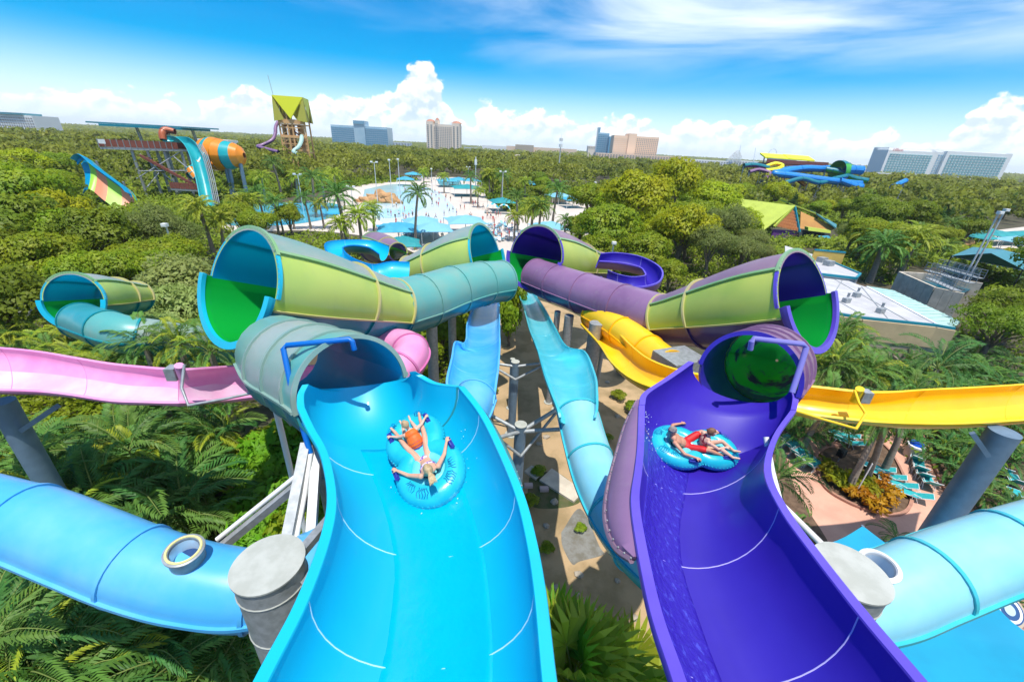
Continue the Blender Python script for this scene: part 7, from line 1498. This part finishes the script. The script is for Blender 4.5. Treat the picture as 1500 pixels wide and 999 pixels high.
def raft(label, G, rear, front, sc=1.0):
    R, c = frame(G, rear, front); up = R.col[2].copy(); c = c + up * 0.10; R = Matrix((R.col[0] * sc * 1.12, R.col[1] * sc, R.col[2] * sc)).transposed()
    t = thing('raft', label, 'raft', loc=c)
    th = np.linspace(0, 2 * PI, 64, endpoint=False)
    def outline(inset):
        P = []
        for a in th:
            ca, sa = math.cos(a), math.sin(a); best = 0
            for cx, rr in ((-0.42, 0.75), (0.46, 0.69)):
                r = rr - inset; disc = r * r - (cx * sa) ** 2
                if disc > 0: best = max(best, cx * ca + math.sqrt(disc))
            P.append((best * ca, best * sa, 0))
        P = np.array(P)
        for _ in range(3): P = (np.roll(P, 1, 0) + P * 2 + np.roll(P, -1, 0)) / 4
        return P
    ring = outline(0.25); ring[:, 2] = 0.24; mb = MB(); mb.tube(ring, 0.235, 18, closed=True); place(mb, R, c).build('outer_tube', M_RAFT, t, smooth=True)
    inner = outline(0.44); inner[:, 2] = 0.30; mb = MB(); mb.tube(inner, 0.13, 12, closed=True); place(mb, R, c).build('inner_tube', M_RAFTL, t, smooth=True)
    fl = outline(0.42); mb = MB(); mb.v = [tuple(p + np.array((0, 0, .16))) for p in fl] + [tuple(p + np.array((0, 0, .05))) for p in fl]; n = len(fl); mb.f = [tuple(range(n)), tuple(reversed(range(n, 2 * n)))] + [(i, i + n, (i + 1) % n + n, (i + 1) % n) for i in range(n)]; mb.m = [0] * len(mb.f); place(mb, R, c).build('floor', M_RAFTL, t)
    mb = MB(); mb.tube([(0.06, y, 0.25) for y in np.linspace(-.38, .38, 7)], 0.13, 12); place(mb, R, c).build('cross_tube', M_RAFTL, t, smooth=True)
    sm = MB(); sr = outline(0.03); sr[:, 2] = 0.24
    for i in range(0, 64): 
        p = sr[i]; sm.box(p, (0.03, 0.03, 0.10), th[i])
    so_ = place(sm, R, c).build('weld_ribs', M_RAFT, t); so_['kind'] = 'stuff'
    for x, y in ((-0.22, 0.62), (-0.22, -0.62), (0.66, 0.44), (0.66, -0.44)):
        mb = MB(); s = 1 if y > 0 else -1; mb.tube([(x - .13, y, 0.44), (x - .08, y - s * .01, 0.505), (x, y - s * .015, 0.525), (x + .08, y - s * .01, 0.505), (x + .13, y, 0.44)], 0.022, 6); mb.box((x, y, 0.475), (0.26, 0.10, 0.015)); place(mb, R, c).build('handle', M_STRAP, t, smooth=False)
    rr = np.random.RandomState(4)
    for a0 in (0.75, 1.9, 2.5, -0.75, -1.9, -2.5):
        ce = np.array((0.52 * (1 if abs(a0) < 1.5 else -0.9), 0, 0)); rad = 0.50; mb = MB()
        for k in range(5):
            aa = a0 + (k - 2) * 0.10; d = np.array((math.cos(aa), math.sin(aa), 0)); b = ce + d * rad; pts = []
            for q in range(5):
                o = (q - 2) * 0.045; x = b + d * o; dr = abs(np.linalg.norm((x - ce)[:2]) - 0.44); pts.append((x[0] - d[1] * 0.02 * math.sin(q * 1.9 + k), x[1] + d[0] * 0.02 * math.sin(q * 1.9 + k), 0.24 + math.sqrt(max(0.001, 0.236 ** 2 - min(0.2, dr) ** 2)) + 0.004))
            mb.tube(pts, 0.008, 4)
        place(mb, R, c).build('print', M_PRINT, t)
    return t, R, c
raft1, R1, C1 = raft('cyan figure eight raft on the blue slide carrying an adult and a child', TB, (652, 722), (608, 650), 1.0)
raft2, R2, C2 = raft('cyan figure eight raft on the violet slide carrying two adults', TP, (997, 660), (1024, 612), 0.84)

M_FOAM = mat('white_foam', (0.75, 0.84, 0.88), rough=0.4, trans=0.2)
def foam(root, G, c, rx, ry, n, seed):       # broken white water thrown up round a raft
    r = np.random.RandomState(seed); mb = MB(); sub_ = G['A'][::2, ::2].reshape(-1, 3); nn = G['nrm'][::2, ::2].reshape(-1, 3); px = np.array([pxof(p)[:2] for p in sub_])
    for k in range(n):
        a = r.uniform(0, 6.28); q = r.uniform(0.86, 1.22); t = np.array((c[0] + math.cos(a) * rx * q, c[1] + math.sin(a) * ry * q)); i = np.argsort(((px - t) ** 2).sum(1))[:3]; w = 1 / (1 + ((px[i] - t) ** 2).sum(1)); p = (sub_[i] * w[:, None]).sum(0) / w.sum(); s = r.uniform(0.004, 0.013)
        mb.box(tuple(p - nn[i[0]] * r.uniform(0.02, 0.07) + r.normal(0, .04, 3)), (s * 2.2, s, s * 0.6), r.uniform(0, 3))
    o = mb.build('foam', M_FOAM, root); o['kind'] = 'stuff'
foam(blue, TB, (632, 688), 56, 64, 45, 1); foam(purp, TP, (1006, 640), 52, 44, 100, 2)
def skinm(n, c): return mat(n, c, rough=0.5, col2=tuple(k * 0.9 for k in c), vscale=6, spec=0.35)
SK1 = skinm('fair_skin', (0.66, 0.36, 0.24)); SK2 = skinm('tanned_skin', (0.56, 0.28, 0.18)); SK3 = skinm('pale_skin', (0.72, 0.44, 0.32))
def caps(mb, a, b, ra, rb, n=12):
    a = Vector(a); b = Vector(b); d = b - a; L = max(1e-4, d.length); t = d / L; pts = []; rs = []
    for k in range(4): ang = PI / 2 * (1 - k / 4); pts.append(a - t * ra * math.sin(ang) * 0.999); rs.append(max(0.002, ra * math.cos(ang)))
    pts.append(a); rs.append(ra); pts.append(a.lerp(b, .5)); rs.append((ra + rb) / 2 * 1.02); pts.append(b); rs.append(rb)
    for k in range(1, 5): ang = PI / 2 * k / 4; pts.append(b + t * rb * math.sin(ang) * 0.999); rs.append(max(0.002, rb * math.cos(ang)))
    mb.tube(pts, rs, n)
def blob(mb, c, R, r3, n=12):
    """ellipsoid with the axes of R"""
    c = Vector(c); o = len(mb.v); m = 8
    for i in range(m + 1):
        ph = PI * i / m
        for k in range(n): a = 2 * PI * k / n; v = Vector((math.sin(ph) * math.cos(a) * r3[0] + 1e-4 * math.cos(a), math.sin(ph) * math.sin(a) * r3[1] + 1e-4 * math.sin(a), math.cos(ph) * r3[2])); mb.v.append(tuple(c + R @ v))
    for i in range(m):
        for k in range(n): mb.f.append((o + i * n + k, o + (i + 1) * n + k, o + (i + 1) * n + (k + 1) % n, o + i * n + (k + 1) % n)); mb.m.append(0)
    mb.f.append(tuple(o + k for k in range(n))); mb.m.append(0); mb.f.append(tuple(o + m * n + k for k in reversed(range(n)))); mb.m.append(0)
def fuse(mb, name, m, parent, voxel=0.012, smooth=4, R=None, c=None, maxf=None):
    """one continuous surface from overlapping pieces"""
    me = bpy.data.meshes.new(name); me.from_pydata(mb.v, [], mb.f); o = bpy.data.objects.new(name, me); COL.objects.link(o)
    md = o.modifiers.new('r', 'REMESH'); md.mode = 'VOXEL'; md.voxel_size = voxel; md.use_smooth_shade = True
    s = o.modifiers.new('s', 'SMOOTH'); s.iterations = smooth; s.factor = 0.5
    bpy.context.view_layer.update(); dg = bpy.context.evaluated_depsgraph_get(); me2 = bpy.data.meshes.new_from_object(o.evaluated_get(dg)); bpy.data.objects.remove(o); bpy.data.meshes.remove(me); me2.name = name
    me2.materials.clear(); me2.materials.append(m); me2.polygons.foreach_set('use_smooth', [True] * len(me2.polygons))
    if R is not None: me2.transform(R.to_4x4()); me2.transform(Matrix.Translation(c))
    return link(name, me2, parent) if parent is not None else me2
def look(fwd, up=(0, 0, 1)):
    f = Vector(fwd).normalized(); u = Vector(up); s = u.cross(f).normalized(); u = f.cross(s); return Matrix((f, s, u)).transposed()
def figure(label, Rm, cm, J, sk, k=1.0, hair=None, hair_m=None, clothes=(), hw=1.0, belly=0.0, face=None, cat='person', beard=False):
    """J: joint positions in the raft's own axes; k: body size"""
    V = {n: Vector(p) for n, p in J.items()}; mb = MB()
    pel, ch, nk, hd = V['pelvis'], V['chest'], V['neck'], V['head']
    sp = (ch - pel).normalized(); lat = (V['shL'] - V['shR']).normalized(); fr = lat.cross(sp).normalized(); RT_ = Matrix((fr, lat, sp)).transposed()
    blob(mb, pel, RT_, (0.105 * k, 0.165 * k * hw, 0.12 * k)); blob(mb, pel.lerp(ch, .5), RT_, ((0.10 + belly) * k, 0.145 * k * hw, 0.16 * k)); blob(mb, ch, RT_, (0.115 * k, 0.175 * k * hw, 0.17 * k)); blob(mb, ch.lerp(nk, .6), RT_, (0.085 * k, 0.15 * k * hw, 0.08 * k))
    caps(mb, nk - sp * 0.03, nk.lerp(hd, .5), 0.055 * k, 0.052 * k)
    for s in 'LR':
        sh, el, wr, hp, kn, an, to = (V[q + s] for q in ('sh', 'el', 'wr', 'hip', 'kn', 'an', 'to'))
        blob(mb, sh, RT_, (0.06 * k, 0.06 * k, 0.06 * k)); caps(mb, sh, el, 0.052 * k, 0.040 * k); caps(mb, el, wr, 0.041 * k, 0.027 * k)
        caps(mb, hp, kn, 0.088 * k, 0.056 * k); caps(mb, kn, an, 0.057 * k, 0.036 * k); blob(mb, kn.lerp(an, .32) - Vector((0, 0, .012)), look(an - kn, (0, .3, 1)), (0.12 * k, 0.055 * k, 0.058 * k)); caps(mb, an, to, 0.040 * k, 0.026 * k)
        blob(mb, an - (to - an).normalized() * 0.03, Matrix.Identity(3), (0.036 * k,) * 3)
        hdv = (wr - el).normalized(); side = hdv.cross(Vector((0, 0, 1))); side = side.normalized() if side.length > .1 else Vector((0, 1, 0)); dn = Vector((0, 0, -1))
        pm = wr + hdv * 0.05 * k; blob(mb, pm, Matrix((hdv, side, hdv.cross(side))).transposed(), (0.055 * k, 0.042 * k, 0.020 * k))
        for q, (o, ln) in enumerate(((-0.030, 0.055), (-0.011, 0.072), (0.010, 0.075), (0.030, 0.066))):        # four bent fingers
            b = wr + hdv * 0.09 * k + side * o * k; m_ = b + (hdv * 0.7 + dn * 0.5).normalized() * ln * 0.5 * k; e = m_ + (hdv * 0.2 + dn).normalized() * ln * 0.5 * k; caps(mb, b, m_, 0.0105 * k, 0.0095 * k, 6); caps(mb, m_, e, 0.0095 * k, 0.008 * k, 6)
        ts = -1 if s == 'L' else 1; b = wr + hdv * 0.03 * k + side * 0.036 * k * ts; caps(mb, b, b + (hdv + side * ts * 0.8 + dn * 0.4).normalized() * 0.06 * k, 0.013 * k, 0.010 * k, 6)
    ff = Vector(face if face else fr).normalized(); RH = look(ff, (hd - nk).normalized()); hs = 0.5 + 0.5 * k
    blob(mb, hd, RH, (0.098 * hs, 0.076 * hs, 0.112 * hs)); blob(mb, hd + RH @ Vector((0.03, 0, -0.06)) * hs, RH, (0.062 * hs, 0.056 * hs, 0.06 * hs)); blob(mb, hd + RH @ Vector((0.098, 0, -0.012)) * hs, RH, (0.020 * hs, 0.013 * hs, 0.024 * hs))
    for s in (-1, 1): blob(mb, hd + RH @ Vector((-0.005, s * 0.078, -0.01)) * hs, RH, (0.022 * hs, 0.010 * hs, 0.030 * hs))
    t = thing('person', label, cat, loc=cm + Rm @ pel)
    fuse(mb, 'body', sk, t, 0.0095, 3, Rm, cm)
    for s in (-1, 1):
        e = MB(); blob(e, hd + RH @ Vector((0.088, s * 0.031, 0.018)) * hs, RH, (0.010 * hs, 0.014 * hs, 0.010 * hs), 8); place(e, Rm, cm).build('eye', M_WHITE, t, smooth=True); e = MB(); blob(e, hd + RH @ Vector((0.0955, s * 0.031, 0.018)) * hs, RH, (0.004 * hs, 0.006 * hs, 0.006 * hs), 8); place(e, Rm, cm).build('iris', mat('brown_iris', (0.03, 0.02, 0.012), rough=0.3), t)
    e = MB(); blob(e, hd + RH @ Vector((0.088, 0, -0.062)) * hs, RH, (0.008 * hs, 0.024 * hs, 0.007 * hs), 8); place(e, Rm, cm).build('mouth', mat('lips', (0.50, 0.18, 0.15), rough=0.5), t, smooth=True)
    if hair:
        h = MB(); r = np.random.RandomState(2)
        th = 0.016 if hair != 'short' else 0.006
        blob(h, hd + RH @ Vector((-0.016, 0, 0.020)) * hs, RH, ((0.098 + th) * hs, (0.078 + th) * hs, (0.108 + th) * hs), 16)
        for q in range(24):            # strands that break up the outline
            d = unit(r.normal(0, 1, 3)); d[0] = -abs(d[0]) * .8; d[2] = abs(d[2]) * .8 + .05; p = hd + RH @ Vector((-0.012 + d[0] * 0.105, d[1] * 0.083, 0.02 + d[2] * 0.11)) * hs; caps(h, p, p + RH @ Vector((-0.03, r.uniform(-.02, .02), -0.035)) * hs, 0.014 * hs, 0.008 * hs, 6)
        if hair in ('pony', 'bun'):
            p0 = hd + RH @ Vector((-0.115, 0, 0.035)) * hs; blob(h, p0, RH, (0.035, 0.03, 0.03), 8)
            if hair == 'pony':
                for q in range(5): o = (q - 2) * 0.016; caps(h, p0, p0 + RH @ Vector((-0.10, o * 1.5, -0.03)), 0.026, 0.022, 8); caps(h, p0 + RH @ Vector((-0.10, o * 1.5, -0.03)), p0 + RH @ Vector((-0.20, o * 2.2 + .02, -0.10)), 0.022, 0.007, 8)
        hm = fuse(h, 'hair', hair_m, None, 0.009, 1); cut = [v for v in hm.vertices]
        bm = bmesh.new(); bm.from_mesh(hm); dl = [v for v in bm.verts if (RH.transposed() @ (v.co - hd)).x > 0.045 * hs and (RH.transposed() @ (v.co - hd)).z < 0.075 * hs or (RH.transposed() @ (v.co - hd)).z < (-0.075 if hair != 'short' else -0.03) * hs and (RH.transposed() @ (v.co - hd)).x > -0.10]
        bmesh.ops.delete(bm, geom=dl, context='VERTS'); bm.to_mesh(hm); bm.free(); hm.transform(Rm.to_4x4()); hm.transform(Matrix.Translation(cm)); link('hair', hm, t)
    for nm, m, parts in clothes:
        q = MB()
        for kind, *a in parts:
            if kind == 'c': caps(q, Vector(a[0]), Vector(a[1]), a[2], a[3], 14)
            else: blob(q, Vector(a[0]), RT_, a[1], 16)
        fuse(q, nm, m, t, 0.010, 2, Rm, cm)
    return t
def lerp(a, b, t): return tuple(np.array(a) + (np.array(b) - np.array(a)) * t)
H_BL = mat('blond_hair', (0.52, 0.38, 0.20), rough=0.5, col2=(0.36, 0.24, 0.11), vscale=14, bump=0.3, bscale=40); H_BR = mat('brown_hair', (0.16, 0.07, 0.03), rough=0.5, col2=(0.24, 0.11, 0.05), vscale=14, bump=0.3, bscale=40); H_GR = mat('grey_cropped_hair', (0.20, 0.18, 0.17), rough=0.7, col2=(0.28, 0.25, 0.23), vscale=20); H_LB = mat('light_brown_hair', (0.34, 0.22, 0.11), rough=0.5, col2=(0.46, 0.32, 0.17), vscale=14, bump=0.3, bscale=40)
C_OR = mat('orange_vest_fabric', (0.85, 0.16, 0.01), rough=0.6, bump=0.1, bscale=20, col2=(0.78, 0.12, 0.01), vscale=5); C_BIK = mat('white_violet_print_fabric', (0.62, 0.52, 0.60), rough=0.7, col2=(0.16, 0.05, 0.34), vscale=16, noisefac=(0.48, 0.52)); C_RED = mat('red_swim_fabric', (0.62, 0.01, 0.015), rough=0.6, col2=(0.52, 0.008, 0.012), vscale=8); C_DRD = mat('dark_red_swim_fabric', (0.20, 0.015, 0.03), rough=0.6); C_NAVY = mat('navy_strap_fabric', (0.02, 0.02, 0.20), rough=0.6)
# adult on the blue raft, leaning back at the rear with both legs stretched past the child
J = dict(pelvis=(-0.20, 0, 0.34), chest=(-0.52, 0, 0.52), neck=(-0.70, 0, 0.66), head=(-0.74, 0, 0.80), shL=(-0.62, 0.19, 0.58), shR=(-0.62, -0.19, 0.58), elL=(-0.42, 0.40, 0.52), elR=(-0.42, -0.40, 0.52), wrL=(-0.22, 0.56, 0.56), wrR=(-0.22, -0.56, 0.56),
         hipL=(-0.14, 0.10, 0.36), hipR=(-0.14, -0.10, 0.36), knL=(0.28, 0.23, 0.48), knR=(0.28, -0.23, 0.48), anL=(0.70, 0.30, 0.48), anR=(0.70, -0.30, 0.48), toL=(0.80, 0.34, 0.57), toR=(0.80, -0.34, 0.57))
figure('blond person with a ponytail leaning back on the blue slide raft', R1, C1, J, SK1, 0.98, 'pony', H_BL, face=(1, 0, -0.25),
       clothes=[('bikini_bottom', C_BIK, [('b', (-0.19, 0, 0.345), (0.112, 0.168, 0.085))]), ('bikini_top', C_BIK, [('b', (-0.50, 0, 0.52), (0.128, 0.180, 0.058))])])
J = dict(pelvis=(0.16, 0, 0.38), chest=(0.34, 0, 0.58), neck=(0.43, 0, 0.69), head=(0.49, 0.02, 0.80), shL=(0.39, 0.13, 0.63), shR=(0.39, -0.13, 0.63), elL=(0.50, 0.28, 0.56), elR=(0.50, -0.28, 0.56), wrL=(0.62, 0.42, 0.55), wrR=(0.62, -0.42, 0.55),
         hipL=(0.20, 0.07, 0.37), hipR=(0.20, -0.07, 0.37), knL=(0.56, 0.13, 0.52), knR=(0.56, -0.13, 0.52), anL=(0.84, 0.10, 0.44), anR=(0.84, -0.10, 0.44), toL=(0.93, 0.11, 0.50), toR=(0.93, -0.11, 0.50))
figure('child in an orange vest sitting in front of the blond adult', R1, C1, J, SK3, 0.78, 'short', H_LB, face=(1, 0.15, -0.2),
       clothes=[('swim_vest', C_OR, [('b', (0.26, 0, 0.49), (0.135, 0.165, 0.20)), ('b', (0.37, 0, 0.61), (0.115, 0.155, 0.10))]), ('vest_strap', C_NAVY, [('b', (0.245, 0, 0.475), (0.140, 0.170, 0.016))]), ('vest_strap', C_NAVY, [('b', (0.20, 0, 0.42), (0.130, 0.158, 0.016))]), ('swim_shorts', C_NAVY, [('b', (0.16, 0, 0.365), (0.11, 0.14, 0.07))])])
# two adults on the violet raft
J = dict(pelvis=(-0.24, 0.02, 0.36), chest=(-0.54, 0.02, 0.56), neck=(-0.70, 0.02, 0.72), head=(-0.70, 0.02, 0.87), shL=(-0.63, 0.23, 0.62), shR=(-0.63, -0.20, 0.62), elL=(-0.48, 0.52, 0.56), elR=(-0.46, -0.50, 0.56), wrL=(-0.24, 0.60, 0.57), wrR=(-0.22, -0.60, 0.57),
         hipL=(-0.18, 0.12, 0.37), hipR=(-0.18, -0.10, 0.37), knL=(0.20, 0.33, 0.58), knR=(0.20, -0.33, 0.58), anL=(0.55, 0.38, 0.46), anR=(0.55, -0.36, 0.46), toL=(0.68, 0.40, 0.52), toR=(0.68, -0.38, 0.52))
figure('person with short grey hair in red trunks on the violet slide raft', R2, C2, J, SK2, 1.06, 'short', H_GR, hw=1.12, belly=0.02, face=(1, 0, -0.2),
       clothes=[('swim_trunks', C_RED, [('b', (-0.23, 0.02, 0.365), (0.135, 0.20, 0.135)), ('c', (-0.18, 0.12, 0.37), lerp((-0.18, 0.12, 0.37), (0.20, 0.33, 0.58), 0.72), 0.112, 0.098), ('c', (-0.18, -0.10, 0.37), lerp((-0.18, -0.10, 0.37), (0.20, -0.33, 0.58), 0.72), 0.112, 0.098)])])
J = dict(pelvis=(0.20, 0.0, 0.36), chest=(0.16, -0.02, 0.66), neck=(0.17, -0.03, 0.84), head=(0.21, -0.04, 0.99), shL=(0.15, 0.16, 0.74), shR=(0.17, -0.20, 0.74), elL=(0.36, 0.28, 0.62), elR=(0.40, -0.30, 0.64), wrL=(0.58, 0.40, 0.57), wrR=(0.58, -0.26, 0.68),
         hipL=(0.25, 0.08, 0.37), hipR=(0.24, -0.10, 0.37), knL=(0.58, -0.04, 0.66), knR=(0.50, -0.30, 0.62), anL=(0.86, -0.22, 0.52), anR=(0.74, -0.46, 0.53), toL=(0.97, -0.28, 0.58), toR=(0.86, -0.52, 0.58))
figure('person with a brown bun in a dark red bikini on the violet raft', R2, C2, J, SK3, 0.96, 'bun', H_BR, face=(1, -0.5, 0),
       clothes=[('bikini_top', C_DRD, [('b', (0.16, -0.02, 0.665), (0.126, 0.176, 0.030))]), ('bikini_strap', C_DRD, [('c', (0.09, 0.06, 0.68), (0.11, -0.01, 0.83), 0.035, 0.03), ('c', (0.09, -0.10, 0.68), (0.11, -0.03, 0.83), 0.035, 0.03)]), ('bikini_bottom', C_DRD, [('b', (0.20, 0.0, 0.36), (0.112, 0.166, 0.075))])])

# ------------------------------------------------------------------ bathers round the pool
def bather_mesh(pose, k, skin, swim, top):
    mb = MB(); z = 0.0; rr = random.Random(pose); sw = (0.12, -0.06, 0.2, 0.0)[pose % 4]
    for s in (-1, 1):
        caps(mb, (sw * s, 0.09 * s, 0.86 * k), (sw * s * 1.6, 0.09 * s, 0.47 * k), .085 * k, .058 * k, 8); caps(mb, (sw * s * 1.6, 0.09 * s, 0.47 * k), (sw * s * 1.4 - .03, 0.09 * s, 0.06 * k), .056 * k, .038 * k, 8); caps(mb, (sw * s * 1.4 - .03, 0.09 * s, 0.04 * k), (sw * s * 1.4 + .14, 0.10 * s, 0.03 * k), .04 * k, .03 * k, 8)
        e = (0.10 * (1 if pose % 2 else -1) * s, 0.27 * s, 1.12 * k); h = (0.22, 0.24 * s, 0.90 * k) if pose != 2 else (0.2, 0.22 * s, 1.4 * k)
        caps(mb, (0, 0.19 * s, 1.40 * k), e, .055 * k, .042 * k, 8); caps(mb, e, h, .042 * k, .032 * k, 8)
    blob(mb, (0, 0, 0.93 * k), Matrix.Identity(3), (.11 * k, .165 * k, .13 * k)); blob(mb, (0, 0, 1.22 * k), Matrix.Identity(3), (.115 * k, .17 * k, .26 * k)); caps(mb, (0, 0, 1.45 * k), (0, 0, 1.55 * k), .055, .055, 8); blob(mb, (0.01, 0, 1.63 * k), Matrix.Identity(3), (.10, .08, .12))
    me = fuse(mb, 'body', skin, None, 0.045, 1); me.materials.append(swim); me.materials.append(top); me.materials.append(H_BR)
    for p in me.polygons:
        c = p.center; zz = c.z / k
        if zz > 1.66 or (zz > 1.57 and c.x < -0.02): p.material_index = 3
        elif 0.72 < zz < 1.02 and abs(c.y) < 0.2: p.material_index = 1
        elif 1.02 <= zz < 1.44 and abs(c.y) < 0.2 and top is not skin: p.material_index = 2
    return me
cl = lambda n, c: mat(n, c, rough=0.7)
BATH = [(bather_mesh(0, 1.0, SK1, cl('navy_cloth', (0.02, 0.03, 0.14)), SK1), 'bather in navy shorts'), (bather_mesh(1, 0.95, SK2, C_RED, C_RED), 'bather in a red swimsuit'), (bather_mesh(2, 1.02, SK2, cl('black_cloth', (0.02, 0.02, 0.02)), cl('white_cloth', (0.7, 0.7, 0.7))), 'bather in a white shirt'), (bather_mesh(3, 0.7, SK3, cl('pink_cloth', (0.7, 0.15, 0.3)), cl('pink_cloth', (0.7, 0.15, 0.3))), 'child in a pink swimsuit'), (bather_mesh(0, 0.98, SK3, cl('black_cloth', (0.02, 0.02, 0.02)), cl('black_cloth', (0.02, 0.02, 0.02))), 'bather in a black swimsuit'), (bather_mesh(1, 1.0, SK1, cl('blue_cloth', (0.03, 0.14, 0.5)), SK1), 'bather in blue shorts')]
zones = [([(585, 318), (640, 322), (655, 332), (590, 348), (565, 340)], 26, 'by the front canopies'), ([(545, 285), (610, 276), (640, 300), (600, 325), (560, 325)], 20, 'in the shallow wave pool'), ([(615, 275), (660, 283), (720, 305), (740, 318), (690, 330), (650, 318)], 40, 'on the open beach'), ([(690, 325), (760, 318), (762, 350), (700, 360)], 34, 'among the loungers'), ([(600, 266), (660, 262), (690, 270), (640, 276)], 16, 'at the far beach'), ([(770, 290), (815, 288), (830, 300), (790, 305)], 8, 'between the palms'), ([(1440, 352), (1500, 348), (1510, 358), (1445, 362)], 8, 'under the right canopies')]
br_ = random.Random(8)
for poly, n, where in zones:
    lo = (min(p[0] for p in poly), min(p[1] for p in poly)); hi = (max(p[0] for p in poly), max(p[1] for p in poly)); k = 0
    while k < n:
        px, py = br_.uniform(lo[0], hi[0]), br_.uniform(lo[1], hi[1])
        if not inpoly(px, py, poly): continue
        me, w = br_.choice(BATH); c = atz(px, py, 0); o = bpy.data.objects.new('person', me); COL.objects.link(o); o.location = (c.x, c.y, 0.1); o.rotation_euler = (0, 0, br_.uniform(0, 6.28)); tag(o, w + ' ' + where, 'person', 'bathers ' + where); k += 1
for i, (px, py, z) in enumerate([(150, 200, 0), (157, 200, 0), (172, 203, 0), (181, 203, 0), (186, 202, 0)]):
    p = dep(px, py + 4, 106); o = bpy.data.objects.new('person', BATH[i][0]); COL.objects.link(o); o.location = (p.x, p.y + 1.5, zd + .1); o.rotation_euler = (0, 0, 1.5 * i); tag(o, BATH[i][1] + ' on the brown ride platform', 'person', 'people waiting on the ride platform')
# loungers on the deck
M_LW = mat('white_sling', (0.66, 0.68, 0.70), rough=0.6); M_LB = mat('pale_blue_sling', (0.22, 0.48, 0.62), rough=0.6)
def far_lounger(m):
    mb = MB(); mb.box((0, .35, .36), (.6, 1.25, .06)); mb.beam((0, -.28, .38), (0, -.8, .85), .6, .06)
    for sx in (-.27, .27):
        for y in (.85, -.25): mb.box((sx, y, .18), (.05, .05, .36))
    return mb.mesh('sun_lounger', m)
FL = [(far_lounger(M_LW), 'white'), (far_lounger(M_LB), 'pale blue')]
for poly, n, where in [([(692, 330), (762, 322), (764, 352), (700, 362)], 70, 'on the deck behind the far funnels'), ([(575, 340), (650, 334), (660, 346), (585, 356)], 26, 'under the front canopies'), ([(560, 262), (650, 256), (655, 262), (570, 270)], 24, 'beyond the wave pool')]:
    lo = (min(p[0] for p in poly), min(p[1] for p in poly)); hi = (max(p[0] for p in poly), max(p[1] for p in poly)); k = 0
    while k < n:
        px, py = br_.uniform(lo[0], hi[0]), br_.uniform(lo[1], hi[1])
        if not inpoly(px, py, poly): continue
        me, w = br_.choice(FL); c = atz(px, py, 0); o = bpy.data.objects.new('sun_lounger', me); COL.objects.link(o); o.location = (c.x, c.y, 0.05); o.rotation_euler = (0, 0, br_.choice((0.2, 0.3, 1.7, 3.3)) + br_.uniform(-.15, .15)); tag(o, '%s lounger %s' % (w, where), 'sun lounger', 'loungers ' + where); k += 1

# ================================================================== labels that single out each of the look-alikes
ORD = 'first second third fourth fifth sixth seventh eighth ninth tenth eleventh twelfth thirteenth fourteenth'.split()
def single_out():
    bpy.context.view_layer.update(); by = {}
    for o in SC.objects:
        if o.parent is None and 'label' in o and 'category' in o: by.setdefault(o['label'], []).append(o)
    for lab, os_ in by.items():
        n = len(os_)
        if n < 2: continue
        P = sorted(((pxof(o.matrix_world.translation)[:2], o) for o in os_), key=lambda q: q[0][1])
        rows = max(1, math.ceil(n / 9)); per = math.ceil(n / rows); rn = {1: [''], 2: ['back', 'front']}.get(rows, ['back'] + ORD[1:rows - 1] + ['front'])
        for r in range(rows):
            row = sorted(P[r * per:(r + 1) * per], key=lambda q: q[0][0])
            for i, (_, o) in enumerate(row):
                w = 'leftmost' if i == 0 else 'rightmost' if i == len(row) - 1 else ORD[i] + ' from left'
                o['label'] = lab + ', ' + w + ((' in %s row' % rn[r]) if rows > 1 else '')
single_out()

# ------------------------------------------------------------------ humid summer air
hb = MB(); hb.box((0, 3050, 44), (12400, 7200, 90)); hz = hb.build('haze', None)
hz.data.materials.clear(); hm = bpy.data.materials.new('humid_air'); hm.use_nodes = True; g = NT(hm.node_tree); g.n.remove(g.n['Principled BSDF'])
pv = g.new('ShaderNodeVolumePrincipled'); pv.inputs['Color'].default_value = (0.96, 0.985, 1.0, 1); pv.inputs['Density'].default_value = 0.00010; pv.inputs['Anisotropy'].default_value = 0.0
g.l.new(pv.outputs[0], g.n['Material Output'].inputs['Volume']); hz.data.materials.append(hm); hz['kind'] = 'stuff'; hz['label'] = 'thin humid haze over the whole park'
